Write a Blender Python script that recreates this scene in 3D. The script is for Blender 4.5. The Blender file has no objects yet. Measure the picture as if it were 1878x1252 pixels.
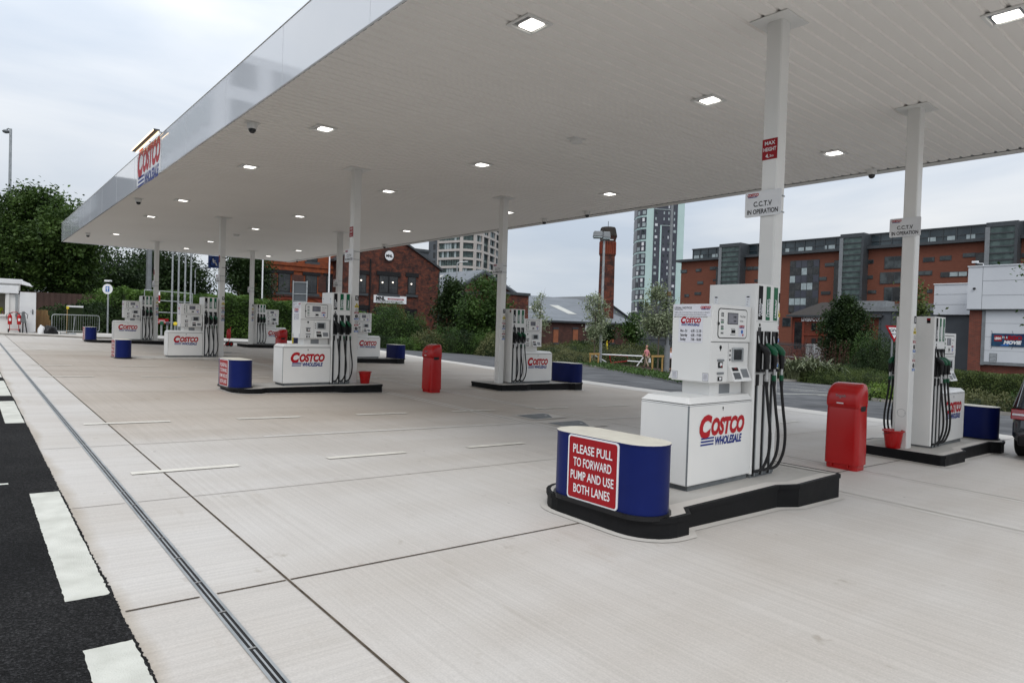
import bpy, bmesh, math, random
from mathutils import Vector, Matrix, noise
random.seed(7)
C = bpy.context.scene.collection
SC = bpy.context.scene
R = math.radians

# ------------------------------------------------------------------ camera
W, H = 1878.0, 1252.0
CAM = Vector((-7.46543, -4.21931, 1.81639))
YAW, PITCH, ROLL, FPX = 0.8761, -0.01971, 0.03072, 1209.877
_f = Vector((math.cos(YAW)*math.cos(PITCH), math.sin(YAW)*math.cos(PITCH), math.sin(PITCH)))
_r0 = Vector((math.sin(YAW), -math.cos(YAW), 0)); _u0 = _r0.cross(_f)
_r = math.cos(ROLL)*_r0 + math.sin(ROLL)*_u0
_u = -math.sin(ROLL)*_r0 + math.cos(ROLL)*_u0
cam = bpy.data.objects.new('camera', bpy.data.cameras.new('camera'))
C.objects.link(cam)
cam.matrix_world = Matrix(((_r.x, _u.x, -_f.x, CAM.x), (_r.y, _u.y, -_f.y, CAM.y), (_r.z, _u.z, -_f.z, CAM.z), (0, 0, 0, 1)))
cam.data.sensor_width = 36.0
cam.data.lens = FPX*36.0/W
cam.data.clip_start = 0.05
cam.data.clip_end = 5000
SC.camera = cam
SC.render.resolution_x, SC.render.resolution_y = 1024, 682

# ------------------------------------------------------------------ sky, sun, exposure
SUN_EL, SUN_AZ = R(52), R(215)
w = bpy.data.worlds.new("World"); SC.world = w; w.use_nodes = True
nt = w.node_tree; nt.nodes.clear()
def N(t, typ, **kw):
    n = t.nodes.new(typ)
    for k, v in kw.items(): setattr(n, k, v)
    return n
out = N(nt, 'ShaderNodeOutputWorld'); bg = N(nt, 'ShaderNodeBackground')
sky = N(nt, 'ShaderNodeTexSky', sky_type='NISHITA', sun_disc=False)
sky.sun_elevation = SUN_EL; sky.sun_rotation = SUN_AZ; sky.air_density = 1.0; sky.dust_density = 2.0
tc = N(nt, 'ShaderNodeTexCoord'); sep = N(nt, 'ShaderNodeSeparateXYZ')
nt.links.new(tc.outputs['Generated'], sep.inputs[0])
mp = N(nt, 'ShaderNodeMapping'); mp.inputs['Scale'].default_value = (1.0, 1.0, 3.6)
nt.links.new(tc.outputs['Generated'], mp.inputs[0])
nz = N(nt, 'ShaderNodeTexNoise'); nz.inputs['Scale'].default_value = 1.9; nz.inputs['Detail'].default_value = 6; nz.inputs['Roughness'].default_value = .48; nz.inputs['Distortion'].default_value = .35
nt.links.new(mp.outputs[0], nz.inputs['Vector'])
cr = N(nt, 'ShaderNodeValToRGB')                       # the layer of cloud: grey blue bases to white tops
cr.color_ramp.elements[0].position = .36; cr.color_ramp.elements[0].color = (6.2, 7.0, 8.1, 1)
cr.color_ramp.elements[1].position = .64; cr.color_ramp.elements[1].color = (9.6, 9.8, 10.0, 1)
nt.links.new(nz.outputs['Fac'], cr.inputs['Fac'])
# an overcast sky is brighter overhead than at the horizon
mr = N(nt, 'ShaderNodeMapRange'); mr.inputs['From Min'].default_value = 0.12; mr.inputs['From Max'].default_value = .95
mr.inputs['To Min'].default_value = 1.0; mr.inputs['To Max'].default_value = 2.3
nt.links.new(sep.outputs['Z'], mr.inputs['Value'])
vm = N(nt, 'ShaderNodeVectorMath', operation='SCALE')
nt.links.new(cr.outputs['Color'], vm.inputs[0]); nt.links.new(mr.outputs[0], vm.inputs['Scale'])
mix = N(nt, 'ShaderNodeMix', data_type='RGBA'); mix.inputs['Factor'].default_value = .90
nt.links.new(sky.outputs[0], mix.inputs['A']); nt.links.new(vm.outputs[0], mix.inputs['B'])
nt.links.new(mix.outputs['Result'], bg.inputs['Color'])
bg.inputs['Strength'].default_value = .09
nt.links.new(bg.outputs[0], out.inputs['Surface'])
sun = bpy.data.objects.new('sun', bpy.data.lights.new('sun', 'SUN')); C.objects.link(sun)
sun.data.energy = 1.2; sun.data.angle = R(25); sun.data.color = (1, .96, .9)
_sd = Vector((math.sin(SUN_AZ)*math.cos(SUN_EL), math.cos(SUN_AZ)*math.cos(SUN_EL), math.sin(SUN_EL)))
sun.rotation_euler = _sd.to_track_quat('Z', 'Y').to_euler()
SC.view_settings.view_transform = 'Standard'; SC.view_settings.look = 'None'
SC.view_settings.exposure = 0.0; SC.view_settings.gamma = 1
SC.cycles.max_bounces = 6; SC.cycles.diffuse_bounces = 4; SC.cycles.glossy_bounces = 3; SC.cycles.transmission_bounces = 3; SC.cycles.transparent_max_bounces = 4
SC.cycles.use_denoising = True
SC.cycles.sample_clamp_indirect = 6

# ------------------------------------------------------------------ placing helpers
def ray(px, py): return _f + _r*((px-W/2)/FPX) - _u*((py-H/2)/FPX)
def at(px, py, d): return CAM + ray(px, py)*d                      # a point of the place at a depth of d metres
def on_y(px, py, Y): v = ray(px, py); return CAM + v*((Y-CAM.y)/v.y)
def on_x(px, py, X): v = ray(px, py); return CAM + v*((X-CAM.x)/v.x)
def zg(X, Y):                                                       # the lie of the land: it falls gently to the back right
    Xc = min(max(X, -40), 80); Yc = min(max(Y, -40), 75)
    return -.02813*Xc + .01455*Yc - .025*max(0, min(X, 80)-11.5)
def gnd(px, py, dz=0.0):
    v = ray(px, py); t = .5; prev = t
    while t < 900:
        P = CAM+v*t
        if P.z < zg(P.x, P.y)+dz:
            lo, hi = prev, t
            for _ in range(40):
                m = (lo+hi)/2; P = CAM+v*m
                if P.z < zg(P.x, P.y)+dz: hi = m
                else: lo = m
            return CAM+v*lo
        prev = t; t *= 1.02
    return CAM+v*900

# ------------------------------------------------------------------ materials
def noise_mat(name, c1, c2=None, scale=4.0, rough=.5, rough2=None, metal=0.0, bump=0.0, bscale=40.0, stretch=(1, 1, 1), detail=5, ior=1.5, coat=0.0, lo=.35, hi=.65, trans=0.0, spec=None):
    m = bpy.data.materials.new(name); m.use_nodes = True; t = m.node_tree; b = t.nodes['Principled BSDF']
    b.inputs['Roughness'].default_value = rough; b.inputs['Metallic'].default_value = metal
    b.inputs['IOR'].default_value = ior
    b.inputs['Specular IOR Level'].default_value = spec if spec is not None else (.22 if rough >= .6 else .5)
    if coat: b.inputs['Coat Weight'].default_value = coat; b.inputs['Coat Roughness'].default_value = .05
    c2 = c2 or tuple(min(1, x*.9) for x in c1)
    tc = N(t, 'ShaderNodeTexCoord'); mp = N(t, 'ShaderNodeMapping'); mp.inputs['Scale'].default_value = stretch
    t.links.new(tc.outputs['Object'], mp.inputs[0])
    nz = N(t, 'ShaderNodeTexNoise'); nz.inputs['Scale'].default_value = scale; nz.inputs['Detail'].default_value = detail
    t.links.new(mp.outputs[0], nz.inputs['Vector'])
    cr = N(t, 'ShaderNodeValToRGB'); e = cr.color_ramp.elements
    e[0].position = lo; e[0].color = (*c1, 1); e[1].position = hi; e[1].color = (*c2, 1)
    t.links.new(nz.outputs['Fac'], cr.inputs['Fac']); t.links.new(cr.outputs['Color'], b.inputs['Base Color'])
    if rough2 is not None:
        mr = N(t, 'ShaderNodeMapRange'); mr.inputs['From Min'].default_value = .35; mr.inputs['From Max'].default_value = .65; mr.inputs['To Min'].default_value = rough; mr.inputs['To Max'].default_value = rough2
        t.links.new(nz.outputs['Fac'], mr.inputs['Value']); t.links.new(mr.outputs[0], b.inputs['Roughness'])
    if bump:
        n2 = N(t, 'ShaderNodeTexNoise'); n2.inputs['Scale'].default_value = bscale; n2.inputs['Detail'].default_value = 4
        t.links.new(mp.outputs[0], n2.inputs['Vector'])
        bp = N(t, 'ShaderNodeBump'); bp.inputs['Strength'].default_value = bump; bp.inputs['Distance'].default_value = .01
        t.links.new(n2.outputs['Fac'], bp.inputs['Height']); t.links.new(bp.outputs[0], b.inputs['Normal'])
    if trans:
        tr = N(t, 'ShaderNodeBsdfTranslucent'); mx = N(t, 'ShaderNodeMixShader'); mx.inputs[0].default_value = trans
        t.links.new(cr.outputs['Color'], tr.inputs['Color'])
        o = t.nodes['Material Output']
        t.links.new(b.outputs[0], mx.inputs[1]); t.links.new(tr.outputs[0], mx.inputs[2]); t.links.new(mx.outputs[0], o.inputs['Surface'])
    return m

def emit_mat(name, col, s):
    m = bpy.data.materials.new(name); m.use_nodes = True; b = m.node_tree.nodes['Principled BSDF']
    b.inputs['Base Color'].default_value = (.8, .8, .8, 1); b.inputs['Emission Color'].default_value = (*col, 1); b.inputs['Emission Strength'].default_value = s
    return m

def brick_mat(name, c1, c2, c3, mortar, patch=.5, pscale=.5, bw=.45, rh=.15, dirt=(.03, .025, .02), msize=.012):
    m = bpy.data.materials.new(name); m.use_nodes = True; t = m.node_tree; b = t.nodes['Principled BSDF']; b.inputs['Roughness'].default_value = .9; b.inputs['Specular IOR Level'].default_value = .12
    tc = N(t, 'ShaderNodeTexCoord'); sp = N(t, 'ShaderNodeSeparateXYZ'); ad = N(t, 'ShaderNodeMath', operation='ADD'); cb = N(t, 'ShaderNodeCombineXYZ')
    t.links.new(tc.outputs['Object'], sp.inputs[0]); t.links.new(sp.outputs['X'], ad.inputs[0]); t.links.new(sp.outputs['Y'], ad.inputs[1])
    t.links.new(ad.outputs[0], cb.inputs['X']); t.links.new(sp.outputs['Z'], cb.inputs['Y'])
    br = N(t, 'ShaderNodeTexBrick'); br.inputs['Scale'].default_value = 1; br.inputs['Brick Width'].default_value = bw; br.inputs['Row Height'].default_value = rh
    br.inputs['Mortar Size'].default_value = msize; br.inputs['Color1'].default_value = (*c1, 1); br.inputs['Color2'].default_value = (*c2, 1); br.inputs['Mortar'].default_value = (*mortar, 1)
    br.inputs['Bias'].default_value = -.1
    t.links.new(cb.outputs[0], br.inputs['Vector'])
    nz = N(t, 'ShaderNodeTexNoise'); nz.inputs['Scale'].default_value = pscale; nz.inputs['Detail'].default_value = 8; nz.inputs['Roughness'].default_value = .7
    t.links.new(tc.outputs['Object'], nz.inputs['Vector'])
    cr = N(t, 'ShaderNodeValToRGB'); cr.color_ramp.elements[0].position = .42; cr.color_ramp.elements[1].position = .62
    cr.color_ramp.elements[0].color = (0, 0, 0, 1); cr.color_ramp.elements[1].color = (1, 1, 1, 1)
    t.links.new(nz.outputs['Fac'], cr.inputs['Fac'])
    sc = N(t, 'ShaderNodeMath', operation='MULTIPLY'); sc.inputs[1].default_value = patch; t.links.new(cr.outputs['Color'], sc.inputs[0])
    mx = N(t, 'ShaderNodeMix', data_type='RGBA'); t.links.new(sc.outputs[0], mx.inputs['Factor']); t.links.new(br.outputs['Color'], mx.inputs['A']); mx.inputs['B'].default_value = (*c3, 1)
    t.links.new(mx.outputs['Result'], b.inputs['Base Color'])
    return m

M = {}
M['white'] = noise_mat('white_enamel', (.74, .735, .715), (.70, .70, .685), 1.5, .28)
M['fascia'] = noise_mat('fascia_gloss', (.70, .725, .77), (.67, .70, .745), .5, .06, coat=.6)
M['soffit'] = noise_mat('soffit_paint', (.86, .835, .80), (.83, .805, .77), .35, .5)
M['column'] = noise_mat('column_paint', (.76, .755, .735), (.70, .70, .68), .9, .3)
M['black'] = noise_mat('black_plastic', (.008, .008, .009), (.014, .014, .015), 6, .38, spec=.25)
M['rubber'] = noise_mat('hose_rubber', (.009, .009, .010), (.014, .014, .015), 12, .42, spec=.28)
M['kerb'] = noise_mat('kerb_cladding', (.006, .0065, .007), (.011, .011, .012), 3, .5, .65, bump=.1, bscale=15, spec=.12)
M['blue'] = noise_mat('blue_laminate', (.0055, .013, .098), (.0045, .0105, .082), 2.5, .30, .40, spec=.14)
M['cream'] = noise_mat('cream_top', (.66, .63, .54), (.58, .55, .47), 5, .55)
M['signred'] = noise_mat('sign_red', (.30, .008, .013), (.27, .007, .012), 4, .35, spec=.2)
M['signwhite'] = noise_mat('sign_white', (.74, .75, .76), (.69, .70, .72), 3, .5, spec=.3)
M['red'] = noise_mat('red_plastic', (.40, .005, .006), (.37, .0045, .0055), 1.2, .25, spec=.45)
M['logored'] = noise_mat('logo_red', (.42, .008, .016), (.38, .007, .014), 4, .4, spec=.2)
M['logoblue'] = noise_mat('logo_blue', (.010, .028, .20), (.009, .024, .18), 4, .4, spec=.2)
M['green'] = noise_mat('green_plastic', (.003, .085, .036), (.003, .07, .03), 8, .35, spec=.35)
M['labelgreen'] = noise_mat('label_green', (.006, .12, .05), (.005, .105, .045), 4, .4, spec=.2)
M['ink'] = noise_mat('print_ink', (.012, .012, .013), (.02, .02, .021), 8, .6, spec=.1)
M['inkgrey'] = noise_mat('small_print', (.16, .16, .17), (.22, .22, .23), 8, .6)
M['paper'] = noise_mat('sticker_paper', (.70, .70, .74), (.66, .66, .71), 3, .5)
M['yellow'] = noise_mat('yellow_label', (.70, .55, .03), (.62, .48, .02), 5, .5)
M['safeblue'] = noise_mat('safety_blue', (.02, .14, .46), (.02, .12, .40), 5, .5)
M['metal'] = noise_mat('brushed_metal', (.55, .55, .54), (.42, .42, .42), 9, .32, metal=.9)
M['galv'] = noise_mat('galvanised_steel', (.40, .42, .43), (.30, .32, .33), 5, .5, metal=.55)
M['grey'] = noise_mat('grey_paint', (.20, .215, .225), (.16, .17, .18), 3, .5)
M['plinth'] = noise_mat('plinth_grey', (.16, .17, .175), (.12, .13, .135), 6, .6)
M['lcd'] = noise_mat('lcd_panel', (.17, .17, .20), (.13, .13, .155), 14, .15)
M['screen'] = noise_mat('dark_screen', (.02, .022, .024), (.035, .036, .038), 10, .1)
M['lens'] = emit_mat('lamp_lens', (1, .97, .9), 3.2)
M['striplight'] = emit_mat('strip_light', (1, .72, .42), 2.6)
M['bulb'] = emit_mat('warm_bulb', (1, .9, .75), 1.6)
M['chrome'] = noise_mat('reflector', (.6, .6, .6), (.5, .5, .5), 9, .18, metal=1)
M['timber'] = noise_mat('sawn_timber', (.42, .27, .10), (.30, .19, .07), 3, .75, stretch=(2, 2, 14), bump=.2)
M['oldtimber'] = noise_mat('fence_timber', (.24, .15, .07), (.15, .09, .045), 2, .85, stretch=(6, 6, .6), bump=.2)
M['brownfence'] = noise_mat('brown_sheeting', (.075, .045, .036), (.055, .034, .028), 1, .7)
M['skin'] = noise_mat('skin', (.50, .27, .19), (.44, .23, .16), 8, .55)
M['hair'] = noise_mat('hair', (.05, .03, .02), (.03, .02, .015), 20, .7)
M['pinkshirt'] = noise_mat('pink_cotton', (.60, .24, .26), (.50, .19, .21), 18, .85)
M['whiteshirt'] = noise_mat('white_cotton', (.74, .74, .80), (.66, .66, .73), 18, .85)
M['chino'] = noise_mat('beige_trousers', (.34, .27, .21), (.28, .22, .17), 16, .9)
M['darktrousers'] = noise_mat('dark_trousers', (.03, .022, .022), (.045, .033, .033), 16, .9)
M['hivis'] = noise_mat('hi_vis', (.55, .60, .05), (.48, .52, .04), 12, .8)
M['carpaint'] = noise_mat('car_paint', (.012, .016, .022), (.017, .021, .028), 3, .22, coat=1.0)
M['carred'] = noise_mat('red_car_paint', (.42, .01, .012), (.36, .008, .01), 3, .25, coat=.8)
M['carglass'] = noise_mat('car_glass', (.012, .014, .016), (.02, .022, .024), 3, .05)
M['taillight'] = noise_mat('tail_light', (.32, .006, .012), (.22, .004, .008), 30, .1, coat=1)
M['tyre'] = noise_mat('tyre', (.012, .012, .012), (.02, .02, .019), 14, .8, spec=.2)
M['glass'] = noise_mat('window_glass', (.014, .019, .022), (.060, .074, .078), .55, .08, lo=.42, hi=.62, spec=.4)
M['teal'] = noise_mat('teal_glass', (.035, .058, .055), (.085, .125, .118), .8, .2, lo=.4, hi=.62, spec=.4)
M['roofglass'] = noise_mat('blue_grey_glass', (.022, .034, .042), (.05, .068, .078), .25, .12, lo=.4, hi=.62, spec=.45)
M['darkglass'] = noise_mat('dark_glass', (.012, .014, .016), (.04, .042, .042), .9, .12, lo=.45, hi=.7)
M['blind'] = noise_mat('window_blind', (.36, .42, .43), (.26, .31, .32), 1.2, .5)
M['lead'] = noise_mat('dark_frame', (.045, .052, .058), (.035, .04, .045), 2, .5)
M['slate'] = noise_mat('grey_roof', (.17, .185, .205), (.135, .15, .165), .35, .65, stretch=(1, 4, 1))
M['rooflight'] = noise_mat('roof_light', (.46, .46, .42), (.40, .40, .37), 2, .5)
M['tileroof'] = noise_mat('tiled_roof', (.040, .034, .030), (.026, .022, .020), 6, .85, stretch=(1, 1, 6))
M['beige'] = noise_mat('pale_cladding', (.45, .415, .39), (.41, .38, .355), .4, .7)
M['darkclad'] = noise_mat('dark_cladding', (.07, .078, .088), (.055, .062, .07), .3, .5)
M['mint'] = noise_mat('mint_cladding', (.45, .585, .57), (.41, .545, .53), .15, .5, spec=.2)
M['navy'] = noise_mat('navy_cladding', (.035, .038, .055), (.05, .053, .07), .2, .35)
M['greywall'] = noise_mat('grey_cladding', (.085, .095, .105), (.07, .078, .088), .4, .6)
M['whiteclad'] = noise_mat('white_cladding', (.58, .60, .63), (.53, .55, .585), .3, .5)
M['bannerblue'] = noise_mat('banner_blue', (.016, .03, .085), (.02, .07, .13), 1.5, .6)
M['brick_old'] = brick_mat('old_brick', (.175, .052, .031), (.075, .033, .027), (.028, .022, .022), (.075, .056, .048), .9, 1.3)
M['ply'] = noise_mat('boarding', (.28, .105, .055), (.23, .085, .045), 2, .85)
M['brick_orange'] = brick_mat('orange_brick', (.31, .075, .026), (.19, .052, .025), (.10, .036, .026), (.16, .075, .045), .6, .9)
M['brick_dark'] = brick_mat('dark_brick', (.10, .045, .036), (.07, .036, .030), (.035, .026, .025), (.06, .045, .04), .6, .8)
M['brick_flat'] = brick_mat('brown_brick', (.185, .068, .044), (.155, .058, .038), (.13, .052, .036), (.17, .08, .06), .4, .10, msize=.008)
M['brick_ware'] = brick_mat('warehouse_brick', (.21, .06, .04), (.12, .045, .035), (.09, .035, .03), (.17, .10, .08), .35, .9, .3, .1)
M['brick_nec'] = brick_mat('red_brick', (.17, .045, .028), (.12, .036, .024), (.07, .028, .022), (.12, .06, .045), .5, .7)
M['redpaint'] = noise_mat('red_render', (.21, .050, .030), (.165, .040, .024), .8, .85)
M['soil'] = noise_mat('bark_soil', (.05, .026, .018), (.022, .013, .010), 9, .95, bump=.8, bscale=30)
M['asphalt'] = noise_mat('new_asphalt', (.010, .010, .0105), (.024, .024, .025), 2.2, .7, .9, bump=1.0, bscale=120, detail=10, spec=.22)
M['road'] = noise_mat('worn_asphalt', (.082, .084, .088), (.052, .053, .057), .55, .6, .85, bump=.25, bscale=60, stretch=(1, 2.2, 1), spec=.25)
M['roadmark'] = noise_mat('road_paint', (.48, .48, .43), (.62, .62, .565), 5, .75, bump=.5, bscale=120, lo=.3, hi=.7)
M['lanemark'] = noise_mat('lane_paint', (.70, .675, .61), (.58, .555, .50), 7, .7, lo=.40, hi=.75)
M['kerbstone'] = noise_mat('kerb_stone', (.34, .32, .29), (.26, .245, .225), 3, .85)
M['land'] = noise_mat('paved_land', (.10, .10, .10), (.07, .072, .07), .08, .9)
M['joint'] = noise_mat('joint_sealant', (.055, .042, .032), (.11, .088, .066), 11, .9, spec=.1)
M['hairjoint'] = noise_mat('saw_cut', (.20, .18, .155), (.28, .255, .225), 9, .9)
M['slabedge'] = noise_mat('smooth_concrete', (.55, .525, .49), (.49, .465, .43), 1.2, .75)
M['islandtop'] = noise_mat('island_screed', (.43, .415, .39), (.37, .355, .33), 1.6, .8, stretch=(1, 3, 1))
M['seam'] = noise_mat('pale_seam', (.63, .61, .575), (.54, .52, .49), 2, .8)
M['soot'] = noise_mat('sooted_stone', (.045, .038, .032), (.022, .020, .018), 2, .9)
M['navyblue'] = noise_mat('badge_blue', (.012, .05, .22), (.010, .04, .19), 5, .5)
M['stain'] = noise_mat('brown_stain', (.36, .30, .235), (.46, .40, .33), 14, .9)
M['bark'] = noise_mat('bark', (.055, .042, .032), (.03, .024, .019), 4, .9, stretch=(4, 4, .7), bump=.5, bscale=12)
M['palebark'] = noise_mat('pale_bark', (.14, .115, .09), (.09, .075, .06), 8, .9, stretch=(4, 4, .7))
def leaf_mat(name, a, b, scale=.9, trans=.3): return noise_mat(name, a, b, scale, .55, trans=trans, detail=8, lo=.38, hi=.62, spec=.22)
M['leaf_plane'] = leaf_mat('plane_leaves', (.018, .040, .008), (.085, .145, .032), .9)
M['leaf_dark'] = leaf_mat('dark_leaves', (.011, .025, .008), (.038, .068, .019), .8)
M['leaf_mid'] = leaf_mat('mid_leaves', (.022, .050, .012), (.075, .135, .032), .9)
M['leaf_hedge'] = leaf_mat('laurel_leaves', (.028, .062, .012), (.105, .185, .036), .7)
M['leaf_silver'] = leaf_mat('silver_leaves', (.12, .16, .075), (.34, .38, .25), 1.6, .25)
M['leaf_box'] = leaf_mat('box_leaves', (.035, .058, .014), (.115, .15, .045), 1.1)
M['leaf_olive'] = leaf_mat('olive_leaves', (.075, .085, .035), (.17, .175, .075), 1.0)
M['leaf_lime'] = leaf_mat('lime_leaves', (.10, .17, .03), (.22, .30, .07), 2.0)
M['leaf_flax'] = leaf_mat('flax_blades', (.055, .072, .035), (.22, .245, .14), 1.6, .15)
M['leaf_red'] = leaf_mat('red_twigs', (.05, .022, .018), (.11, .05, .035), 2.0, .2)
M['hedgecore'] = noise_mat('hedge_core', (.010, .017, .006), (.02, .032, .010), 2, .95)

def concrete(name, along):
    m = bpy.data.materials.new(name); m.use_nodes = True; t = m.node_tree; b = t.nodes['Principled BSDF']; b.inputs['Roughness'].default_value = .72
    tc = N(t, 'ShaderNodeTexCoord')
    def nz(scale, st, det=5, ro=.55):
        mp = N(t, 'ShaderNodeMapping'); mp.inputs['Scale'].default_value = st; t.links.new(tc.outputs['Object'], mp.inputs[0])
        n = N(t, 'ShaderNodeTexNoise'); n.inputs['Scale'].default_value = scale; n.inputs['Detail'].default_value = det; n.inputs['Roughness'].default_value = ro
        t.links.new(mp.outputs[0], n.inputs['Vector']); return n
    def ramp(n, p0, c0, p1, c1):
        cr = N(t, 'ShaderNodeValToRGB'); e = cr.color_ramp.elements; e[0].position = p0; e[0].color = (*c0, 1); e[1].position = p1; e[1].color = (*c1, 1)
        t.links.new(n.outputs['Fac'], cr.inputs['Fac']); return cr
    def mul(a, bb):
        x = N(t, 'ShaderNodeMix', data_type='RGBA', blend_type='MULTIPLY'); x.inputs['Factor'].default_value = 1
        t.links.new(a, x.inputs['A']); t.links.new(bb, x.inputs['B']); return x.outputs['Result']
    st = (38, .25, 1) if along == 'y' else (.25, 38, 1)
    base = ramp(nz(.30, (1, 1, 1), 7, .6), .34, (.495, .463, .428), .60, (.555, .532, .505))       # tyre-browned lanes and cleaner slabs
    wide = ramp(nz(.5, (.30, 1.6, 1), 5), .36, (.91, .892, .87), .56, (1, 1, 1))
    brush = ramp(nz(1.0, st, 4, .7), .38, (.93, .928, .924), .62, (1.03, 1.03, 1.03))
    fine = ramp(nz(90, (1, 1, 1), 3), .30, (.90, .90, .90), .70, (1.05, 1.05, 1.05))
    spots = ramp(nz(4.0, (1, 1, 1), 3), .24, (.80, .775, .74), .31, (1, 1, 1))
    marks = ramp(nz(1.7, (2.6, .5, 1), 6, .7), .30, (.92, .905, .885), .40, (1, 1, 1))
    c = mul(mul(mul(base.outputs['Color'], wide.outputs['Color']), mul(brush.outputs['Color'], fine.outputs['Color'])), mul(spots.outputs['Color'], marks.outputs['Color']))
    vo = N(t, 'ShaderNodeTexVoronoi'); vo.inputs['Scale'].default_value = 1.6; t.links.new(tc.outputs['Object'], vo.inputs['Vector'])      # trodden gum and drips
    vs = N(t, 'ShaderNodeSeparateColor'); t.links.new(vo.outputs['Color'], vs.inputs[0]); vr = N(t, 'ShaderNodeMath', operation='MULTIPLY'); vr.inputs[1].default_value = .030; t.links.new(vs.outputs[0], vr.inputs[0])
    vd = N(t, 'ShaderNodeMath', operation='SUBTRACT'); t.links.new(vo.outputs['Distance'], vd.inputs[0]); t.links.new(vr.outputs[0], vd.inputs[1])
    vm_ = N(t, 'ShaderNodeMapRange'); vm_.inputs['From Min'].default_value = -.004; vm_.inputs['From Max'].default_value = .006; vm_.inputs['To Min'].default_value = .55; vm_.inputs['To Max'].default_value = 1; t.links.new(vd.outputs[0], vm_.inputs['Value'])
    vc = N(t, 'ShaderNodeCombineColor')
    for q in range(3): t.links.new(vm_.outputs[0], vc.inputs[q])
    c = mul(c, vc.outputs[0])
    sp = N(t, 'ShaderNodeSeparateXYZ'); t.links.new(tc.outputs['Object'], sp.inputs[0])
    wob = nz(.9, (1, 1, 1), 5); ma = N(t, 'ShaderNodeMath', operation='MULTIPLY_ADD'); ma.inputs[1].default_value = .30 if along == 'x' else 1.6; t.links.new(wob.outputs['Fac'], ma.inputs[0]); t.links.new(sp.outputs['X' if along == 'x' else 'Y'], ma.inputs[2])
    mr = N(t, 'ShaderNodeMapRange'); cr = N(t, 'ShaderNodeValToRGB'); e = cr.color_ramp.elements
    if along == 'x':                                               # mud splashed on to the apron along the asphalt
        mr.inputs['From Min'].default_value = -6.78+.16; mr.inputs['From Max'].default_value = -6.40
        e[0].color = (.80, .755, .69, 1); e[1].position = .36; e[1].color = (1, 1, 1, 1)
    else:                                                          # each pour of slabs has weathered to its own tone
        mr.inputs['From Min'].default_value = -20; mr.inputs['From Max'].default_value = 40
        e[0].color = (1, 1, 1, 1); e[1].color = (1, 1, 1, 1); e[1].position = .99
        for y, c_ in ((4.6, (1, 1, 1)), (6.4, (.86, .81, .755)), (10.6, (.79, .735, .675)), (12.2, (.83, .78, .73)), (22, (.75, .695, .635)), (25, (.86, .83, .79)), (31, (.92, .90, .88))):
            e.new((y+20.8)/60).color = (*c_, 1)
    t.links.new(ma.outputs[0], mr.inputs['Value']); t.links.new(mr.outputs[0], cr.inputs['Fac']); c = mul(c, cr.outputs['Color'])
    t.links.new(c, b.inputs['Base Color'])
    bp = N(t, 'ShaderNodeBump'); bp.inputs['Strength'].default_value = .22; bp.inputs['Distance'].default_value = .004
    t.links.new(nz(1.0, st, 4, .7).outputs['Fac'], bp.inputs['Height']); t.links.new(bp.outputs[0], b.inputs['Normal'])
    return m
M['concrete'] = concrete('brushed_concrete', 'y')
M['apron'] = concrete('floated_concrete', 'x')
def asphalt(name):
    m = bpy.data.materials.new(name); m.use_nodes = True; t = m.node_tree; b = t.nodes['Principled BSDF']; b.inputs['Roughness'].default_value = .85; b.inputs['Specular IOR Level'].default_value = .14
    tc = N(t, 'ShaderNodeTexCoord'); vo = N(t, 'ShaderNodeTexVoronoi'); vo.inputs['Scale'].default_value = 125; t.links.new(tc.outputs['Object'], vo.inputs['Vector'])
    sp = N(t, 'ShaderNodeSeparateColor'); t.links.new(vo.outputs['Color'], sp.inputs[0])
    cr = N(t, 'ShaderNodeValToRGB'); e = cr.color_ramp.elements; e[0].position = .15; e[0].color = (.004, .004, .0042, 1); e[1].position = 1; e[1].color = (.042, .042, .044, 1); e.new(.78).color = (.016, .016, .0165, 1)
    t.links.new(sp.outputs[0], cr.inputs['Fac'])
    nz = N(t, 'ShaderNodeTexNoise'); nz.inputs['Scale'].default_value = 1.3; nz.inputs['Detail'].default_value = 7; t.links.new(tc.outputs['Object'], nz.inputs['Vector'])
    c2 = N(t, 'ShaderNodeValToRGB'); c2.color_ramp.elements[0].position = .35; c2.color_ramp.elements[0].color = (.65, .65, .66, 1); c2.color_ramp.elements[1].position = .68; c2.color_ramp.elements[1].color = (1.35, 1.33, 1.30, 1)
    t.links.new(nz.outputs['Fac'], c2.inputs['Fac'])
    x = N(t, 'ShaderNodeMix', data_type='RGBA', blend_type='MULTIPLY'); x.inputs['Factor'].default_value = 1; t.links.new(cr.outputs['Color'], x.inputs['A']); t.links.new(c2.outputs['Color'], x.inputs['B']); t.links.new(x.outputs['Result'], b.inputs['Base Color'])
    bp = N(t, 'ShaderNodeBump'); bp.inputs['Strength'].default_value = .9; bp.inputs['Distance'].default_value = .008; t.links.new(vo.outputs['Distance'], bp.inputs['Height']); t.links.new(bp.outputs[0], b.inputs['Normal'])
    return m
M['asphalt'] = asphalt('chipped_asphalt')

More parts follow.
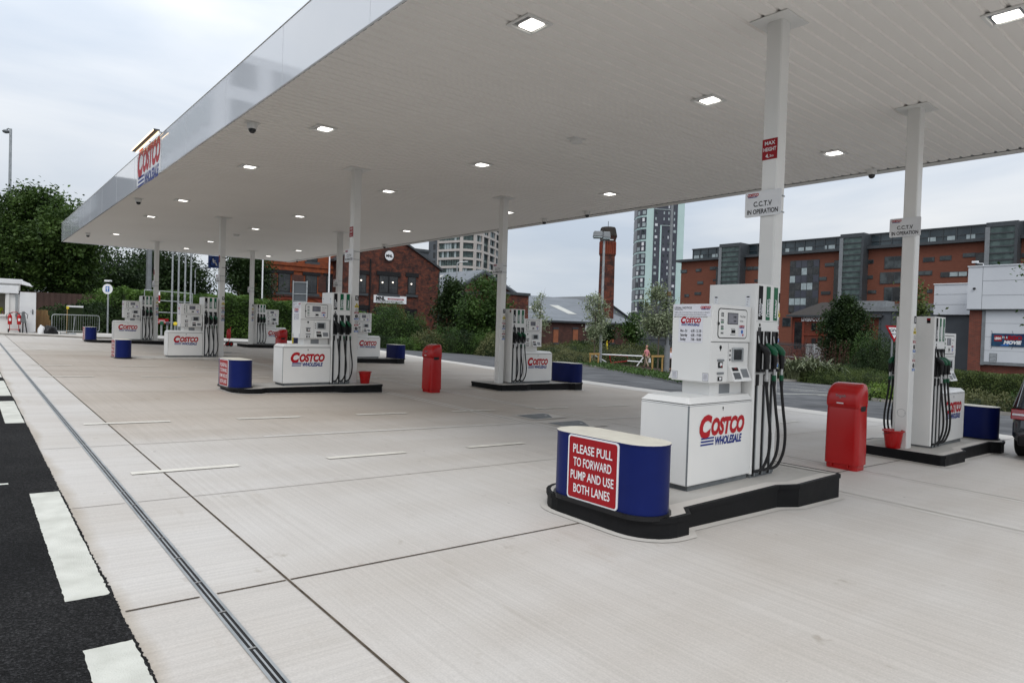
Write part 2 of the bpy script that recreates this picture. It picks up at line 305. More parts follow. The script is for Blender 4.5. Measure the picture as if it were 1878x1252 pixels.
# ------------------------------------------------------------------ mesh builder
_tx = {}
def text_geo(s, bold, shear):
    k = (s, bold, shear)
    if k not in _tx:
        cu = bpy.data.curves.new('lettering', 'FONT'); cu.body = s; cu.size = 1; cu.offset = bold; cu.shear = shear; cu.resolution_u = 3
        cu.align_x = 'CENTER'
        o = bpy.data.objects.new('lettering', cu); C.objects.link(o)
        dg = bpy.context.evaluated_depsgraph_get(); me = bpy.data.meshes.new_from_object(o.evaluated_get(dg))
        vs = [v.co.copy() for v in me.vertices]; fs = [tuple(p.vertices) for p in me.polygons]
        bpy.data.objects.remove(o); bpy.data.curves.remove(cu); bpy.data.meshes.remove(me)
        x0 = min(v.x for v in vs); x1 = max(v.x for v in vs)
        _tx[k] = ([Vector((v.x-(x0+x1)/2, v.y, 0)) for v in vs], fs, x1-x0)
    return _tx[k]

class MB:
    def __init__(s): s.v = []; s.f = []; s.m = []; s.X = Matrix.Identity(4); s.mats = []
    def mi(s, mat):
        if mat not in s.mats: s.mats.append(mat)
        return s.mats.index(mat)
    def add(s, vs, fs, mat):
        o = len(s.v); k = s.mi(mat)
        s.v += [s.X @ Vector(v) for v in vs]
        for f in fs: s.f.append(tuple(i+o for i in f)); s.m.append(k)
        return s
    def box(s, x0, x1, y0, y1, z0, z1, mat):
        return s.add([(x0, y0, z0), (x1, y0, z0), (x1, y1, z0), (x0, y1, z0), (x0, y0, z1), (x1, y0, z1), (x1, y1, z1), (x0, y1, z1)],
                     [(0, 3, 2, 1), (4, 5, 6, 7), (0, 1, 5, 4), (1, 2, 6, 5), (2, 3, 7, 6), (3, 0, 4, 7)], mat)
    def hexa(s, p, mat):                                            # eight corners, bottom four then top four
        return s.add(p, [(0, 3, 2, 1), (4, 5, 6, 7), (0, 1, 5, 4), (1, 2, 6, 5), (2, 3, 7, 6), (3, 0, 4, 7)], mat)
    def quad(s, p, mat): return s.add(p, [tuple(range(len(p)))], mat)
    def prism(s, poly, z0, z1, mat, top=None):                     # plan outline, counter-clockwise
        n = len(poly)
        a = [(p[0], p[1], z0(p) if callable(z0) else z0) for p in poly] + [(p[0], p[1], z1(p) if callable(z1) else z1) for p in poly]
        s.add(a, [(i, (i+1) % n, n+(i+1) % n, n+i) for i in range(n)] + [tuple(range(n-1, -1, -1))], mat)
        return s.add(a[n:], [tuple(range(n))], top or mat)
    def wallprism(s, pts, d, mat):                                  # outline in a vertical plane, pushed by vector d
        n = len(pts); a = [Vector(p) for p in pts]; d = Vector(d)
        return s.add(a+[p+d for p in a], [tuple(range(n)), tuple(range(2*n-1, n-1, -1))]+[(i, n+i, n+(i+1) % n, (i+1) % n) for i in range(n)], mat)
    def tube(s, pts, rad, mat, n=10, caps=True):
        pts = [Vector(p) for p in pts]; rad = rad if isinstance(rad, (list, tuple)) else [rad]*len(pts)
        vs = []; fs = []; prev = None
        for i, p in enumerate(pts):
            t = (pts[min(i+1, len(pts)-1)]-pts[max(i-1, 0)]).normalized()
            if prev is None:
                a = Vector((1, 0, 0)) if abs(t.x) < .8 else Vector((0, 1, 0)); u = t.cross(a).normalized()
            else: u = (prev - t*prev.dot(t)).normalized()
            prev = u; w_ = t.cross(u)
            for k in range(n):
                an = 2*math.pi*k/n; vs.append(p+(u*math.cos(an)+w_*math.sin(an))*rad[i])
        for i in range(len(pts)-1):
            for k in range(n): fs.append((i*n+k, i*n+(k+1) % n, (i+1)*n+(k+1) % n, (i+1)*n+k))
        if caps: fs.append(tuple(range(n-1, -1, -1))); fs.append(tuple((len(pts)-1)*n+k for k in range(n)))
        return s.add(vs, fs, mat)
    def lathe(s, prof, mat, n=24, c=(0, 0, 0)):
        c = Vector(c); vs = []; fs = []
        for r, z in prof:
            for k in range(n): an = 2*math.pi*k/n; vs.append(c+Vector((r*math.cos(an), r*math.sin(an), z)))
        for i in range(len(prof)-1):
            for k in range(n): fs.append((i*n+k, i*n+(k+1) % n, (i+1)*n+(k+1) % n, (i+1)*n+k))
        fs.append(tuple(range(n-1, -1, -1))); fs.append(tuple((len(prof)-1)*n+k for k in range(n)))
        return s.add(vs, fs, mat)
    def disc(s, c, u, v, r, mat, n=20, ry=None):
        c, u, v = Vector(c), Vector(u), Vector(v)
        return s.add([c+u*math.cos(2*math.pi*k/n)*r+v*math.sin(2*math.pi*k/n)*(ry or r) for k in range(n)], [tuple(range(n))], mat)
    def ring(s, c, u, v, r0, r1, mat, n=20):
        c, u, v = Vector(c), Vector(u), Vector(v); vs = []
        for k in range(n):
            d = u*math.cos(2*math.pi*k/n)+v*math.sin(2*math.pi*k/n); vs += [c+d*r0, c+d*r1]
        return s.add(vs, [(2*k, 2*k+1, (2*k+3) % (2*n), (2*k+2) % (2*n)) for k in range(n)], mat)
    def panel(s, c, u, v, w_, h, mat, off=0.0):                    # flat rectangle centred on c
        c, u, v = Vector(c), Vector(u), Vector(v); n = u.cross(v); c = c+n*off
        return s.add([c-u*w_/2-v*h/2, c+u*w_/2-v*h/2, c+u*w_/2+v*h/2, c-u*w_/2+v*h/2], [(0, 1, 2, 3)], mat)
    def rpanel(s, c, u, v, w_, h, r, mat, off=0.0, th=0.0):        # rounded rectangle
        c, u, v = Vector(c), Vector(u), Vector(v); n = u.cross(v); c = c+n*off; ps = []
        for cx, cy, a0 in ((1, -1, -90), (1, 1, 0), (-1, 1, 90), (-1, -1, 180)):
            for k in range(5):
                a = R(a0+k*22.5); ps.append(c+u*(cx*(w_/2-r)+r*math.cos(a))+v*(cy*(h/2-r)+r*math.sin(a)))
        if th: return s.wallprism(ps, -n*th, mat)
        return s.add(ps, [tuple(range(len(ps)))], mat)
    def text(s, txt, c, u, v, size, mat, width=None, bold=.02, shear=0, off=.002, align='C'):
        vs, fs, wd = text_geo(txt, bold, shear); c, u, v = Vector(c), Vector(u), Vector(v); n = u.cross(v)
        sx = size if width is None else width/wd
        ax = wd*sx/2 if align == 'L' else (-wd*sx/2 if align == 'R' else 0)
        return s.add([c+u*(p.x*sx+ax)+v*(p.y*size-.36*size)+n*off for p in vs], fs, mat)
    def build(s, name, parent=None, smooth=False, bevel=0, seg=2, angle=35):
        me = bpy.data.meshes.new(name); me.from_pydata([tuple(v) for v in s.v], [], s.f)
        for m_ in s.mats: me.materials.append(M[m_])
        me.polygons.foreach_set('material_index', s.m)
        if smooth: me.shade_smooth(); me.set_sharp_from_angle(angle=R(angle))
        me.update()
        o = bpy.data.objects.new(name, me); C.objects.link(o)
        if parent is not None: o.parent = parent
        if bevel:
            b = o.modifiers.new('edge', 'BEVEL'); b.width = bevel; b.segments = seg; b.limit_method = 'ANGLE'; b.angle_limit = R(40)
        return o

def tag(o, label=None, cat=None, group=None, kind=None):
    if label: o['label'] = label
    if cat: o['category'] = cat
    if group: o['group'] = group
    if kind: o['kind'] = kind
    return o
def thing(name, label, cat, loc=(0, 0, 0), rz=0, group=None):
    o = bpy.data.objects.new(name, None); C.objects.link(o); o.location = loc; o.rotation_euler = (0, 0, rz); o.empty_display_size = .2
    return tag(o, label, cat, group)
_kids = {}
def copy_tree(o, parent=None):
    c = o.copy(); C.objects.link(c)
    if parent is not None: c.parent = parent
    for ch in [x for x in C.objects if x.parent == o]: copy_tree(ch, c)
    return c
def sheet(name, poly, dz, mat, kind='structure', holes=None, step=None):
    bm = bmesh.new(); vs = [bm.verts.new((p[0], p[1], 0)) for p in poly]; bm.faces.new(vs)
    for co, no in (((11.5, 0, 0), (1, 0, 0)), ((80, 0, 0), (1, 0, 0)), ((-40, 0, 0), (1, 0, 0)), ((0, -40, 0), (0, 1, 0)), ((0, 75, 0), (0, 1, 0))):
        bmesh.ops.bisect_plane(bm, geom=bm.verts[:]+bm.edges[:]+bm.faces[:], plane_co=co, plane_no=no)
    bm.normal_update()
    for f in bm.faces:
        if f.normal.z < 0: f.normal_flip()
    for v in bm.verts: v.co.z = zg(v.co.x, v.co.y)+dz
    me = bpy.data.meshes.new(name); bm.to_mesh(me); bm.free(); me.materials.append(M[mat])
    o = bpy.data.objects.new(name, me); C.objects.link(o)
    if kind: o['kind'] = kind
    return o
def strip_mesh(mb, x0, x1, y0, y1, dz, mat):                       # a thin painted or cut strip that follows the ground
    xs = sorted({x0, x1} | ({11.5} if x0 < 11.5 < x1 else set()))
    for a, b in zip(xs, xs[1:]):
        mb.quad([(a, y0, zg(a, y0)+dz), (b, y0, zg(b, y0)+dz), (b, y1, zg(b, y1)+dz), (a, y1, zg(a, y1)+dz)], mat)
X_, Y_, Z_ = Vector((1, 0, 0)), Vector((0, 1, 0)), Vector((0, 0, 1))
# ================================================================== ground, roads, markings
def big_ground():
    xs = [-1500, -300, -40, -15, 0, 11.5, 30, 55, 80, 200, 600, 1800]; ys = [-1500, -300, -40, 0, 40, 75, 200, 600, 1800]
    mb = MB(); vs = [(x, y, zg(x, y)-.03) for y in ys for x in xs]; n = len(xs)
    fs = [(j*n+i, j*n+i+1, (j+1)*n+i+1, (j+1)*n+i) for j in range(len(ys)-1) for i in range(n-1)]
    mb.add(vs, fs, 'land'); return tag(mb.build('ground'), kind='structure')
big_ground()
BACK = [(11.4, -22), (11.25, 0), (11.15, 4), (10.95, 9), (11.05, 14), (11.9, 20.6), (12.75, 27.5), (14.6, 36.6)]
FAR = [(9, 37.9), (0, 37.6), (-2.4, 36.6), (-3.6, 37.1), (-6.0, 37.3)]
sheet('forecourt_paving', [(-5.85, -22)] + BACK + FAR + [(-5.85, 37.3)], .004, 'concrete')
sheet('forecourt_apron', [(-6.78, -22), (-5.85, -22), (-5.85, 37.3), (-6.78, 37.3)], .0045, 'apron')
edge_in = [(x-1.15, y) for x, y in BACK]
sheet('forecourt_edge_band', [edge_in[0]] + BACK + edge_in[::-1][:-1], .0085, 'slabedge')
_r3 = random.Random(12); rag = []; y = -30.0                       # the laid edge of the asphalt is ragged
while y < 37.3: rag.append((-6.775+_r3.gauss(0, .004)+.008*noise.noise(Vector((y*1.5, 0, 0))), y)); y += .018 if -3 < y < 9 else .2
sheet('access_road', [(-60, -30)] + rag + [(-6.78, 37.3), (-60, 37.3)], .0075, 'asphalt')
sheet('raised_pavement', [(-6.2, 37.35), (-3.6, 37.15), (-2.4, 36.65), (0, 37.65), (9, 37.95), (14.6, 36.7), (16, 39), (16, 43), (-30, 43), (-30, 37.6)], .10, 'slabedge')
mb = MB(); pts = [(-30, 37.6), (-6.2, 37.35), (-3.6, 37.15), (-2.4, 36.65), (0, 37.65), (9, 37.95), (14.6, 36.7)]
for a, b in zip(pts, pts[1:]):
    mb.quad([(a[0], a[1], zg(*a)-.02), (b[0], b[1], zg(*b)-.02), (b[0], b[1], zg(*b)+.10), (a[0], a[1], zg(*a)+.10)], 'kerbstone')
tag(mb.build('pavement_kerb'), kind='structure')
# the estate road behind: follows the back edge, opens towards the junction at the right
BED_F = [(21.2, 62), (26.3, 49.1), (27.6, 41.3), (28.6, 36.5), (27.6, 31), (24.3, 23.1), (20.6, 17.2), (19.9, 16.0)]
sheet('estate_road', [(11.3, -30), (11.25, 0), (11.15, 4), (10.95, 9), (11.05, 14), (11.9, 20.6), (12.75, 27.5), (14.6, 36.6), (14.8, 70), (24, 70)] + BED_F[1:] +
      [(22.5, 15.6), (34, 19.2), (46, 22.6), (70, 24.5), (75, 14), (40, 11.5), (24, 9.2), (22.3, 7.5), (22.7, 2.3), (23.2, -30)], .004, 'road')

mb = MB()
def joint(x0, x1, y0, y1, mat, dz=.009): strip_mesh(mb, x0, x1, y0, y1, dz, mat)
joint(-5.858, -5.842, -20, 37.2, 'joint')
for y, wd, m_ in ((-.12, .0075, 'joint'), (2.2, .005, 'hairjoint'), (4.98, .006, 'hairjoint'), (8.0, .004, 'hairjoint'), (10.9, .008, 'hairjoint'), (15.9, .008, 'hairjoint'), (21.9, .010, 'hairjoint'), (26.9, .010, 'hairjoint'), (-4.9, .010, 'joint'), (-9.8, .01, 'joint')):
    joint(-6.76, -6.378, y-wd, y+wd, m_); joint(-6.282, -5.865, y-wd, y+wd, m_); joint(-5.835, 2.4, y-wd, y+wd, m_); joint(2.6, 11.0, y-wd, y+wd, m_)
tag(mb.build('paving_joints'), kind='structure')
mb = MB()
for x in (.68, 2.5):
    for d in (-.085, .085): strip_mesh(mb, x+d-.032, x+d+.032, -20, 37, .0065, 'seam')
    strip_mesh(mb, x-.004, x+.004, -20, 37, .0065, 'hairjoint')
for y in (4.98, 15.9, 26.9):
    strip_mesh(mb, 2.75, 9.6, y+.05, y+.15, .0065, 'seam'); strip_mesh(mb, -4.2, .5, y+.05, y+.13, .0065, 'seam')
tag(mb.build('paving_seam_bands'), kind='structure')
mb = MB()
rng = random.Random(3)
for k in range(4):
    for y in (3.33+10.955*k, 6.76+10.955*k):
        for i in range(7):
            x = -6.14+2.1*i+(.0 if i < 4 else .12)
            if x+1.05 < 9.9: strip_mesh(mb, x if i else x+.9*0, x+1.08+rng.uniform(-.05, .05), y-.055, y+.055, .013, 'lanemark')
tag(mb.build('lane_markings'), kind='structure')
mb = MB()
def rough_block(x0, x1, y0, y1):                                   # thermoplastic block with an uneven rim
    r2 = random.Random(int(y0*100)); ps = []
    def seg(ax, ay, bx, by):
        L = math.hypot(bx-ax, by-ay); k = max(3, int(L/.025))
        for i in range(k):
            t = i/k; ps.append((ax+(bx-ax)*t+r2.gauss(0, .002)+.003*noise.noise(Vector((i*.21, y0, ax))), ay+(by-ay)*t+r2.gauss(0, .002)))
    seg(x0, y0, x1, y0); seg(x1, y0, x1, y1); seg(x1, y1, x0, y1); seg(x0, y1, x0, y0)
    mb.quad([(x, y, zg(x, y)+.011) for x, y in ps], 'roadmark')
for y0, y1 in ((.17, 2.84), (-3.0, -.5), (-6.4, -3.9), (7.08, 9.62), (10.42, 13.2), (14.0, 16.7), (17.5, 20.2), (21, 23.7), (24.5, 27.2)): rough_block(-7.005, -6.79, y0, y1)
for y in (3.31, 9.6, 16): rough_block(-7.75, -7.13, y-.028, y+.028)
tag(mb.build('road_edge_markings'), kind='structure')
mb = MB()
def stripe(p0, p1, wd):
    a, b = Vector((*p0, 0)), Vector((*p1, 0)); d = (b-a).normalized(); n = Vector((-d.y, d.x, 0))*wd/2
    mb.quad([(q.x, q.y, zg(q.x, q.y)+.012) for q in (a-n, b-n, b+n, a+n)], 'roadmark')
for a, b, wd in (((1425, 722), (1530, 724), .14), ((1425, 712), (1500, 716), .14), ((1430, 706), (1515, 714), .2), ((1432, 702), (1535, 708), .16), ((1450, 716), (1520, 720), .14), ((1605, 714), (1650, 717), .2), ((1500, 725), (1560, 727), .12)):
    g0, g1 = gnd(*a), gnd(*b); stripe((g0.x, g0.y), (g1.x, g1.y), wd)
tag(mb.build('road_hatching'), kind='structure')

# slot drain along the entrance edge
t = thing('drain_channel', 'galvanised slot drain running along the forecourt edge beside the asphalt', 'drain', (-6.33, 8, zg(-6.33, 8)))
fr, gr, ru = MB(), MB(), MB()
def dz_(y): return zg(-6.33, y)-zg(-6.33, 8)
for y in [(-20+i*4) for i in range(14)]:
    for x0, x1 in ((-.036, -.02), (.02, .036)):
        fr.quad([(x0, y-8, dz_(y)+.012), (x1, y-8, dz_(y)+.012), (x1, y-4, dz_(y+4)+.012), (x0, y-4, dz_(y+4)+.012)], 'galv')
    gr.quad([(-.022, y-8, dz_(y)+.009), (.022, y-8, dz_(y)+.009), (.022, y-4, dz_(y+4)+.009), (-.022, y-4, dz_(y+4)+.009)], 'black')
y = -19.9
while y < 36:
    z = dz_(y)+.0105
    ru.quad([(-.022, y-8, z), (.022, y-8, z), (.022, y-7.985, z), (-.022, y-7.985, z)], 'metal')
    ru.quad([(-.004, y-7.985, z), (.006, y-7.985, z), (.006, y-7.515, dz_(y+.47)+.0105), (-.004, y-7.515, dz_(y+.47)+.0105)], 'galv'); y += .5
fr.build('frame', t); gr.build('slot', t); ru.build('grating', t)
# manhole covers
for lab, ps in (('flat grey manhole cover set in concrete, the farther of two', ((1.15, 5.35), (1.98, 5.45), (1.98, 6.0), (1.15, 5.9))),
                ('flat grey manhole cover set in concrete, the one nearest the first pump', ((1.05, 4.25), (1.95, 4.32), (1.95, 4.95), (1.05, 4.88))),
                ('flat grey manhole cover beside the middle island row', ((1.1, 26.2), (1.95, 26.3), (1.95, 26.9), (1.1, 26.8)))):
    o = MB(); cx, cy = sum(p[0] for p in ps)/4, sum(p[1] for p in ps)/4
    o.quad([(x, y, zg(x, y)+.016) for x, y in ps], 'plinth')
    o.quad([(cx+(x-cx)*1.22, cy+(y-cy)*1.3, zg(x, y)+.0145) for x, y in ps], 'slabedge')
    for sx in (.25, .75): o.disc((cx-.35+sx*.7, cy, zg(cx, cy)+.018), X_, Y_, .03, 'metal', 10)
    tag(o.build('manhole_cover'), lab, 'manhole cover', 'manhole covers in the forecourt')

# ================================================================== canopy
CX0, CX1, CY0, CY1, CZ = -3.50, 8.49, -4.6, 37.49, 5.635
SX, SY = 4.7154, 10.95533
can = thing('fuel_canopy', 'long flat white canopy on square columns roofing the whole forecourt', 'canopy', (2.4, 16.4, 0))
O = Vector((2.4, 16.4, 0))
def cb(): m = MB(); m.X = Matrix.Translation(-O); return m
m = cb(); y = CY0+.1; vs = []; prof = []
while y < CY1-.1:                                                  # ribbed soffit sheeting, ribs across the canopy
    prof += [(y, CZ), (y+.135, CZ), (y+.150, CZ+.028), (y+.185, CZ+.028)]; y += .2
prof.append((CY1-.1, CZ))
for x in (CX0+.02, CX1-.09): vs += [(x, a, b) for a, b in prof]
n = len(prof); m.add(vs, [(i, i+1, n+i+1, n+i) for i in range(n-1)], 'soffit'); m.build('soffit', can)
m = cb(); m.box(CX0+.05, CX1-.05, CY0+.05, CY1-.05, CZ+.75, CZ+.80, 'grey'); m.box(CX0+.05, CX1-.1, CY0+.12, CY1-.12, CZ+.10, CZ+.12, 'black'); m.build('roof', can)  # unseen black sheet added below the roof so no light leaks in
m = cb()
F1 = CZ+.9575
m.box(CX0-.04, CX0, CY0-.12, CY1+.12, CZ-.02, F1, 'fascia')
m.box(CX0-.05, CX0+.01, CY0-.13, CY1+.13, F1, F1+.02, 'column')
fas = m.build('fascia', can, bevel=.01)
m = cb(); m.box(CX0, CX1, CY1, CY1+.12, CZ-.02, F1, 'fascia'); m.box(CX0, CX1, CY0-.12, CY0, CZ-.02, F1, 'fascia'); m.box(CX1-.02, CX1+.1, CY0-.12, CY1+.12, CZ+.02, F1, 'fascia'); m.build('fascia', can)
m = cb(); m.box(CX1-.085, CX1+.13, CY0-.1, CY1+.1, CZ-.035, CZ-.012, 'column'); m.box(CX1+.06, CX1+.135, CY0-.1, CY1+.1, CZ-.012, CZ+.10, 'column'); m.build('edge_trim', can)
m = cb()
yj = CY0+2.1
while yj < CY1: m.box(CX0-.042, CX0-.039, yj-.003, yj+.003, CZ, F1-.02, 'whiteclad'); yj += 3.0
m.build('panel_joints', fas)
def logo(mb, c, u, v, wd, off=.003):                               # red italic capitals over blue italic capitals with three stripes
    c, u, v = Vector(c), Vector(u), Vector(v); s = wd
    mb.text('C', c-u*s*.385+v*s*.07, u, v, s*.385, 'logored', bold=.062, shear=.22, off=off, width=s*.28)
    mb.text('OSTCO', c+u*s*.135+v*s*.055, u, v, s*.30, 'logored', bold=.060, shear=.22, off=off, width=s*.79)
    mb.text('WHOLESALE', c+u*s*.155-v*s*.145, u, v, s*.150, 'logoblue', bold=.045, shear=.22, off=off, width=s*.64)
    for k in range(3): mb.panel(c-u*s*(.335+.006*k)-v*s*(.095+.042*k), u, v, s*.29-.0*k, s*.022, 'logoblue', off)
m = cb(); logo(m, (CX0-.04, 16.55, CZ+.49), (0, -1, 0), Z_, 2.75, .006); m.panel((CX0-.04, 16.55, CZ+.46), (0, -1, 0), Z_, 3.1, .86, 'signwhite', .003); m.build('company_sign', fas)

# columns
def sticker_strip(m, x, y, z, u, num):                             # number plate, then warning pictograms with captions
    k = .1
    m.panel((x, y, z), u, Z_, .085, .12, 'ink', .002); m.text(num, (x, y, z), u, Z_, .10, 'signwhite', bold=.03, off=.003)
    z -= .15; m.add([Vector((x, y, z))+Vector(u)*a+Z_*b+Vector(u).cross(Z_)*.002 for a, b in ((-.035, -.03), (.035, -.03), (0, .035))], [(0, 1, 2)], 'yellow')
    m.add([Vector((x, y, z))+Vector(u)*a+Z_*b+Vector(u).cross(Z_)*.003 for a, b in ((-.006, -.018), (.006, -.018), (.006, .012), (-.006, .012))], [(0, 1, 2, 3)], 'ink')
    z -= .06; m.panel((x, y, z), u, Z_, .115, .045, 'yellow', .002); m.panel((x, y, z+.008), u, Z_, .09, .007, 'ink', .003); m.panel((x, y, z-.008), u, Z_, .07, .007, 'ink', .003)
    for kind in ('r', 'b', 'r', 'b'):
        z -= .085
        if kind == 'r':
            m.ring((x, y, z), u, Z_, .028, .038, 'signred'); c = Vector((x, y, z)); d = (Vector(u)*.7-Z_*.7); nn = Vector(u).cross(Z_)
            m.text('i', (x, y, z), u, Z_, .045, 'ink', off=.003)
        else: m.disc((x, y, z), u, Z_, .04, 'safeblue', 18); m.text('!', (x, y, z), u, Z_, .05, 'signwhite', bold=.04, off=.003)
        z -= .068; m.panel((x, y, z), u, Z_, .115, .04, 'signred' if kind == 'r' else 'safeblue', .002)
        m.panel((x, y, z+.006), u, Z_, .085, .006, 'signwhite', .003); m.panel((x, y, z-.007), u, Z_, .06, .006, 'signwhite', .003)
COLS = {}
numbers = {(0, 0): '1', (1, 0): '3', (0, 1): '5', (1, 1): '7', (0, 2): '9', (1, 2): '11', (0, 3): '13', (1, 3): '15'}
for (a, b), num in numbers.items():
    x, y = a*SX+{(0, 0): .12, (1, 0): -.15}.get((a, b), 0), b*SY; g = zg(x, y); top = CZ
    m = cb(); h = .10; r = .014
    pl = [(h, -h+r), (h, h-r), (h-r, h), (-h+r, h), (-h, h-r), (-h, -h+r), (-h+r, -h), (h-r, -h)]
    m.prism([(x+p, y+q) for p, q in pl], g, CZ-.012, 'column')
    col = m.build('column', can)
    m = cb(); m.box(x-.26, x+.26, y-.24, y+.24, CZ-.016, CZ-.004, 'column'); m.build('cap_plate', col)
    m = cb(); sticker_strip(m, x+.045, y-.1, g+2.12+.17, X_, num); m.build('safety_stickers', col)
    m = cb(); m.ring((x-.1015, y-.0, g+.75), (0, -1, 0), Z_, .062, .066, 'grey', 24); m.disc((x-.1015, y-.05, g+.75), (0, -1, 0), Z_, .005, 'grey', 8); m.disc((x-.1015, y+.05, g+.75), (0, -1, 0), Z_, .005, 'grey', 8); m.build('access_cover', col)
    if a == 0:
        z0 = 4.08; m = cb(); m.panel((x-.1, y, z0), (0, -1, 0), Z_, .196, .25, 'signred', .002)
        m.text('MAX', (x-.1, y, z0+.075), (0, -1, 0), Z_, .062, 'signwhite', bold=.02, off=.0035); m.text('HEIGHT', (x-.1, y, z0), (0, -1, 0), Z_, .062, 'signwhite', bold=.02, off=.0035, width=.165)
        m.text('4.', (x-.1, y+.030, z0-.078), (0, -1, 0), Z_, .066, 'signwhite', bold=.02, off=.0035); m.text('3m', (x-.1, y-.025, z0-.082), (0, -1, 0), Z_, .042, 'signwhite', bold=.01, off=.0035)
        m.build('height_sign', col)
    COLS[(a, b)] = (x, y, g)
# CCTV signs strapped to the columns
cc = {(0, 0): ('white sign reading CCTV IN OPERATION on the column of pump 1, nearest the camera', 3.43), (1, 0): ('grey-white CCTV sign on the column beside the red bucket and give way sign', 3.68),
      (0, 1): ('CCTV sign on the second front-row column, in front of the gabled brick building', 3.5), (1, 1): ('CCTV sign on the back-row column between the beige tower and the sky', 3.55),
      (0, 2): ('small CCTV sign just under the blue disabled sign', 3.35), (1, 2): ('CCTV sign on the back-row column before the orange brick building', 3.5), (0, 3): ('CCTV sign on the farthest front-row column before dark trees', 3.5), (1, 3): ('CCTV sign on the farthest back-row column beside a leafy tree', 3.5)}
for k, (lab, z) in cc.items():
    x, y, g = COLS[k]; t = thing('cctv_sign', lab, 'sign', (x-.11, y, z), 0, 'CCTV signs on the canopy columns')
    m = MB(); u = (0, -1, 0); wd = .47; hh = .31
    m.rpanel((-.012, .055, 0), u, Z_, wd, hh, .02, 'signwhite', 0, .008)
    m.text('C.C.T.V', (-.012, .055, -.0), u, Z_, .085, 'ink', bold=.02, width=.24); m.text('IN OPERATION', (-.012, .055, -.092), u, Z_, .080, 'ink', bold=.02, width=.40)
    m.text('COSTCO', (-.012, .185, .115), u, Z_, .045, 'logored', bold=.06, shear=.2, width=.15); m.panel((-.012, .19, .088), u, Z_, .12, .010, 'logoblue', .002)
    m.build('sign_panel', t)
    m = MB(); m.box(-.004, .212, -.106, .106, .09, .105, 'galv'); m.box(-.004, .212, -.106, .106, -.105, -.09, 'galv'); m.build('strap', t)
# disabled badge
x, y, g = COLS[(0, 2)]
t = thing('disabled_sign', 'square blue sign with white wheelchair symbol bracketed to a column', 'sign', (x-.1, y, 3.95))
m = MB(); m.X = Matrix.Diagonal((.72, 1, .75, 1)); u = Vector((1, 0, 0)); c = Vector((-.30, -.06, 0))
m.rpanel(c, u, Z_, .52, .60, .03, 'navyblue', 0, .01)
m.ring(c-Z_*.08-u*.02, u, Z_, .13, .175, 'signwhite', 26)
m.disc(c+Z_*.20-u*.035, u, Z_, .04, 'signwhite', 14)
def bar(m, c, u, pts, wd, mat, off):
    for p, q in zip(pts, pts[1:]):
        a, b = Vector(c)+u*p[0]+Z_*p[1], Vector(c)+u*q[0]+Z_*q[1]; d = (b-a).normalized(); nn = u.cross(Z_); s_ = d.cross(nn)*wd/2
        m.add([a-s_+nn*off, b-s_+nn*off, b+s_+nn*off, a+s_+nn*off], [(0, 1, 2, 3)], mat)
m.rpanel(c+u*.08+Z_*.04, u, Z_, .2, .17, .02, 'navyblue', .0025)
bar(m, c, u, [(-.03, .15), (-.01, -.03), (.10, -.03), (.15, -.17), (.19, -.16)], .045, 'signwhite', .004)
m.panel(c+u*.04+Z_*.055, u, Z_, .12, .035, 'signwhite', .004)
m.build('sign_panel', t)
m = MB(); m.tube([(-.38, -.045, .19), (-.0, -.045, .19), (.10, -.115, .19), (.25, -.115, .19)], .008, 'black', 6); m.tube([(-.38, -.045, -.19), (0, -.045, -.19), (.10, -.115, -.19), (.25, -.115, -.19)], .008, 'black', 6); m.build('bracket', t)

# ceiling lights
lr = {-2.05: 'fascia-side row', 1.84: 'middle row', 6.3: 'back row'}
ordn = ['nearest the camera', 'second from the camera', 'third from the camera', 'fourth from the camera', 'fifth from the camera', 'sixth from the camera', 'seventh, next to last', 'farthest']
LY = [-1.87, 2.13, 8.28, 12.72, 19.2, 23.9, 30.4, 34.95]
proto = None
for x, rw in lr.items():
    for i, y in enumerate(LY):
        yy = 31.3 if (x < 0 and i == 6) else y
        if x < 0 and i == 7: continue
        lab = 'lit square ceiling light in the %s of the canopy, %s' % (rw, ordn[i])
        if proto is None:
            proto = thing('ceiling_light', lab, 'light', (x, yy, CZ), 0, 'lit square lights in the canopy ceiling')
            m = MB()
            for a in ((-.21, .21, -.21, -.17), (-.21, .21, .17, .21), (-.21, -.17, -.17, .17), (.17, .21, -.17, .17)): m.box(*a, -.022, -.001, 'column')
            m.build('frame', proto, bevel=.003)
            m = MB(); m.box(-.17, .17, -.17, .17, -.003, -.0015, 'chrome'); m.build('reflector', proto)
            m = MB(); m.rpanel((.035, .0, -.012), X_, -Y_, .22, .26, .02, 'lens', 0, .006); m.build('lens', proto)
        else:
            o = copy_tree(proto); o.location = (x, yy, CZ); o['label'] = lab
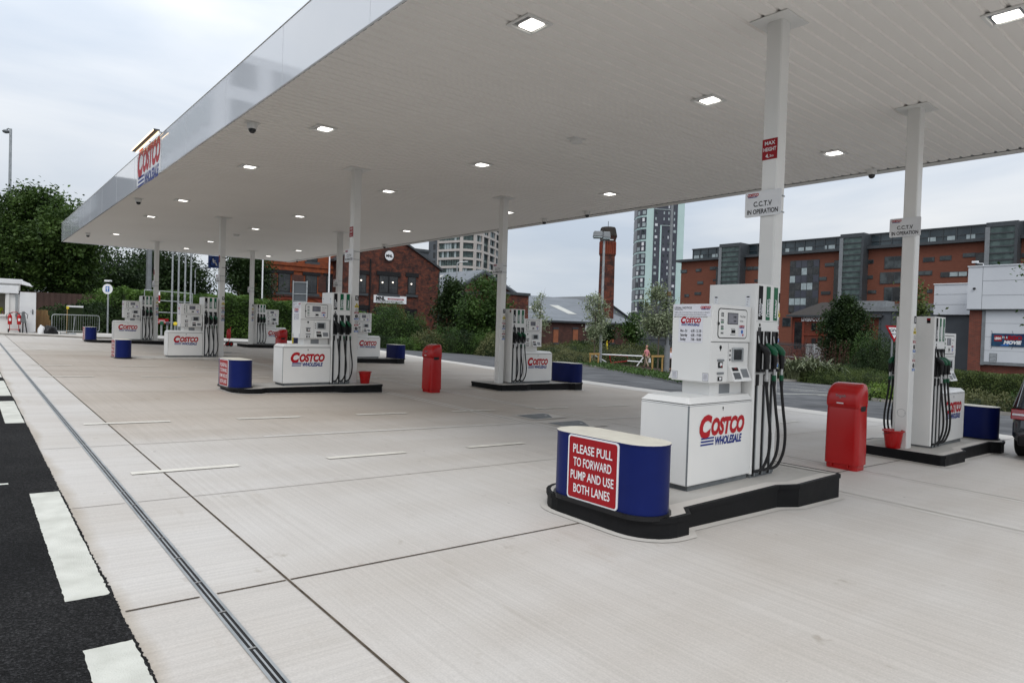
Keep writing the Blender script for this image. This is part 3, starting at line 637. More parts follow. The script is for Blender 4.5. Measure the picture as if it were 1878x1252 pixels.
# dome cameras and the sounder under the soffit
cams = [(-3.2, 8.95, 'dome camera under the fascia edge, above the front pump lane'), (-3.15, 20.0, 'dome camera under the fascia edge beyond the company sign'), (-3.05, 32.0, 'dome camera at the far left corner of the canopy'),
        (8.22, 2.14, 'dome camera at the back edge beside the give way column'), (7.85, 10.6, 'dome camera at the back edge above the chimney, right of two'), (7.92, 12.7, 'dome camera at the back edge, left of two above the sky'), (7.95, 24.0, 'dome camera at the back edge before the gabled building'), (8.2, 35.3, 'dome camera at the far back corner of the canopy')]
proto = None
for x, y, lab in cams:
    if proto is None:
        proto = thing('dome_camera', lab, 'camera', (x, y, CZ), 0, 'dome cameras under the canopy')
        m = MB(); m.box(-.13, .13, -.1, .1, -.012, -.002, 'white'); m.lathe([(.10, -.012), (.10, -.05), (.085, -.11), (.08, -.12)], 'white', 20); m.build('housing', proto, smooth=True)
        m = MB(); m.lathe([(.07, -.12), (.068, -.15), (.052, -.18), (.03, -.197), (.004, -.203)], 'screen', 18); m.build('dome', proto, smooth=True)
    else: o = copy_tree(proto); o.location = (x, y, CZ); o['label'] = lab
for x, y, lab in ((1.91, 5.22, 'round white ceiling speaker near the first pumps'), (1.9, 26.5, 'round white ceiling speaker near the far columns')):
    t = thing('ceiling_speaker', lab, 'speaker', (x, y, CZ), 0, 'round speakers in the canopy ceiling')
    m = MB(); m.box(-.16, .16, -.12, .12, -.012, -.002, 'white'); m.build('base_plate', t)
    m = MB(); m.lathe([(.13, -.012), (.125, -.07), (.10, -.085), (.02, -.088)], 'white', 24); m.build('housing', t, smooth=True)
# lamp bar over the company sign
t = thing('sign_lamp', 'lit strip lamp on arms above the canopy company sign', 'lamp', (CX0-.04, 16.55, F1+.02))
m = MB(); m.box(-.17, -.03, -1.5, 1.5, .06, .10, 'lead'); m.build('housing', t, bevel=.006)
m = MB(); m.box(-.185, -.17, -1.45, 1.45, .055, .08, 'striplight'); m.box(-.06, -.04, -1.45, 1.45, .03, .058, 'striplight'); m.build('tube', t)
for yy in (-1.3, 0, 1.3):
    m = MB(); m.tube([(.10, yy, 0), (.09, yy, .07), (.05, yy, .08), (-.06, yy, .08)], .014, 'lead', 8); m.build('arm', t, smooth=True)

# ================================================================== pump islands
def outline(flip, clad=True):
    p = [(-2.46, -.73), (-2.32, -.60), (-.74, -.61), (-.50, -.72), (.45, -.72), (.50, -.67), (.50, .67), (.45, .72), (-.50, .72), (-.74, .61), (-2.32, .60), (-2.46, .73)]
    r = .36; x0 = -2.99
    for k in range(7):
        a = R(90+15*k); p.append((x0+r+r*math.cos(a), .73-r+r*math.sin(a)))
    for k in range(7):
        a = R(180+15*k); p.append((x0+r+r*math.cos(a), -.73+r+r*math.sin(a)))
    return [(-x, -y) for x, y in p] if flip else p
island_lab = {(0, 0): 'pump island nearest the camera, black kerb, bearing pump 1', (1, 0): 'pump island at the right beside the dark car, black kerb', (0, 1): 'pump island with black kerb under pump 5 and a red bucket', (1, 1): 'pump island with black kerb in the back row, before the chimney',
              (0, 2): 'plain concrete pump island without black cladding, third of the front row', (1, 2): 'black-kerbed pump island of the back row behind pump 5', (0, 3): 'farthest front-row pump island with black kerb', (1, 3): 'farthest back-row pump island beside the red trolley'}
def spot(a, b): return (a*SX-(.14 if (a, b) == (0, 0) else 0), b*SY-(.13 if (a, b) == (0, 0) else 0))
def ztop(a, b, dx=0):                                              # the islands are laid nearly level on the falling paving
    x, y = spot(a, b); z = zg(x, y)+{(0, 0): .258, (0, 2): .10}.get((a, b), .185 if a == 0 else .175)
    return z+(-.014*dx if a == 1 else 0)
def make_island(a, b):
    x, y = spot(a, b); fl = a == 1; pl = outline(fl)
    t = thing('pump_island', island_lab[(a, b)], 'pump island', (x, y, zg(x, y)), 0, 'pump islands under the canopy')
    dz = lambda p: zg(x+p[0], y+p[1])-zg(x, y)
    tz = lambda p: ztop(a, b, p[0])-zg(x, y)
    def inset(d):
        n = len(pl); out = []
        for i in range(n):
            p0, p1, p2 = Vector((*pl[i-1], 0)), Vector((*pl[i], 0)), Vector((*pl[(i+1) % n], 0))
            n1 = (p1-p0).normalized(); n2 = (p2-p1).normalized(); n1 = Vector((-n1.y, n1.x, 0)); n2 = Vector((-n2.y, n2.x, 0)); bb = (n1+n2).normalized()
            q = p1+bb*d/max(.5, bb.dot(n1)); out.append((q.x, q.y))
        return out
    kc = 'kerb' if (a, b) != (0, 2) else 'slabedge'; 
    m = MB(); n = len(pl)
    ring = [(pl, None), (pl, -.045), (inset(-.012), -.045), (inset(-.012), 0), (inset(.03), 0)]
    vs = [(p[0], p[1], dz(p)-.03 if z is None else tz(p)+z) for q, z in ring for p in q]
    m.add(vs, [(j*n+i, j*n+(i+1) % n, (j+1)*n+(i+1) % n, (j+1)*n+i) for j in range(len(ring)-1) for i in range(n)], kc); m.build('kerb', t)
    m = MB(); A, B_ = inset(.03), inset(.15)
    m.add([(p[0], p[1], tz(p)-.001) for p in A]+[(p[0], p[1], tz(p)-.001) for p in B_], [(i, (i+1) % n, n+(i+1) % n, n+i) for i in range(n)], 'slabedge')
    m.quad([(p[0], p[1], tz(p)-.001) for p in B_], 'islandtop'); m.build('slab', t)
    # pale screed haunch where the kerb meets the paving
    m = MB(); A = inset(-.07); m.add([(p[0], p[1], dz(p)+.014) for p in pl]+[(p[0], p[1], dz(p)+.0105) for p in A], [(i, n+i, n+(i+1) % n, (i+1) % n) for i in range(n)], 'slabedge'); m.build('screed', t)
    return t
for k in numbers: make_island(*k)

# blue end barriers
bl = {(0, 0): 'blue rounded barrier nearest the camera, red sign PLEASE PULL TO FORWARD PUMP', (1, 0): 'blue barrier at the right end, beside the dark car', (0, 1): 'blue barrier with red sign in front of pump 5', (1, 1): 'blue barrier at the back, left of the first white pump',
      (0, 2): 'blue barrier with red sign standing on bare concrete island', (1, 2): 'blue barrier behind the red bin of the middle lane', (0, 3): 'farthest blue barrier with red sign, beside the crowd barrier', (1, 3): 'blue barrier farthest back, mostly hidden behind pump 5'}
def make_barrier():
    t = thing('end_barrier', bl[(0, 0)], 'barrier', (0, 0, 0), 0, 'blue barriers on the island ends')
    hw, r, th, hh = .605, .235, .235, .61
    def stad(g):
        p = []
        p = []
        for k in range(13): a = R(0+15*k); p.append(((r+g)*math.cos(a), hw-r+(r+g)*math.sin(a)))
        for k in range(13): a = R(180+15*k); p.append(((r+g)*math.cos(a), -hw+r+(r+g)*math.sin(a)))
        return p
    m = MB(); m.prism(stad(0), -.02, hh-.012, 'blue'); m.build('body', t, smooth=True, angle=50)
    m = MB(); m.prism(stad(.006), hh-.012, hh, 'blue', 'cream'); m.build('lid', t)
    m = MB(); m.prism(stad(.022), -.02, .02, 'black'); m.build('foot_seal', t)
    m = MB(); u = Vector((0, -1, 0)); c = Vector((-.235, .0, .31))
    m.rpanel(c, u, Z_, .61, .585, .035, 'signwhite', .010, .010); m.rpanel(c, u, Z_, .58, .555, .025, 'signred', .0115)
    for i, (tx, wd) in enumerate((('PLEASE PULL', .475), ('TO FORWARD', .46), ('PUMP AND USE', .52), ('BOTH LANES', .44))):
        m.text(tx, c+Z_*(.175-.12*i), u, Z_, .112, 'signwhite', bold=.012, off=.013, width=wd)
    m.build('sign_panel', t); return t
bp_ = make_barrier(); first = True
for (a, b), lab in bl.items():
    o = bp_ if first else copy_tree(bp_); first = False
    x, y = spot(a, b); dx = (-2.76 if (a, b) == (0, 0) else -2.80) if a == 0 else 2.80; xx = x+dx; y -= .07 if (a, b) == (0, 0) else 0
    o.location = (xx, y, ztop(a, b, dx) if (a, b) != (0, 2) else zg(xx, y)+.03); o.rotation_euler = (0, 0, 0 if a == 0 else math.pi); o['label'] = lab
    if (a, b) == (0, 2): o.location.x -= .5; o.location.y -= .35

# ================================================================== fuel pumps
def make_pump():
    t = thing('fuel_pump', 'x', 'fuel pump', (0, 0, 0), 0, 'white fuel pumps on the islands')
    ox = -1.0                                                       # the pump's base point lies 1 m left of the column
    def mk(): m = MB(); m.X = Matrix.Translation((-ox, 0, 0)); return m
    # low cabinet
    m = mk(); m.box(-1.85, -.70, -.30, .30, .055, .885, 'white'); cab = m.build('cabinet', t, bevel=.012)
    m = mk(); b0, b1 = .893, .955
    m.hexa([(-1.855, -.305, b0), (-.695, -.305, b0), (-.695, .305, b0), (-1.855, .305, b0), (-1.80, -.25, b1), (-.695, -.25, b1), (-.695, .25, b1), (-1.80, .25, b1)], 'white'); m.build('lid', cab, bevel=.01)
    m = mk(); m.box(-1.80, -.72, -.275, .275, -.02, .055, 'plinth'); m.build('plinth', cab)
    for sg in (1, -1):
        m = mk(); u = Vector((sg, 0, 0)); logo(m, (-1.26, -.30*sg, .60), u, Z_, .78, .003); m.build('company_logo', cab)
        m = mk(); m.disc((-1.26, -.301*sg, .83), u, Z_, .013, 'ink', 12); m.panel((-1.26, -.301*sg, .815), u, Z_, .01, .03, 'ink', .0005); m.build('lock', cab)
    m = mk(); m.box(-1.851, -1.848, -.305, -.285, .06, .88, 'grey'); m.build('seam', cab)
    m = mk(); m.box(-1.845, -.705, -.3025, -.2995, .872, .876, 'grey'); m.box(-1.845, -.705, .2995, .3025, .872, .876, 'grey'); m.box(-1.8525, -1.8495, -.29, .29, .872, .876, 'grey'); m.build('door_seam', cab)
    # tower
    TX0, TX1, TH = -.69, -.20, 2.20; tc_ = (TX0+TX1)/2
    m = mk(); m.prism([(TX0, .285), (TX0, -.285), (TX0+.015, -.30), (TX1-.015, -.30), (TX1, -.285), (TX1, .285), (TX1-.015, .30), (TX0+.015, .30)][::1], .04, TH, 'white'); tw = m.build('tower', t, bevel=.006)
    m = mk(); m.box(TX0+.01, TX1-.01, -.292, .292, -.02, .045, 'plinth'); m.build('plinth', tw)
    m = mk(); m.panel((TX1, -.20, TH-.07), Y_, Z_, .055, .085, 'ink', .002); m.panel((TX1, -.20, TH-.045), Y_, Z_, .055, .03, 'signred', .003)
    m.panel((TX1, .20, TH-.07), Y_, Z_, .055, .085, 'ink', .002); m.panel((TX1, .20, TH-.045), Y_, Z_, .055, .03, 'signred', .003); m.build('warning_stickers', tw)
    m = mk()
    for yy in (-.2, .2):
        m.panel((TX0, yy*-1, 1.98), -Y_, Z_, .055, .17, 'signwhite', .002); m.panel((TX0, yy*-1, 2.05), -Y_, Z_, .035, .014, 'ink', .003)
        for k in range(4): m.panel((TX0, yy*-1+.004*k, 2.02-.028*k), -Y_, Z_, .018, .006, 'inkgrey', .003)
    m.build('notice', tw)
    for sg in (1, -1):
        RZ = Matrix.Translation((-ox, 0, 0)) @ (Matrix.Identity(4) if sg == 1 else Matrix.Translation((tc_, 0, 0)) @ Matrix.Rotation(math.pi, 4, 'Z') @ Matrix.Translation((-tc_, 0, 0)))
        def ms(): m = MB(); m.X = RZ.copy(); return m
        f = -.30
        for i, (bx, g1, g2, bg_) in enumerate(((-.605, 'Premium', 'Diesel', 'ink'), (-.445, 'Premium', 'Unleaded', 'labelgreen'), (-.285, 'Unleaded', None, 'labelgreen'))):
            m = ms(); c = (bx, f, 1.985); m.panel(c, X_, Z_, .088, .385, bg_, .002)
            if g2:
                m.text(g1, (bx-.020, f, 1.93), Z_, -X_, .048, 'signwhite', bold=.04, shear=.15, off=.004, width=.20); m.text(g2, (bx+.022, f, 1.91 if g2 == 'Diesel' else 1.935), Z_, -X_, .048, 'signwhite', bold=.04, shear=.15, off=.004, width=.135 if g2 == 'Diesel' else .21)
            else: m.text(g1, (bx, f, 1.93), Z_, -X_, .048, 'signwhite', bold=.04, shear=.15, off=.004, width=.21)
            m.build('grade_label', tw)
            if i == 0: m = ms(); m.box(TX0+.015, TX1-.015, f-.0012, f+.001, 1.186, 1.190, 'grey'); m.box(TX0+.015, TX1-.015, f-.0012, f+.001, 1.775, 1.778, 'grey'); m.build('door_seam', tw)
            if i == 0:
                m = ms(); m.disc((bx, f-.002, 1.735), X_, Z_, .018, 'ink', 14); m.panel((bx, f, 1.685), X_, Z_, .062, .05, 'ink', .002)
                for k in range(3): m.panel((bx, f, 1.70-.015*k), X_, Z_, .045, .005, 'inkgrey', .003)
                m.build('sticker', tw)
            # holster: a dark recess behind a frame
            m = ms(); m.box(bx-.052, bx+.052, f-.004, f-.001, 1.20, 1.665, 'black'); m.box(bx-.054, bx-.046, f-.016, f-.004, 1.20, 1.665, 'black'); m.box(bx+.046, bx+.054, f-.016, f-.004, 1.20, 1.665, 'black'); m.box(bx-.046, bx+.046, f-.05, f-.004, 1.20, 1.235, 'black'); m.build('holster', tw)
            m = ms(); m.box(bx-.052, bx-.020, f-.006, f-.001, .02, 1.05, 'black'); m.box(bx-.020, bx-.006, f-.012, f-.001, .02, 1.05, 'galv'); m.box(bx-.05, bx-.004, f-.02, f-.006, 1.05, 1.175, 'black')
            m.box(bx-.012, bx+.08, f-.003, f-.001, .02, .085, 'plinth'); m.build('hose_channel', tw)
            # nozzle hung in the holster
            nm = 'black' if i == 0 else 'green'
            m = ms(); m.tube([(bx-.028, f-.012, 1.525), (bx-.022, f-.024, 1.512), (bx-.006, f-.046, 1.485), (bx+.016, f-.068, 1.455), (bx+.034, f-.080, 1.420), (bx+.040, f-.080, 1.385)], [.016, .024, .033, .040, .041, .030], nm, 12)
            nz_ = m.build('nozzle', t, smooth=True, angle=60)
            m = ms(); m.tube([(bx-.042, f-.012, 1.610), (bx-.035, f-.014, 1.56), (bx-.028, f-.018, 1.52)], [.008, .011, .012], 'metal', 10); m.build('spout', nz_, smooth=True)
            m = ms(); m.tube([(bx+.032, f-.076, 1.41), (bx+.040, f-.080, 1.33), (bx+.040, f-.080, 1.235)], [.034, .031, .022], 'black', 12); m.build('grip', nz_, smooth=True)
            m = ms(); m.tube([(bx+.040, f-.080, 1.24), (bx+.040, f-.080, 1.16)], [.017, .017], 'metal', 10); m.tube([(bx+.040, f-.080, 1.165), (bx+.041, f-.081, 1.10)], [.024, .024], 'metal' if i == 0 else 'green', 12); m.build('swivel', nz_, smooth=True, angle=40)
            # hose: hangs out in a bow and returns to the foot of its channel
            def cr(pts, k=6):
                P = [Vector(p) for p in pts]; P = [P[0]*2-P[1]]+P+[P[-1]*2-P[-2]]; o = []
                for j in range(1, len(P)-2):
                    for q in range(k):
                        s_ = q/k; a, b, c_, d = P[j-1:j+3]; o.append(.5*((2*b)+(c_-a)*s_+(2*a-5*b+4*c_-d)*s_*s_+(3*b-a-3*c_+d)*s_**3))
                return o+[P[-2]]
            dd = (0, .012, .006)[i]
            path = cr([(bx+.041, f-.081, 1.12), (bx+.046, f-.088, .98), (bx+.066, f-.105, .75), (bx+.082+dd, f-.125, .50), (bx+.074+dd, f-.12, .29), (bx+.045, f-.085, .14), (bx+.005, f-.05, .085), (bx-.036, f-.008, .075)])
            m = ms(); m.tube(path, .0165, 'rubber', 10); ho = m.build('hose', t, smooth=True)
            m = ms(); m.tube([p for p in path[:5]], [.024, .023, .022, .020, .017], 'rubber', 10); m.build('sleeve', ho, smooth=True)
    # display head
    hx0, hx1, hy = -1.43, -.692, .245
    m = mk(); m.box(hx0, hx1, -hy, hy, 1.535, 1.935, 'white'); m.box(hx0, hx1-.005, -hy+.012, hy-.012, 1.525, 1.536, 'grey')
    m.prism([(hx0, .5*0-hy+.008), (hx1-.02, -hy+.008), (hx1-.02, hy-.008), (hx0, hy-.008)], 1.095, 1.527, 'white'); hd = m.build('display_head', t, bevel=.008)
    m = mk(); m.box(-1.32, -.72, -.17, .17, .94, 1.10, 'white'); m.box(-1.15, -.95, -.172, -.168, .965, 1.07, 'grey'); m.build('neck', t)
    hc = (hx0+hx1)/2
    for sg in (1, -1):
        RZ = Matrix.Translation((-ox, 0, 0)) @ (Matrix.Identity(4) if sg == 1 else Matrix.Translation((hc, 0, 0)) @ Matrix.Rotation(math.pi, 4, 'Z') @ Matrix.Translation((-hc, 0, 0)))
        def ms(): m = MB(); m.X = RZ.copy(); return m
        f = -hy
        m = ms(); cx = hc+.01; cz = 1.735
        m.rpanel((cx, f, cz), X_, Z_, .555, .325, .04, 'ink', .002); m.rpanel((cx, f, cz), X_, Z_, .535, .305, .034, 'white', .004)
        m.panel((cx-.005, f, cz+.055), X_, Z_, .20, .125, 'ink', .0055); m.panel((cx-.005, f, cz+.055), X_, Z_, .185, .11, 'lcd', .007)
        m.text('0.00', (cx+.03, f, cz+.075), X_, Z_, .03, 'ink', off=.008); m.text('0.00', (cx+.03, f, cz+.03), X_, Z_, .026, 'ink', off=.008)
        for k in range(4):
            for q in range(2):
                for w_ in range(2): m.panel((cx-.215+.026*q, f, cz+.105-.07*k-.024*w_), X_, Z_, .021, .019, 'labelgreen' if (w_ and k in (1, 2)) else 'plinth', .006) if not (k == 3 and w_) else None
        m.disc((cx-.268, f-.007, cz-.005), X_, Z_, .018, 'ink', 14)
        m.text('This Sale', (cx+.185, f, cz+.085), X_, Z_, .030, 'inkgrey', off=.006); m.text('Litres', (cx+.165, f, cz+.035), X_, Z_, .027, 'inkgrey', off=.006)
        m.panel((cx+.01, f, cz-.085), X_, Z_, .075, .036, 'ink', .006); m.panel((cx, f, cz-.12), X_, Z_, .10, .008, 'inkgrey', .006); m.panel((cx, f, cz-.055), X_, Z_, .08, .006, 'inkgrey', .006)
        m.panel((cx+.17, f, cz-.075), X_, Z_, .12, .13, 'paper', .0055); m.text('COSTCO', (cx+.17, f, cz-.025), X_, Z_, .03, 'logored', bold=.06, shear=.2, off=.007, width=.10); m.panel((cx+.17, f, cz-.042), X_, Z_, .09, .008, 'logoblue', .007)
        m.disc((cx+.175, f-.007, cz-.085), X_, Z_, .022, 'safeblue', 14); m.disc((cx+.195, f-.007, cz-.12), X_, Z_, .013, 'logored', 12)
        m.build('display_panel', hd)
        f2 = -hy+.008
        m = ms(); m.disc((-1.25, f2-.002, 1.475), X_, Z_, .022, 'ink', 14); m.panel((-1.25, f2, 1.452), X_, Z_, .014, .03, 'ink', .002)
        for z, s_ in ((1.335, .012), (1.195, .03)): m.rpanel((-1.245, f2, z), X_, Z_, .115, .022, .008, 'grey', .012, .012)
        m.panel((-1.245, f2, 1.285), X_, Z_, .085, .065, 'ink', .004); m.panel((-1.235, f2, 1.29), X_, Z_, .045, .035, 'signwhite', .005); m.panel((-1.225, f2, 1.27), X_, Z_, .025, .015, 'signred', .006)
        m.panel((-1.245, f2, 1.135), X_, Z_, .085, .045, 'ink', .004); m.panel((-1.24, f2, 1.137), X_, Z_, .04, .028, 'signwhite', .005)
        m.panel((-1.105, f2, 1.31), X_, Z_, .004, .42, 'grey', .001)
        m.build('card_panel', hd)
        m = ms(); m.rpanel((-.93, f2, 1.395), X_, Z_, .215, .15, .008, 'galv', .012, .012); m.panel((-.935, f2, 1.395), X_, Z_, .15, .115, 'screen', .0135)
        for k in range(3): m.panel((-1.07, f2, 1.44-.05*k), X_, Z_, .022, .022, 'ink', .003)
        m.build('screen_panel', hd)
        m = ms(); m.hexa([(-1.08, f2-.075, 1.105), (-.74, f2-.075, 1.105), (-.74, f2, 1.105), (-1.08, f2, 1.105), (-1.08, f2-.004, 1.275), (-.74, f2-.004, 1.275), (-.74, f2, 1.275), (-1.08, f2, 1.275)], 'white')
        vz = Vector((0, .071, .17)).normalized()
        m.panel((-.995, f2-.052, 1.165), X_, vz, .125, .075, 'screen', .002); m.panel((-.995, f2-.022, 1.235), X_, vz, .115, .04, 'ink', .002); m.panel((-.985, f2-.018, 1.243), X_, vz, .04, .012, 'signred', .004); m.panel((-.83, f2-.038, 1.19), X_, vz, .13, .10, 'grey', .002)
        m.build('keypad_shelf', hd, bevel=.004)
    m = mk(); u = -Y_; c = Vector((hx0, 0, 1.52))
    m.rpanel(c, u, Z_, .475, .83, .012, 'white', .004, .004); m.panel(c+Z_*.345, u, Z_, .465, .13, 'paper', .006)
    m.text('LEGAL NOTICE', c+Z_*.375-u*.218, u, Z_, .032, 'ink', off=.008, align='L', bold=.012); m.panel(c+Z_*.352-u*.165, u, Z_, .105, .004, 'ink', .008)
    m.text('COSTCO', c+Z_*.378+u*.165, u, Z_, .035, 'logored', bold=.06, shear=.2, off=.008, width=.12); m.panel(c+Z_*.358+u*.165, u, Z_, .10, .007, 'logoblue', .008)
    for k, tx in enumerate(('Children under 16 are not permitted to operate the pump or attempt to', 'obtain petrol. Only approved containers can be filled at this pump.', 'Max 2x5L plastic containers or 1x10L metal container per customer.')):
        m.text(tx, c+Z_*(.325-.024*k)-u*.218, u, Z_, .0145, 'ink', off=.008, align='L', bold=.01, width=(.435, .40, .415)[k])
    m.build('legal_notice', hd)
    m = mk(); c = Vector((hx0, .01, 1.60)); m.panel(c+Z_*.055, u, Z_, .30, .275, 'paper', .0065); logo(m, c+Z_*.145-u*.0, u, Z_, .235, .008)
    for k, (a, b) in enumerate((('Mon - Fri', '6.00 - 21.30'), ('Saturday', '6.00 - 19.00'), ('Sunday', '7.00 - 18.00'))):
        m.text(a, c+Z_*(.045-.046*k)-u*.125, u, Z_, .040, 'ink', off=.008, align='L', width=(.085, .09, .07)[k]); m.text(b, c+Z_*(.045-.046*k)+u*.008, u, Z_, .040, 'ink', off=.008, align='L', width=.125)
    m.build('opening_hours', hd)
    m = mk()
    for sg in (-1, 1):
        m.panel(Vector((hx0, 0, 1.155))+u*.19*sg, u, Z_, .07, .085, 'plinth', .006); m.panel(Vector((hx0, 0, 1.155))+u*.19*sg, u, Z_, .062, .077, 'paper', .0065)
        for k in range(5): m.panel(Vector((hx0, 0, 1.182-.013*k))+u*(.19*sg), u, Z_, .045, .005, 'inkgrey', .008)
    m.build('licence_plates', hd)
    return t
pl_ = {(0, 0): 'white fuel pump nearest the camera showing opening hours, beside the column numbered 1', (1, 0): 'white fuel pump at the right, behind the column with the red bucket', (0, 1): 'white fuel pump number 5, nozzles facing out, second of the front row', (1, 1): 'white back-row pump between the column and blue barrier, left of the chimney',
       (0, 2): 'white fuel pump of the front row behind a blue barrier on bare concrete', (1, 2): 'white back-row pump largely hidden behind the column numbered 5', (0, 3): 'farthest front-row fuel pump, beside the crowd barrier', (1, 3): 'farthest back-row fuel pump, left of pump 5, before the hedge'}
pp = make_pump(); first = True
for (a, b), lab in pl_.items():
    o = pp if first else copy_tree(pp); first = False
    x, y = spot(a, b); dx = -1.0 if a == 0 else 1.0; x += dx; y += .04 if (a, b) == (0, 0) else 0
    o.location = (x, y, ztop(a, b, dx)); o.scale = (1, 1, .967 if (a, b) == (0, 0) else 1); o.rotation_euler = (0, 0, 0 if a == 0 else math.pi); o['label'] = lab

# ================================================================== bins, buckets
def make_bin():
    t = thing('forecourt_bin', 'x', 'bin', (0, 0, 0), 0, 'tall red plastic bins between the islands')
    def sec(z, hw, d0, d1, r): 
        p = []
        for cx, cy, a0 in ((d1-r, hw-r, 0), (d0+r, hw-r, 90), (d0+r, -hw+r, 180), (d1-r, -hw+r, 270)):
            for k in range(5): a = R(a0+22.5*k); p.append((cx+r*math.cos(a), cy+r*math.sin(a), z))
        return p
    m = MB(); S = [sec(0, .218, -.155, .155, .06), sec(.075, .220, -.157, .157, .06), sec(.08, .240, -.175, .175, .07), sec(.60, .236, -.172, .172, .07), sec(.84, .232, -.168, .168, .07), sec(.885, .230, -.160, .168, .065)]
    n = 20; m.add([v for s in S for v in s], [(j*n+i, j*n+(i+1) % n, (j+1)*n+(i+1) % n, (j+1)*n+i) for j in range(len(S)-1) for i in range(n)]+[tuple(range(n-1, -1, -1)), tuple((len(S)-1)*n+i for i in range(n))], 'red'); m.build('body', t, smooth=True, angle=45)
    m = MB(); S = [sec(.886, .230, -.161, .168, .065), sec(.915, .234, -.180, .170, .06), sec(.95, .236, -.188, .172, .06), sec(1.03, .237, -.184, .174, .07), sec(1.12, .237, -.160, .175, .08), sec(1.19, .228, -.095, .172, .085), sec(1.23, .208, -.02, .16, .075), sec(1.243, .17, .04, .135, .04)]
    m.add([v for s in S for v in s], [(j*n+i, j*n+(i+1) % n, (j+1)*n+(i+1) % n, (j+1)*n+i) for j in range(len(S)-1) for i in range(n)]+[tuple(range(n-1, -1, -1)), tuple((len(S)-1)*n+i for i in range(n))], 'red'); hood = m.build('hood', t, smooth=True, angle=50)
    m = MB(); m.rpanel((-.02, -.2335, .90), X_, Z_, .16, .10, .03, 'black', .001); m.build('side_slot', hood)
    m = MB(); u = -Y_; v = Vector((.36, 0, 1)).normalized()
    m.text('Towels', (-.176, .02, 1.062), u, v, .05, 'inkgrey', off=.006, shear=.15); m.add([Vector((-.183, .02, 1.035))+u*a+v*b-X_*.004 for a, b in ((-.018, .008), (.018, .008), (0, -.012))], [(0, 1, 2)], 'inkgrey'); m.build('lettering', hood)
    m = MB(); m.rpanel((-.189, .02, .955), u, Z_, .13, .028, .013, 'red', .004, .004); m.rpanel((-.189, .02, .957), u, Z_, .10, .016, .008, 'signwhite', .006); m.build('finger_grip', hood)
    m = MB()
    for yy in (-.11, .12): m.box(-.182, -.155, yy-.012, yy+.012, .03, .085, 'red')
    m.build('clip', t); return t
bn = make_bin(); first = True
for x, y, lab in ((2.43, .0, 'tall red bin beside the first pump island, nearest the camera'), (1.93, 10.28, 'tall red bin standing alone in the middle of the forecourt'), (2.2, 21.6, 'red bin half hidden behind pump 5'), (2.0, 32.6, 'red bin farthest back behind the pumps')):
    o = bn if first else copy_tree(bn); first = False; o.location = (x, y, zg(x, y)+.004); o['label'] = lab
def make_bucket(lab, x, y, z):
    t = thing('sand_bucket', lab, 'bucket', (x, y, z), 0, 'red buckets on the islands')
    m = MB(); m.lathe([(.105, 0), (.112, .01), (.145, .27), (.165, .272), (.166, .292), (.152, .295), (.146, .285), (.138, .20)], 'red', 28); m.build('body', t, smooth=True, angle=40)
    m = MB(); m.disc((0, 0, .215), X_, Y_, .135, 'soil', 20); m.build('sand', t)
    m = MB(); m.tube([(.155*math.cos(R(a)), .155*math.sin(R(a)), .27-.07*math.sin(R(a/1.0)) if 0 else .262-.05*math.sin(R(a))) for a in range(0, 181, 15)], .004, 'black', 6); m.build('handle', t, smooth=True)
make_bucket('red bucket at the foot of the right-hand column', SX-.38, .06, ztop(1, 0, -.38))
make_bucket('red bucket on the island beside the column of pump 5', .22, 10.66, ztop(0, 1))
# ================================================================== planting helpers
import numpy as np
def leaf_cloud(name, P, size, mat, parent, seed=0, up=.3, slim=.55):
    rg = np.random.default_rng(seed); n = len(P); P = np.asarray(P, float)
    a = rg.normal(size=(n, 3)); a /= np.linalg.norm(a, axis=1)[:, None]
    nn = rg.normal(size=(n, 3)); nn[:, 2] = np.abs(nn[:, 2])+up; nn /= np.linalg.norm(nn, axis=1)[:, None]
    b = np.cross(nn, a); b /= np.linalg.norm(b, axis=1)[:, None]+1e-9; a = np.cross(b, nn)
    s = size*rg.uniform(.6, 1.35, n)[:, None]
    V = np.stack([P-a*s*.5, P+b*s*slim*.5+nn*s*.08, P+a*s*.5, P-b*s*slim*.5+nn*s*.08], 1).reshape(-1, 3)
    me = bpy.data.meshes.new(name); me.vertices.add(4*n); me.vertices.foreach_set('co', V.ravel().astype(np.float32))
    me.loops.add(4*n); me.loops.foreach_set('vertex_index', np.arange(4*n, dtype=np.int32)); me.polygons.add(n)
    me.polygons.foreach_set('loop_start', np.arange(0, 4*n, 4, dtype=np.int32)); me.materials.append(M[mat]); me.update(); me.validate()
    o = bpy.data.objects.new(name, me); C.objects.link(o)
    if parent is not None: o.parent = parent
    return o
def clumps(ells, n_cl, per, cr, seed, gap=.0, shell=2.2):
    rg = np.random.default_rng(seed); out = []; w_ = np.array([e[3]*e[4]*e[5] for e in ells])**.67; w_ = w_/w_.sum()
    for k in range(n_cl):
        e = ells[rg.choice(len(ells), p=w_)]; d = rg.normal(size=3); d /= np.linalg.norm(d); r = rg.uniform()**(1/shell)
        c = np.array(e[:3])+d*r*np.array(e[3:6])
        if gap and noise.noise(Vector(c)*.55+Vector((seed, 0, 0))) < -gap: continue
        q = rg.normal(size=(per, 3))*cr*rg.uniform(.6, 1.3)*np.array((1, 1, .7)); out.append(c+q)
    return np.concatenate(out)
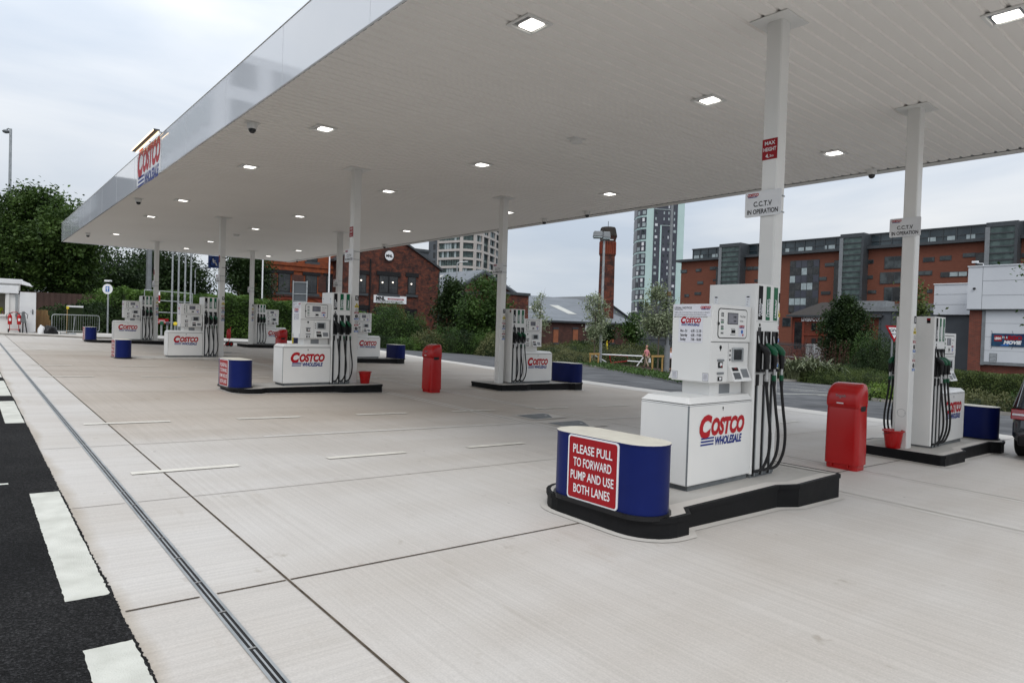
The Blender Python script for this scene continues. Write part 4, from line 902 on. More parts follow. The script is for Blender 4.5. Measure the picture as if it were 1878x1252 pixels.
def tree(name, label, pos, ells, leaf, mat, trunk_r, trunk_h, limbs, seed, n_cl, per, cr, gap=.18, group=None, bark='bark', lean=(0, 0), shell=2.2):
    """ells are crown lobes relative to the foot of the trunk"""
    t = thing(name, label, 'tree', pos, 0, group); rg = random.Random(seed)
    m = MB(); tp = Vector((lean[0], lean[1], trunk_h))
    m.tube([(0, 0, -.3), (rg.uniform(-.05, .05), 0, trunk_h*.3), (lean[0]*.5, lean[1]*.5, trunk_h*.65), tp], [trunk_r*1.35, trunk_r, trunk_r*.85, trunk_r*.7], bark, 10)
    for k in range(limbs):
        e = ells[k % len(ells)]; st = tp*rg.uniform(.72, 1.0); end = Vector((e[0]+rg.uniform(-.5, .5)*e[3], e[1]+rg.uniform(-.5, .5)*e[4], e[2]+rg.uniform(-.1, .6)*e[5]))
        mid = st.lerp(end, .5)+Vector((rg.uniform(-.2, .2), rg.uniform(-.2, .2), .15))*(end-st).length*.3
        m.tube([st, st.lerp(mid, .5)+Vector((0, 0, .05)), mid, end], [trunk_r*.55, trunk_r*.42, trunk_r*.28, trunk_r*.06], bark, 6)
    m.build('trunk', t, smooth=True)
    leaf_cloud('crown', clumps(ells, n_cl, per, cr, seed, gap, shell), leaf, mat, t, seed)
    return t
def lumpy(m, rx, ry, h, mat, seed, nu=18, nv=8):
    vs = []; fs = []
    for j in range(nv+1):
        a = math.pi/2*j/nv
        for i in range(nu):
            b = 2*math.pi*i/nu; d = Vector((math.cos(b)*math.cos(a), math.sin(b)*math.cos(a), math.sin(a)))
            k = 1+.22*noise.noise(d*2.2+Vector((seed, seed*.3, 0))); vs.append((d.x*rx*k, d.y*ry*k, d.z*h*k-.05))
    for j in range(nv):
        for i in range(nu): fs.append((j*nu+i, j*nu+(i+1) % nu, (j+1)*nu+(i+1) % nu, (j+1)*nu+i))
    m.add(vs, fs, mat)
def shrub(label, pos, rx, ry, h, mat, n, size, seed, group=None, name='shrub', spiky=0.12):
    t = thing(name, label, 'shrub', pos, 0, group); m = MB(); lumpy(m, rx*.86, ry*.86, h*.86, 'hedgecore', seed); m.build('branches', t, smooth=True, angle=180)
    rg = np.random.default_rng(seed); d = rg.normal(size=(n, 3)); d[:, 2] = np.abs(d[:, 2]); d /= np.linalg.norm(d, axis=1)[:, None]
    k = np.array([1+.22*noise.noise(Vector(v)*2.2+Vector((seed, seed*.3, 0)))+.10*noise.noise(Vector(v)*7+Vector((0, seed, 0))) for v in d])
    P = d*(k*rg.uniform(.86, 1+spiky, n))[:, None]*np.array((rx, ry, h))
    leaf_cloud('foliage', P, size, mat, t, seed); return t
def hedge(label, A, B, wd, h, mat, n, size, seed, group=None, z0=None):
    A, B = Vector((*A, 0)), Vector((*B, 0)); L = (B-A).length; u = (B-A).normalized(); v = Vector((-u.y, u.x, 0)); base = (A+B)/2
    t = thing('hedge', label, 'hedge', (base.x, base.y, zg(base.x, base.y)), 0, group); rg = random.Random(seed); zb = zg(base.x, base.y)
    nx = max(6, int(L/.6)); prof = [(-.5, 0), (-.53, .35), (-.5, .75), (-.36, .97), (0, 1.0), (.36, .97), (.5, .75), (.53, .35), (.5, 0)]
    vs = []; fs = []; n_ = len(prof)
    def pt(s, p, q, k=1.0):
        c = A+u*s-base; hh = h*(1+.10*noise.noise(Vector((s*.35, seed, 0)))+.06*noise.noise(Vector((s*1.3, seed, 3))))
        d = .18*noise.noise(Vector((s*.8, p*4, seed)))
        x = c+v*(p*wd*k+d*k*min(1, wd)*(1 if p > 0 else -1))
        return Vector((x.x, x.y, zg(c.x+base.x, c.y+base.y)-zb+q*hh*k))
    for i in range(nx+1):
        for p, q in prof: vs.append(pt(L*i/nx, p, q, .93))
    for i in range(nx):
        for k in range(n_-1): fs.append((i*n_+k, (i+1)*n_+k, (i+1)*n_+k+1, i*n_+k+1))
    fs.append(tuple(range(n_-1, -1, -1))); fs.append(tuple(nx*n_+k for k in range(n_)))
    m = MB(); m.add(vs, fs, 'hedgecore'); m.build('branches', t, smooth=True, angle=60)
    P = []
    for i in range(n):
        s = rg.uniform(-.02, 1.02)*L; k = rg.uniform(0, n_-1.001); j = int(k); fr = k-j
        p = prof[j][0]*(1-fr)+prof[j+1][0]*fr; q = prof[j][1]*(1-fr)+prof[j+1][1]*fr
        P.append(pt(s, p, q, rg.uniform(.93, 1.06)))
    leaf_cloud('foliage', P, size, mat, t, seed); return t
def foot(px, py, d):                                               # a point on the ground below the spot seen at this depth
    p = at(px, py, d); return Vector((p.x, p.y, zg(p.x, p.y)))
def hgt(px, py, d): p = at(px, py, d); return p.z-zg(p.x, p.y)
def mpp(d): return d/FPX                                            # metres per photo pixel at this depth

# ================================================================== beds and kerbs behind the estate road
CB = BED_F[1:] + [(32, 21), (46, 26), (62, 30), (78, 70), (60, 90), (20, 80), (21, 62)]
sheet('planting_bed', CB, .10, 'soil')
RB = [(22.3, 7.5), (22.7, 2.3), (23.2, -30), (60, -30), (60, 8), (30, 8.6), (24, 8.2)]
sheet('planting_bed', RB, .10, 'soil')
FB = [(38, 20.2), (41, 21.1), (50, 22.0), (60, 21.4), (72, 26.5), (90, 60), (70, 60), (40, 26)]
sheet('planting_bed', FB, .10, 'soil')
def kerb_line(pts, hgt_=.13, wd=.14):
    mb = MB()
    for a, b in zip(pts, pts[1:]):
        a2, b2 = Vector((*a, 0)), Vector((*b, 0)); d = (b2-a2).normalized(); n = Vector((-d.y, d.x, 0))*wd
        mb.hexa([(q.x, q.y, zg(q.x, q.y)+z) for z in (-.05, hgt_) for q in (a2, b2, b2+n, a2+n)], 'kerbstone')
    return tag(mb.build('bed_kerb'), kind='structure')
kerb_line(list(reversed(BED_F)) and BED_F[1:] + [(22.5, 15.7), (34, 19.3)])
kerb_line([(24, 8.25), (22.3, 7.5), (22.7, 2.3), (23.2, -30)])
kerb_line([(38, 20.2), (41, 21.1), (50, 22.0), (60, 21.4), (72, 24.6)], .16)

# ================================================================== brick works with the gables (frontage parallel to the islands)
YM = at(712, 550, 86).y
def ybox(m, Y, a, b, d0, d1, mat):
    p, q = on_y(*a, Y), on_y(*b, Y); m.box(min(p.x, q.x), max(p.x, q.x), Y-d1, Y-d0, min(p.z, q.z), max(p.z, q.z), mat)
def yat(px, py, Y): return on_y(px, py, Y)
t = thing('gabled_brick_building', 'dark red brick building with steep gable, round MNL sign and black windows', 'building', (0, 0, 0))
eR, eL, ap = yat(806, 493, YM), yat(618, 485, YM), yat(712, 425, YM)
dp = 32
m = MB(); zb = -4.5
m.wallprism([(eL.x, YM, zb), (eR.x, YM, zb), (eR.x, YM, eR.z), (ap.x, YM, ap.z), (eL.x, YM, eR.z)], (0, dp, 0), 'brick_old'); wall = m.build('wall', t)
m = MB()
for e, sg in ((eR, 1), (eL, -1)):
    ex = e.x+.45*sg; ez = eR.z-.30; k = .28
    m.hexa([(ap.x, YM-.25, ap.z+.02), (ex, YM-.25, ez), (ex, YM+dp, ez), (ap.x, YM+dp, ap.z+.02), (ap.x, YM-.25, ap.z+.02+k), (ex, YM-.25, ez+k), (ex, YM+dp, ez+k), (ap.x, YM+dp, ap.z+.02+k)], 'lead')
m.build('roof', t)
def win_y(par, Y, a, b, mullion=1, lintel=True, mat='darkglass', bars=2):
    m = MB(); ybox(m, Y, a, b, .0, .05, 'black'); fr = m.build('window', par)
    p, q = on_y(*a, Y), on_y(*b, Y); x0, x1, z0, z1 = min(p.x, q.x), max(p.x, q.x), min(p.z, q.z), max(p.z, q.z); wd = (x1-x0)/mullion
    m = MB()
    for i in range(mullion): m.box(x0+wd*i+.10, x0+wd*(i+1)-.10, Y-.075, Y-.05, z0+.1, z1-.1, mat)
    m.build('pane', fr); m = MB()
    for i in range(mullion):
        for k in range(1, bars+1): zz = z0+(z1-z0)*k/(bars+1); m.box(x0+wd*i+.1, x0+wd*(i+1)-.1, Y-.095, Y-.075, zz-.025, zz+.025, 'lead')
        m.box(x0+wd*(i+.5)-.025, x0+wd*(i+.5)+.025, Y-.095, Y-.075, z0+.1, z1-.1, 'lead')
    m.build('glazing_bars', fr)
    if lintel: m = MB(); m.box(x0-.35, x1+.35, Y-.12, Y, z1-.02, z1+.5, 'black'); m.build('lintel', fr); m = MB(); m.box(x0-.25, x1+.25, Y-.2, Y, z0-.3, z0, 'lead'); m.build('sill', fr)
    return fr
for a, b, mu in (((695, 504), (729, 540), 2), ((748, 507), (762, 541), 1), ((656, 502), (671, 538), 1), ((690, 570), (722, 600), 2), ((746, 573), (759, 600), 1), ((656, 566), (672, 600), 1)):
    fr = win_y(t, YM, a, b, mu)
for px_, py_ in ((700, 518), (719, 518), (753, 521), (661, 514)): p = yat(px_, py_, YM); m = MB(); m.lathe([(.02, -.11), (.09, -.06), (.11, 0), (.08, .08), (.02, .11)], 'bulb', 10, (p.x, YM-.22, p.z)); m.build('hanging_lamp', t, smooth=True)
c = yat(712, 469, YM); m = MB(); m.disc((c.x, YM-.30, c.z), X_, Z_, .62, 'signwhite', 32); m.disc((c.x, YM-.02, c.z), X_, Z_, .95, 'brick_dark', 32); m.lathe([(.62, 0), (.66, 0), (.66, .25), (.62, .25)], 'lead', 32) if 0 else None
m.ring((c.x, YM-.29, c.z), X_, Z_, .61, .68, 'lead', 32); m.text('MNL', (c.x, YM-.30, c.z-.02), X_, Z_, .45, 'ink', bold=.05, off=.02, width=.95); m.build('round_sign', t)
a, b = yat(685, 540, YM), yat(744, 558, YM); m = MB(); cx, cz, sw, sh_ = (a.x+b.x)/2, (a.z+b.z)/2, b.x-a.x, abs(a.z-b.z)-.05
m.box(cx-sw/2, cx+sw/2, YM-.16, YM, cz-sh_/2, cz+sh_/2, 'signwhite')
m.text('MNL', (cx-sw*.30, YM-.16, cz+sh_*.10), X_, Z_, sh_*.62, 'ink', bold=.05, off=.02, width=sw*.28); m.panel((cx+sw*.16, YM-.16, cz+sh_*.06), X_, Z_, sw*.50, sh_*.2, 'signred', .02)
m.panel((cx-.05*sw, YM-.16, cz-sh_*.22), X_, Z_, sw*.80, sh_*.05, 'ink', .02); m.panel((cx-.02*sw, YM-.16, cz-sh_*.36), X_, Z_, sw*.84, sh_*.06, 'inkgrey', .02); m.panel((cx+.16*sw, YM-.16, cz+sh_*.06), X_, Z_, sw*.42, sh_*.05, 'signwhite', .03)
m.build('wall_sign', t)
m = MB(); p = yat(679, 480, YM); m.tube([(p.x, YM-.12, zb), (p.x, YM-.12, eR.z+.4)], .09, 'black', 8); p = yat(804, 500, YM); m.tube([(eR.x-.1, YM-.12, zb), (eR.x-.1, YM-.12, eR.z-.6)], .09, 'lead', 8); m.build('drainpipe', t, smooth=True)
# flat dark block behind the gable
t = thing('dark_flat_block', 'dark grey flat-topped block showing behind the gable roof', 'building', (0, 0, 0)); m = MB(); YB = YM+9; p, q = yat(752, 452, YB), yat(786, 471, YB); m.box(p.x, q.x, YB, YB+14, -4, p.z-.6, 'darkclad'); m.build('wall', t); m = MB(); m.box(p.x-.2, q.x+.2, YB-.2, YB+14.2, p.z-.6, p.z-.2, 'lead'); m.build('roof', t)

# orange brick neighbour
YO = YM+1.2
t = thing('orange_brick_building', 'ornate orange brick building with tall dark windows beside the gabled one', 'building', (0, 0, 0))
p, q = yat(480, 560, YO), yat(621, 440, YO); zt = yat(560, 425, YO).z; yB = YO+9
m = MB(); m.box(p.x, q.x, YO, yB, zb, zt, 'brick_orange'); m.build('wall', t)
m = MB(); m.box(p.x-.3, q.x, YO-.4, yB, zt, zt+.6, 'lead'); m.build('roof', t)
for py0, py1, d in ((483, 489, .25), (492, 495, .14), (541, 546, .22)):
    m = MB(); ybox(m, YO, (481, py0), (620, py0+6 if 0 else py1), 0, d, 'brick_orange' if py0 != 541 else 'brick_dark'); m.build('cornice', t)
for px0, px1 in ((499, 507), (535, 556), (584, 597)): m = MB(); ybox(m, YO, (px0, 503), (px1, 536), 0, .07, 'brick_dark'); m.build('brick_panel', t)
for a, b in (((510, 500), (532, 536)), ((560, 504), (581, 539)), ((598, 505), (618, 540)), ((563, 460), (582, 481)), ((508, 455), (530, 476)), ((484, 499), (497, 533))):
    fr = win_y(t, YO, a, b, 1, True, 'darkglass', 1)
for px_ in (524, 570):
    m = MB(); c = yat(px_, 562, YO); n = 16
    vs = []; 
    for k in range(n+1): a = math.pi*k/n; vs += [(c.x+1.5*math.cos(a), YO-.1, c.z-.6+1.5*math.sin(a)), (c.x+2.0*math.cos(a), YO-.1, c.z-.6+2.0*math.sin(a))]
    m.add(vs, [(2*k, 2*k+1, 2*k+3, 2*k+2) for k in range(n)], 'redpaint'); m.build('arch', t)

# second, lower gable with the slate roof running back
YG = YM+1.6
t = thing('slate_roofed_building', 'lower brick gable with grey slate roof and pale rooflights', 'building', (0, 0, 0))
ap, eL, eR = yat(887, 498, YG), yat(811, 544, YG), yat(966, 558, YG); ez = eL.z; dp = 30
m = MB(); m.wallprism([(eL.x, YG, zb), (eR.x, YG, zb), (eR.x, YG, ez), (ap.x, YG, ap.z), (eL.x, YG, ez)], (0, dp, 0), 'brick_old'); m.build('wall', t)
m = MB()
for ex, sg in ((eL.x-.5, -1), (eR.x+.5, 1)):
    zz = ez-.25; m.hexa([(ap.x, YG-.35, ap.z), (ex, YG-.35, zz), (ex, YG+dp, zz), (ap.x, YG+dp, ap.z), (ap.x, YG-.35, ap.z+.3), (ex, YG-.35, zz+.3), (ex, YG+dp, zz+.3), (ap.x, YG+dp, ap.z+.3)], 'slate')
rf = m.build('roof', t); m = MB()
for ex in (eL.x-.5, eR.x+.5): m.hexa([(ap.x, YG-.42, ap.z-.3), (ex, YG-.42, ez-.6), (ex, YG-.352, ez-.6), (ap.x, YG-.352, ap.z-.3), (ap.x, YG-.42, ap.z+.05), (ex, YG-.42, ez-.22), (ex, YG-.352, ez-.22), (ap.x, YG-.352, ap.z+.05)], 'lead')
m.build('bargeboard', rf); m = MB()
for y0 in (9, 19):
    a0, a1 = .12, .75
    f_ = lambda s, y: (ap.x+(eL.x-.5-ap.x)*s, YG+y, ap.z+.3+(ez-.25-ap.z)*s+.03)
    m.quad([f_(a0, y0), f_(a1, y0), f_(a1, y0+5), f_(a0, y0+5)], 'rooflight'); m.build('rooflight', rf); m = MB()


# long low works with grey roof, and the roof behind
YL = at(1080, 590, 97).y
t = thing('long_brick_works', 'long low brick works with grey sheet roof and boarded windows', 'building', (0, 0, 0))
e0, e1 = yat(962, 583, YL), yat(1164, 594, YL); ez = e1.z; YR = YL+9
r0, r1 = yat(962, 541, YR), yat(1058, 548, YR); rz = r1.z
m = MB(); m.box(e0.x, e1.x, YL, YL+18, zb, ez, 'brick_dark'); m.build('wall', t)
m = MB(); o_ = .4
vs = [(e0.x-o_, YL-o_, ez), (e1.x+o_, YL-o_, ez), (e1.x+o_, YL+18+o_, ez), (e0.x-o_, YL+18+o_, ez), (e0.x-o_, YR, rz), (r1.x, YR, rz)]
m.add(vs, [(0, 1, 5, 4), (1, 2, 5), (2, 3, 4, 5), (3, 0, 4), (0, 3, 2, 1)], 'slate'); m.box(e0.x-o_, e1.x+o_, YL-o_-.05, YL-o_, ez-.25, ez+.02, 'lead'); rf = m.build('roof', t)
m = MB()
def on_roof(px0, px1, s0, s1, sh):
    k = []
    for px_, s in ((px0, s0), (px1, s0), (px1+sh, s1), (px0+sh, s1)):
        x = yat(px_, 580, YL).x; k.append((x, YL-o_+(YR-YL+o_)*s, ez+(rz-ez)*s+.04))
    m.quad(k, 'rooflight')
on_roof(1062, 1078, .28, .62, -8); m.build('rooflight', rf); m = MB(); on_roof(1008, 1020, .3, .5, -6); m.build('rooflight', rf)
for px0, px1 in ((1015, 1023), (1051, 1059), (1085, 1092), (1117, 1125)):
    m = MB(); ybox(m, YL, (px0, 604), (px1, 628), 0, .06, 'ply'); bw = m.build('boarded_window', t); m = MB(); ybox(m, YL, (px0-1, 600), (px1+1, 604), 0, .1, 'lead'); m.build('lintel', bw); m = MB(); ybox(m, YL, (px0-1, 628), (px1+1, 631), 0, .12, 'lead'); m.build('sill', bw)
a, b = yat(1073, 595, YL), yat(1102, 607, YL); m = MB(); m.box(a.x, b.x, YL-.1, YL, b.z, a.z, 'signwhite'); m.text('MNL', ((a.x*.75+b.x*.25)+.1, YL-.1, (a.z+b.z)/2), X_, Z_, .6, 'ink', bold=.05, off=.02, width=1.0); m.build('wall_sign', t)
t = thing('parapet_brick_block', 'small flat-topped brick block with grey coping right of the slate gable', 'building', (0, 0, 0)); YP = YL-1.2; p, q = yat(905, 533, YP), yat(968, 600, YP); m = MB(); m.box(p.x, q.x, YP, YP+12, zb, p.z-.35, 'brick_old'); m.build('wall', t); m = MB(); m.box(p.x, q.x+.15, YP-.2, YP+12, p.z-.35, p.z, 'lead'); m.build('coping', t)
t = thing('rear_works_roof', 'pale sheet-roofed shed peeping out either side of the chimney', 'building', (0, 0, 0)); YS = YL+22; a, l, r_ = yat(1100, 545, YS), yat(1030, 594, YS), yat(1167, 594, YS)
m = MB(); m.wallprism([(l.x, YS, zb), (r_.x, YS, zb), (r_.x, YS, r_.z), (a.x, YS, a.z), (l.x, YS, r_.z)], (0, 20, 0), 'slate'); m.build('wall', t); m = MB()
for ex in (l.x, r_.x): m.hexa([(a.x, YS-.3, a.z), (ex, YS-.3, r_.z), (ex, YS+20, r_.z), (a.x, YS+20, a.z), (a.x, YS-.3, a.z+.25), (ex, YS-.3, r_.z+.25), (ex, YS+20, r_.z+.25), (a.x, YS+20, a.z+.25)], 'lead')
m.build('roof', t)

# chimney
d = 103; p = at(1111, 560, d); k = mpp(d); rb, rt = 16.6*k, 14.6*k
t = thing('brick_chimney', 'tall octagonal brick chimney with dark weathered cap', 'chimney', (p.x, p.y, zb)); z_ = lambda py: at(1111, py, d).z-zb
oc = lambda m, r0, r1, z0, z1, mat: m.add([(r*math.cos(R(22.5+45*i+41)), r*math.sin(R(22.5+45*i+41)), z) for r, z in ((r0, z0), (r1, z1)) for i in range(8)], [(i, (i+1) % 8, 8+(i+1) % 8, 8+i) for i in range(8)]+[tuple(range(7, -1, -1)), tuple(range(8, 16))], mat)
m = MB(); oc(m, rb, rt, 0, z_(468), 'brick_old'); m.build('shaft', t)
m = MB(); oc(m, rt*1.0, rt*.99, z_(468), z_(443), 'brick_orange')
for i in range(8):
    for s in (-.28, 0, .28):
        a = R(41+45*i); u = Vector((-math.sin(a), math.cos(a), 0)); n_ = Vector((math.cos(a), math.sin(a), 0)); c = n_*rt*.93+u*s*rt; w2 = u*.07*rt
        m.hexa([tuple(c+q+Z_*z) for z in (z_(467), z_(445)) for q in (-w2, w2, w2+n_*.12*rt*1, -w2+n_*.12*rt)], 'redpaint')
m.build('panelled_band', t)
m = MB(); oc(m, rt*1.08, rt*1.08, z_(469), z_(466.5), 'brick_old'); oc(m, rt*1.10, rt*1.10, z_(447), z_(444), 'brick_old'); oc(m, rt*1.02, rt*1.08, z_(444), z_(438), 'brick_dark'); m.build('string_courses', t)
m = MB(); oc(m, rt*1.08, rt*1.20, z_(438), z_(434), 'brick_dark'); oc(m, rt*1.22, rt*1.0, z_(434), z_(420), 'soot'); oc(m, rt*1.0, rt*.85, z_(420), z_(417.5), 'soot'); m.build('cap', t)
m = MB(); m.tube([(.4, .4, z_(418)), (.4, .4, z_(405))], .05, 'lead', 6); m.build('lightning_rod', t)

# ------------------------------------------------------------------ distant towers
class Fac:                                                         # a flat stretch of facade between two plan points, outward to the right of a>b
    def __init__(s, a, b): s.a = Vector((a.x, a.y, 0)); s.b = Vector((b.x, b.y, 0)); s.L = (s.b-s.a).length; s.u = (s.b-s.a).normalized(); s.n = Vector((s.u.y, -s.u.x, 0))
    def box(s, m, u0, u1, z0, z1, d0, d1, mat):
        c = [s.a+s.u*u0+s.n*d0, s.a+s.u*u1+s.n*d0, s.a+s.u*u1+s.n*d1, s.a+s.u*u0+s.n*d1]
        m.hexa([(q.x, q.y, z) for z in (z0, z1) for q in (c[3], c[2], c[1], c[0])], mat)
t = thing('beige_tower_block', 'pale tower block with curved front and a grid of dark windows', 'tower block', (0, 0, 0))
PT = [(803, 262), (845, 256), (869, 257.5), (882.5, 261.5), (894, 268), (905.5, 276), (917.5, 287)]
P = [at(x, 480, d) for x, d in PT]; z0 = -6; fl0 = at(845, 553, 257).z; fh = 3.28; nf = 16
back = [at(930, 480, 310), at(800, 480, 300)]
m = MB(); m.prism([(q.x, q.y) for q in P+back][::1], z0, fl0+fh*nf, 'teal'); m.build('glazed_core', t)
bd, pr = MB(), MB(); rg = random.Random(5)
for i, (a, b) in enumerate(zip(P, P[1:])):
    F = Fac(a, b)
    for f in range(-4, nf):
        zz = fl0+fh*f
        if i == 3 and (f % 2): continue
        F.box(bd, -.05, F.L+.05, zz-.1, zz+.80, 0, .6, 'beige')
    F.box(pr, -.6, .6, z0, fl0+fh*nf, 0, .75, 'beige')
    for f in range(-2, 13):
        n_ = max(2, int(F.L/1.3)); zz = fl0+fh*f; wq = MB()
        for k in range(n_):
            u0 = .8+(F.L-1.6)*k/n_; u1 = .8+(F.L-1.6)*(k+1)/n_
            if rg.random() < .28: F.box(wq, u0, u1-.15, zz+.80, zz+fh-.1, .02, .14, 'blind')
            F.box(wq, u1-.12, u1, zz+.80, zz+fh-.1, .02, .25, 'lead')
        wq.build('window_glazing', t)
    if i == len(P)-2: F.box(pr, F.L-.75, F.L+.75, z0, fl0+fh*nf, 0, .75, 'beige')
bd.build('floor_bands', t); pr.build('piers', t)
m = MB(); a, b = at(788, 480, 264), at(803.5, 480, 262); F = Fac(a, b); F.box(m, 0, F.L, z0, fl0+fh*nf, -20, .9, 'darkclad'); sl = m.build('side_slab', t); m = MB()
for f in range(-2, nf): F.box(m, F.L*.55, F.L*.8, fl0+fh*f+.8, fl0+fh*f+2.9, .9, 1.0, 'darkglass')
m.build('slit_windows', sl)

t = thing('mint_glass_tower', 'slender mint green tower with dark central stripe and curved left side', 'tower block', (0, 0, 0))
D = 300; PT = [(1159.5, 314), (1161, 307), (1165.5, 302), (1173, 299), (1182, 297.5), (1195, 297), (1238, 298), (1251, 299)]
P = [at(x, 520, d) for x, d in PT]; back = [at(1251, 520, 318), at(1166, 520, 322)]; zt = at(1200, 352, D).z; zp = at(1180, 578, D).z
m = MB(); m.prism([(q.x, q.y) for q in P+back], z0, zt, 'mint'); m.build('wall', t)
m = MB(); F = Fac(P[5], P[6]); F.box(m, 0, F.L, zp+4, zt, 0, .35, 'navy'); nv = m.build('dark_stripe', t)
wn, bd, mn, cl = MB(), MB(), MB(), MB(); fh = 2.72; nf = int((zt-zp)/fh)+1; rg = random.Random(11)
for i in range(0, 4):
    F = Fac(P[i], P[i+1])
    for f in range(0, 26, 2):
        zz = zp+1.6+fh*f; F.box(wn, 0, F.L, zz, zz+4.5, 0, .16, 'navy')
        for g in (0, 1):
            if i > 1: cl = MB(); F.box(cl, F.L*.18, F.L*(.62 if rg.random() < .6 else .85), zz+.3+2.2*g, zz+1.9+2.2*g, .16, .22, rg.choice(['blind', 'blind', 'glass', 'signwhite'])); cl.build('window', t)
wn.build('window_column', t)
F = Fac(P[5], P[6])
for f in range(24):
    zz = zp+4+fh*f
    for u0, u1 in ((.05, .17), (.40, .50), (.60, .71), (.84, .96)):
        m = MB(); F.box(m, F.L*u0, F.L*(u0+(u1-u0)*rg.choice([.4, .5, .9])), zz+.7, zz+1.9, .35, .42, rg.choice(['blind', 'glass', 'glass', 'glass', 'blind', 'whiteclad'])); m.build('window', nv)
m = MB(); F.box(m, F.L*.27, F.L*.33, zp+4, at(1200, 415, D).z, .3, .6, 'mint'); F.box(m, F.L*.30, F.L*.75, at(1200, 416, D).z, at(1200, 414.8, D).z, .3, .6, 'blind'); F.box(m, 0, F.L*.75, at(1200, 387, D).z, at(1200, 385.8, D).z, .3, .6, 'blind'); m.build('fins', nv)
t = thing('grey_podium_building', 'dark grey low block at the foot of the mint tower', 'building', (0, 0, 0)); a, b = at(1166, 600, 190), at(1262, 600, 190); F = Fac(a, b); m = MB(); F.box(m, 0, F.L*.3, -6, at(1180, 572, 190).z, -12, 0, 'greywall'); F.box(m, F.L*.3, F.L, -6, at(1210, 560, 190).z, -12, 0, 'greywall'); m.build('wall', t); m = MB()
for k in range(7): F.box(m, F.L*(.05+.13*k), F.L*(.06+.13*k), -6, at(1180, 573, 190).z, 0, .1, 'lead')
for zpy in (606, 622, 588): z1 = at(1180, zpy, 190).z; F.box(m, 0, F.L, z1-.1, z1+.1, 0, .12, 'lead')
m.build('cladding_rails', t)

# ------------------------------------------------------------------ brown brick apartments, frontage parallel to the canopy's long side
XA = at(1500, 560, 140).x
def xbox(m, X, a, b, d0, d1, mat):
    p, q = on_x(*a, X), on_x(*b, X); m.box(X-d1, X-d0, min(p.y, q.y), max(p.y, q.y), min(p.z, q.z), max(p.z, q.z), mat)
t = thing('brick_apartment_block', 'long brown brick apartment block with glazed top storey and louvred stair towers', 'apartment block', (0, 0, 0))
a, b = on_x(1247, 560, XA), on_x(1960, 560, XA); ze = on_x(1322, 476, XA).z
m = MB(); m.box(XA, XA+16, b.y, a.y, -6, ze, 'brick_flat'); m.build('wall', t)
m = MB(); m.box(XA-1.0, XA+16, b.y, a.y+1.2, ze, ze+.55, 'lead'); m.build('eaves', t)
g0 = on_x(1271, 470, XA+1.2); zt = on_x(1546, 435.5, XA+1.2).z
m = MB(); m.box(XA+1.2, XA+14, b.y, g0.y, ze+.55, zt, 'roofglass'); y = g0.y
while y > b.y: m.box(XA+1.05, XA+1.2, y-.06, y+.06, ze+.55, zt, 'lead'); y -= 2.2
zm = ze+.55+(zt-ze-.55)*.45; m.box(XA+1.08, XA+1.2, b.y, g0.y, zm-.06, zm+.06, 'lead'); m.box(XA+.9, XA+14, b.y, g0.y+.2, zt, zt+.25, 'lead'); rg = random.Random(2)
for px0, px1 in ((1274, 1283), (1285, 1290), (1307, 1317), (1440, 1448), (1465, 1475), (1478, 1490), (1512, 1517), (1520, 1532), (1702, 1716), (1737, 1751), (1772, 1788)):
    p, q = on_x(px0, 450, XA+1.2), on_x(px1, 450, XA+1.2); m.box(XA+1.1, XA+1.19, q.y, p.y, ze+.6, zm, 'blind')
m.build('glazed_storey', t)
def ca(u, v): return (1240+u/5.216, 380+v/5.216)
def cb2(u, v): return (1540+u/5.216, 380+v/5.216)
wins = [(ca, r_) for r_ in ((45, 600, 105, 628), (190, 590, 243, 615), (325, 570, 385, 597), (205, 708, 260, 735), (80, 832, 125, 858), (178, 812, 240, 838), (355, 690, 385, 705), (620, 570, 675, 600), (682, 570, 735, 600), (740, 568, 795, 598), (610, 680, 655, 700), (750, 690, 795, 712), (1425, 535, 1520, 565), (1370, 668, 1440, 700), (1388, 805, 1475, 835), (1020, 1055, 1095, 1140))] + \
       [(cb2, r_) for r_ in ((250, 505, 325, 538), (245, 655, 318, 685), (270, 795, 350, 825), (432, 475, 615, 583), (388, 625, 595, 728), (428, 765, 660, 895), (800, 482, 907, 520), (960, 468, 1070, 505), (1180, 442, 1300, 475), (740, 612, 885, 648), (967, 622, 1222, 662), (835, 785, 888, 820), (1740, 440, 1800, 480), (1740, 600, 1800, 640))]
for fn, (u0, v0, u1, v1) in wins:
    p, q = on_x(*fn(u0, v0), XA), on_x(*fn(u1, v1), XA); y0, y1, z1_, z0_ = q.y, p.y, p.z, q.z
    m = MB(); m.box(XA-.10, XA, y0, y1, min(z0_, z1_), max(z0_, z1_), 'lead'); fr = m.build('window', t); zl, zh = min(z0_, z1_), max(z0_, z1_); nn = max(1, round((y1-y0)/1.6)); m = MB()
    for k in range(nn):
        ya = y0+(y1-y0)*k/nn; yb = y0+(y1-y0)*(k+1)/nn; m.box(XA-.14, XA-.1, ya+.09, yb-.09, zl+.1, zh-.1, rg.choice(['glass', 'glass', 'darkglass', 'blind']) if nn > 1 else 'glass')
    m.build('pane', fr)
m = MB(); xbox(m, XA, ca(1095, 515), ca(1355, 1010), 0, .10, 'lead'); fr = m.build('window', t); p, q = on_x(*ca(1095, 515), XA), on_x(*ca(1355, 1010), XA); m = MB()
for r_ in range(7):
    for c_ in range(5):
        ya = p.y+(q.y-p.y)*(c_+.06)/5; yb = p.y+(q.y-p.y)*(c_+.94)/5; za = q.z+(p.z-q.z)*(r_+.06)/7; zb_ = q.z+(p.z-q.z)*(r_+.94)/7
        m.box(XA-.15, XA-.1, yb, ya, za, zb_, 'navy' if r_ % 2 == 0 and c_ in (1, 2, 4) else ('blind' if rg.random() < .28 else 'darkglass'))
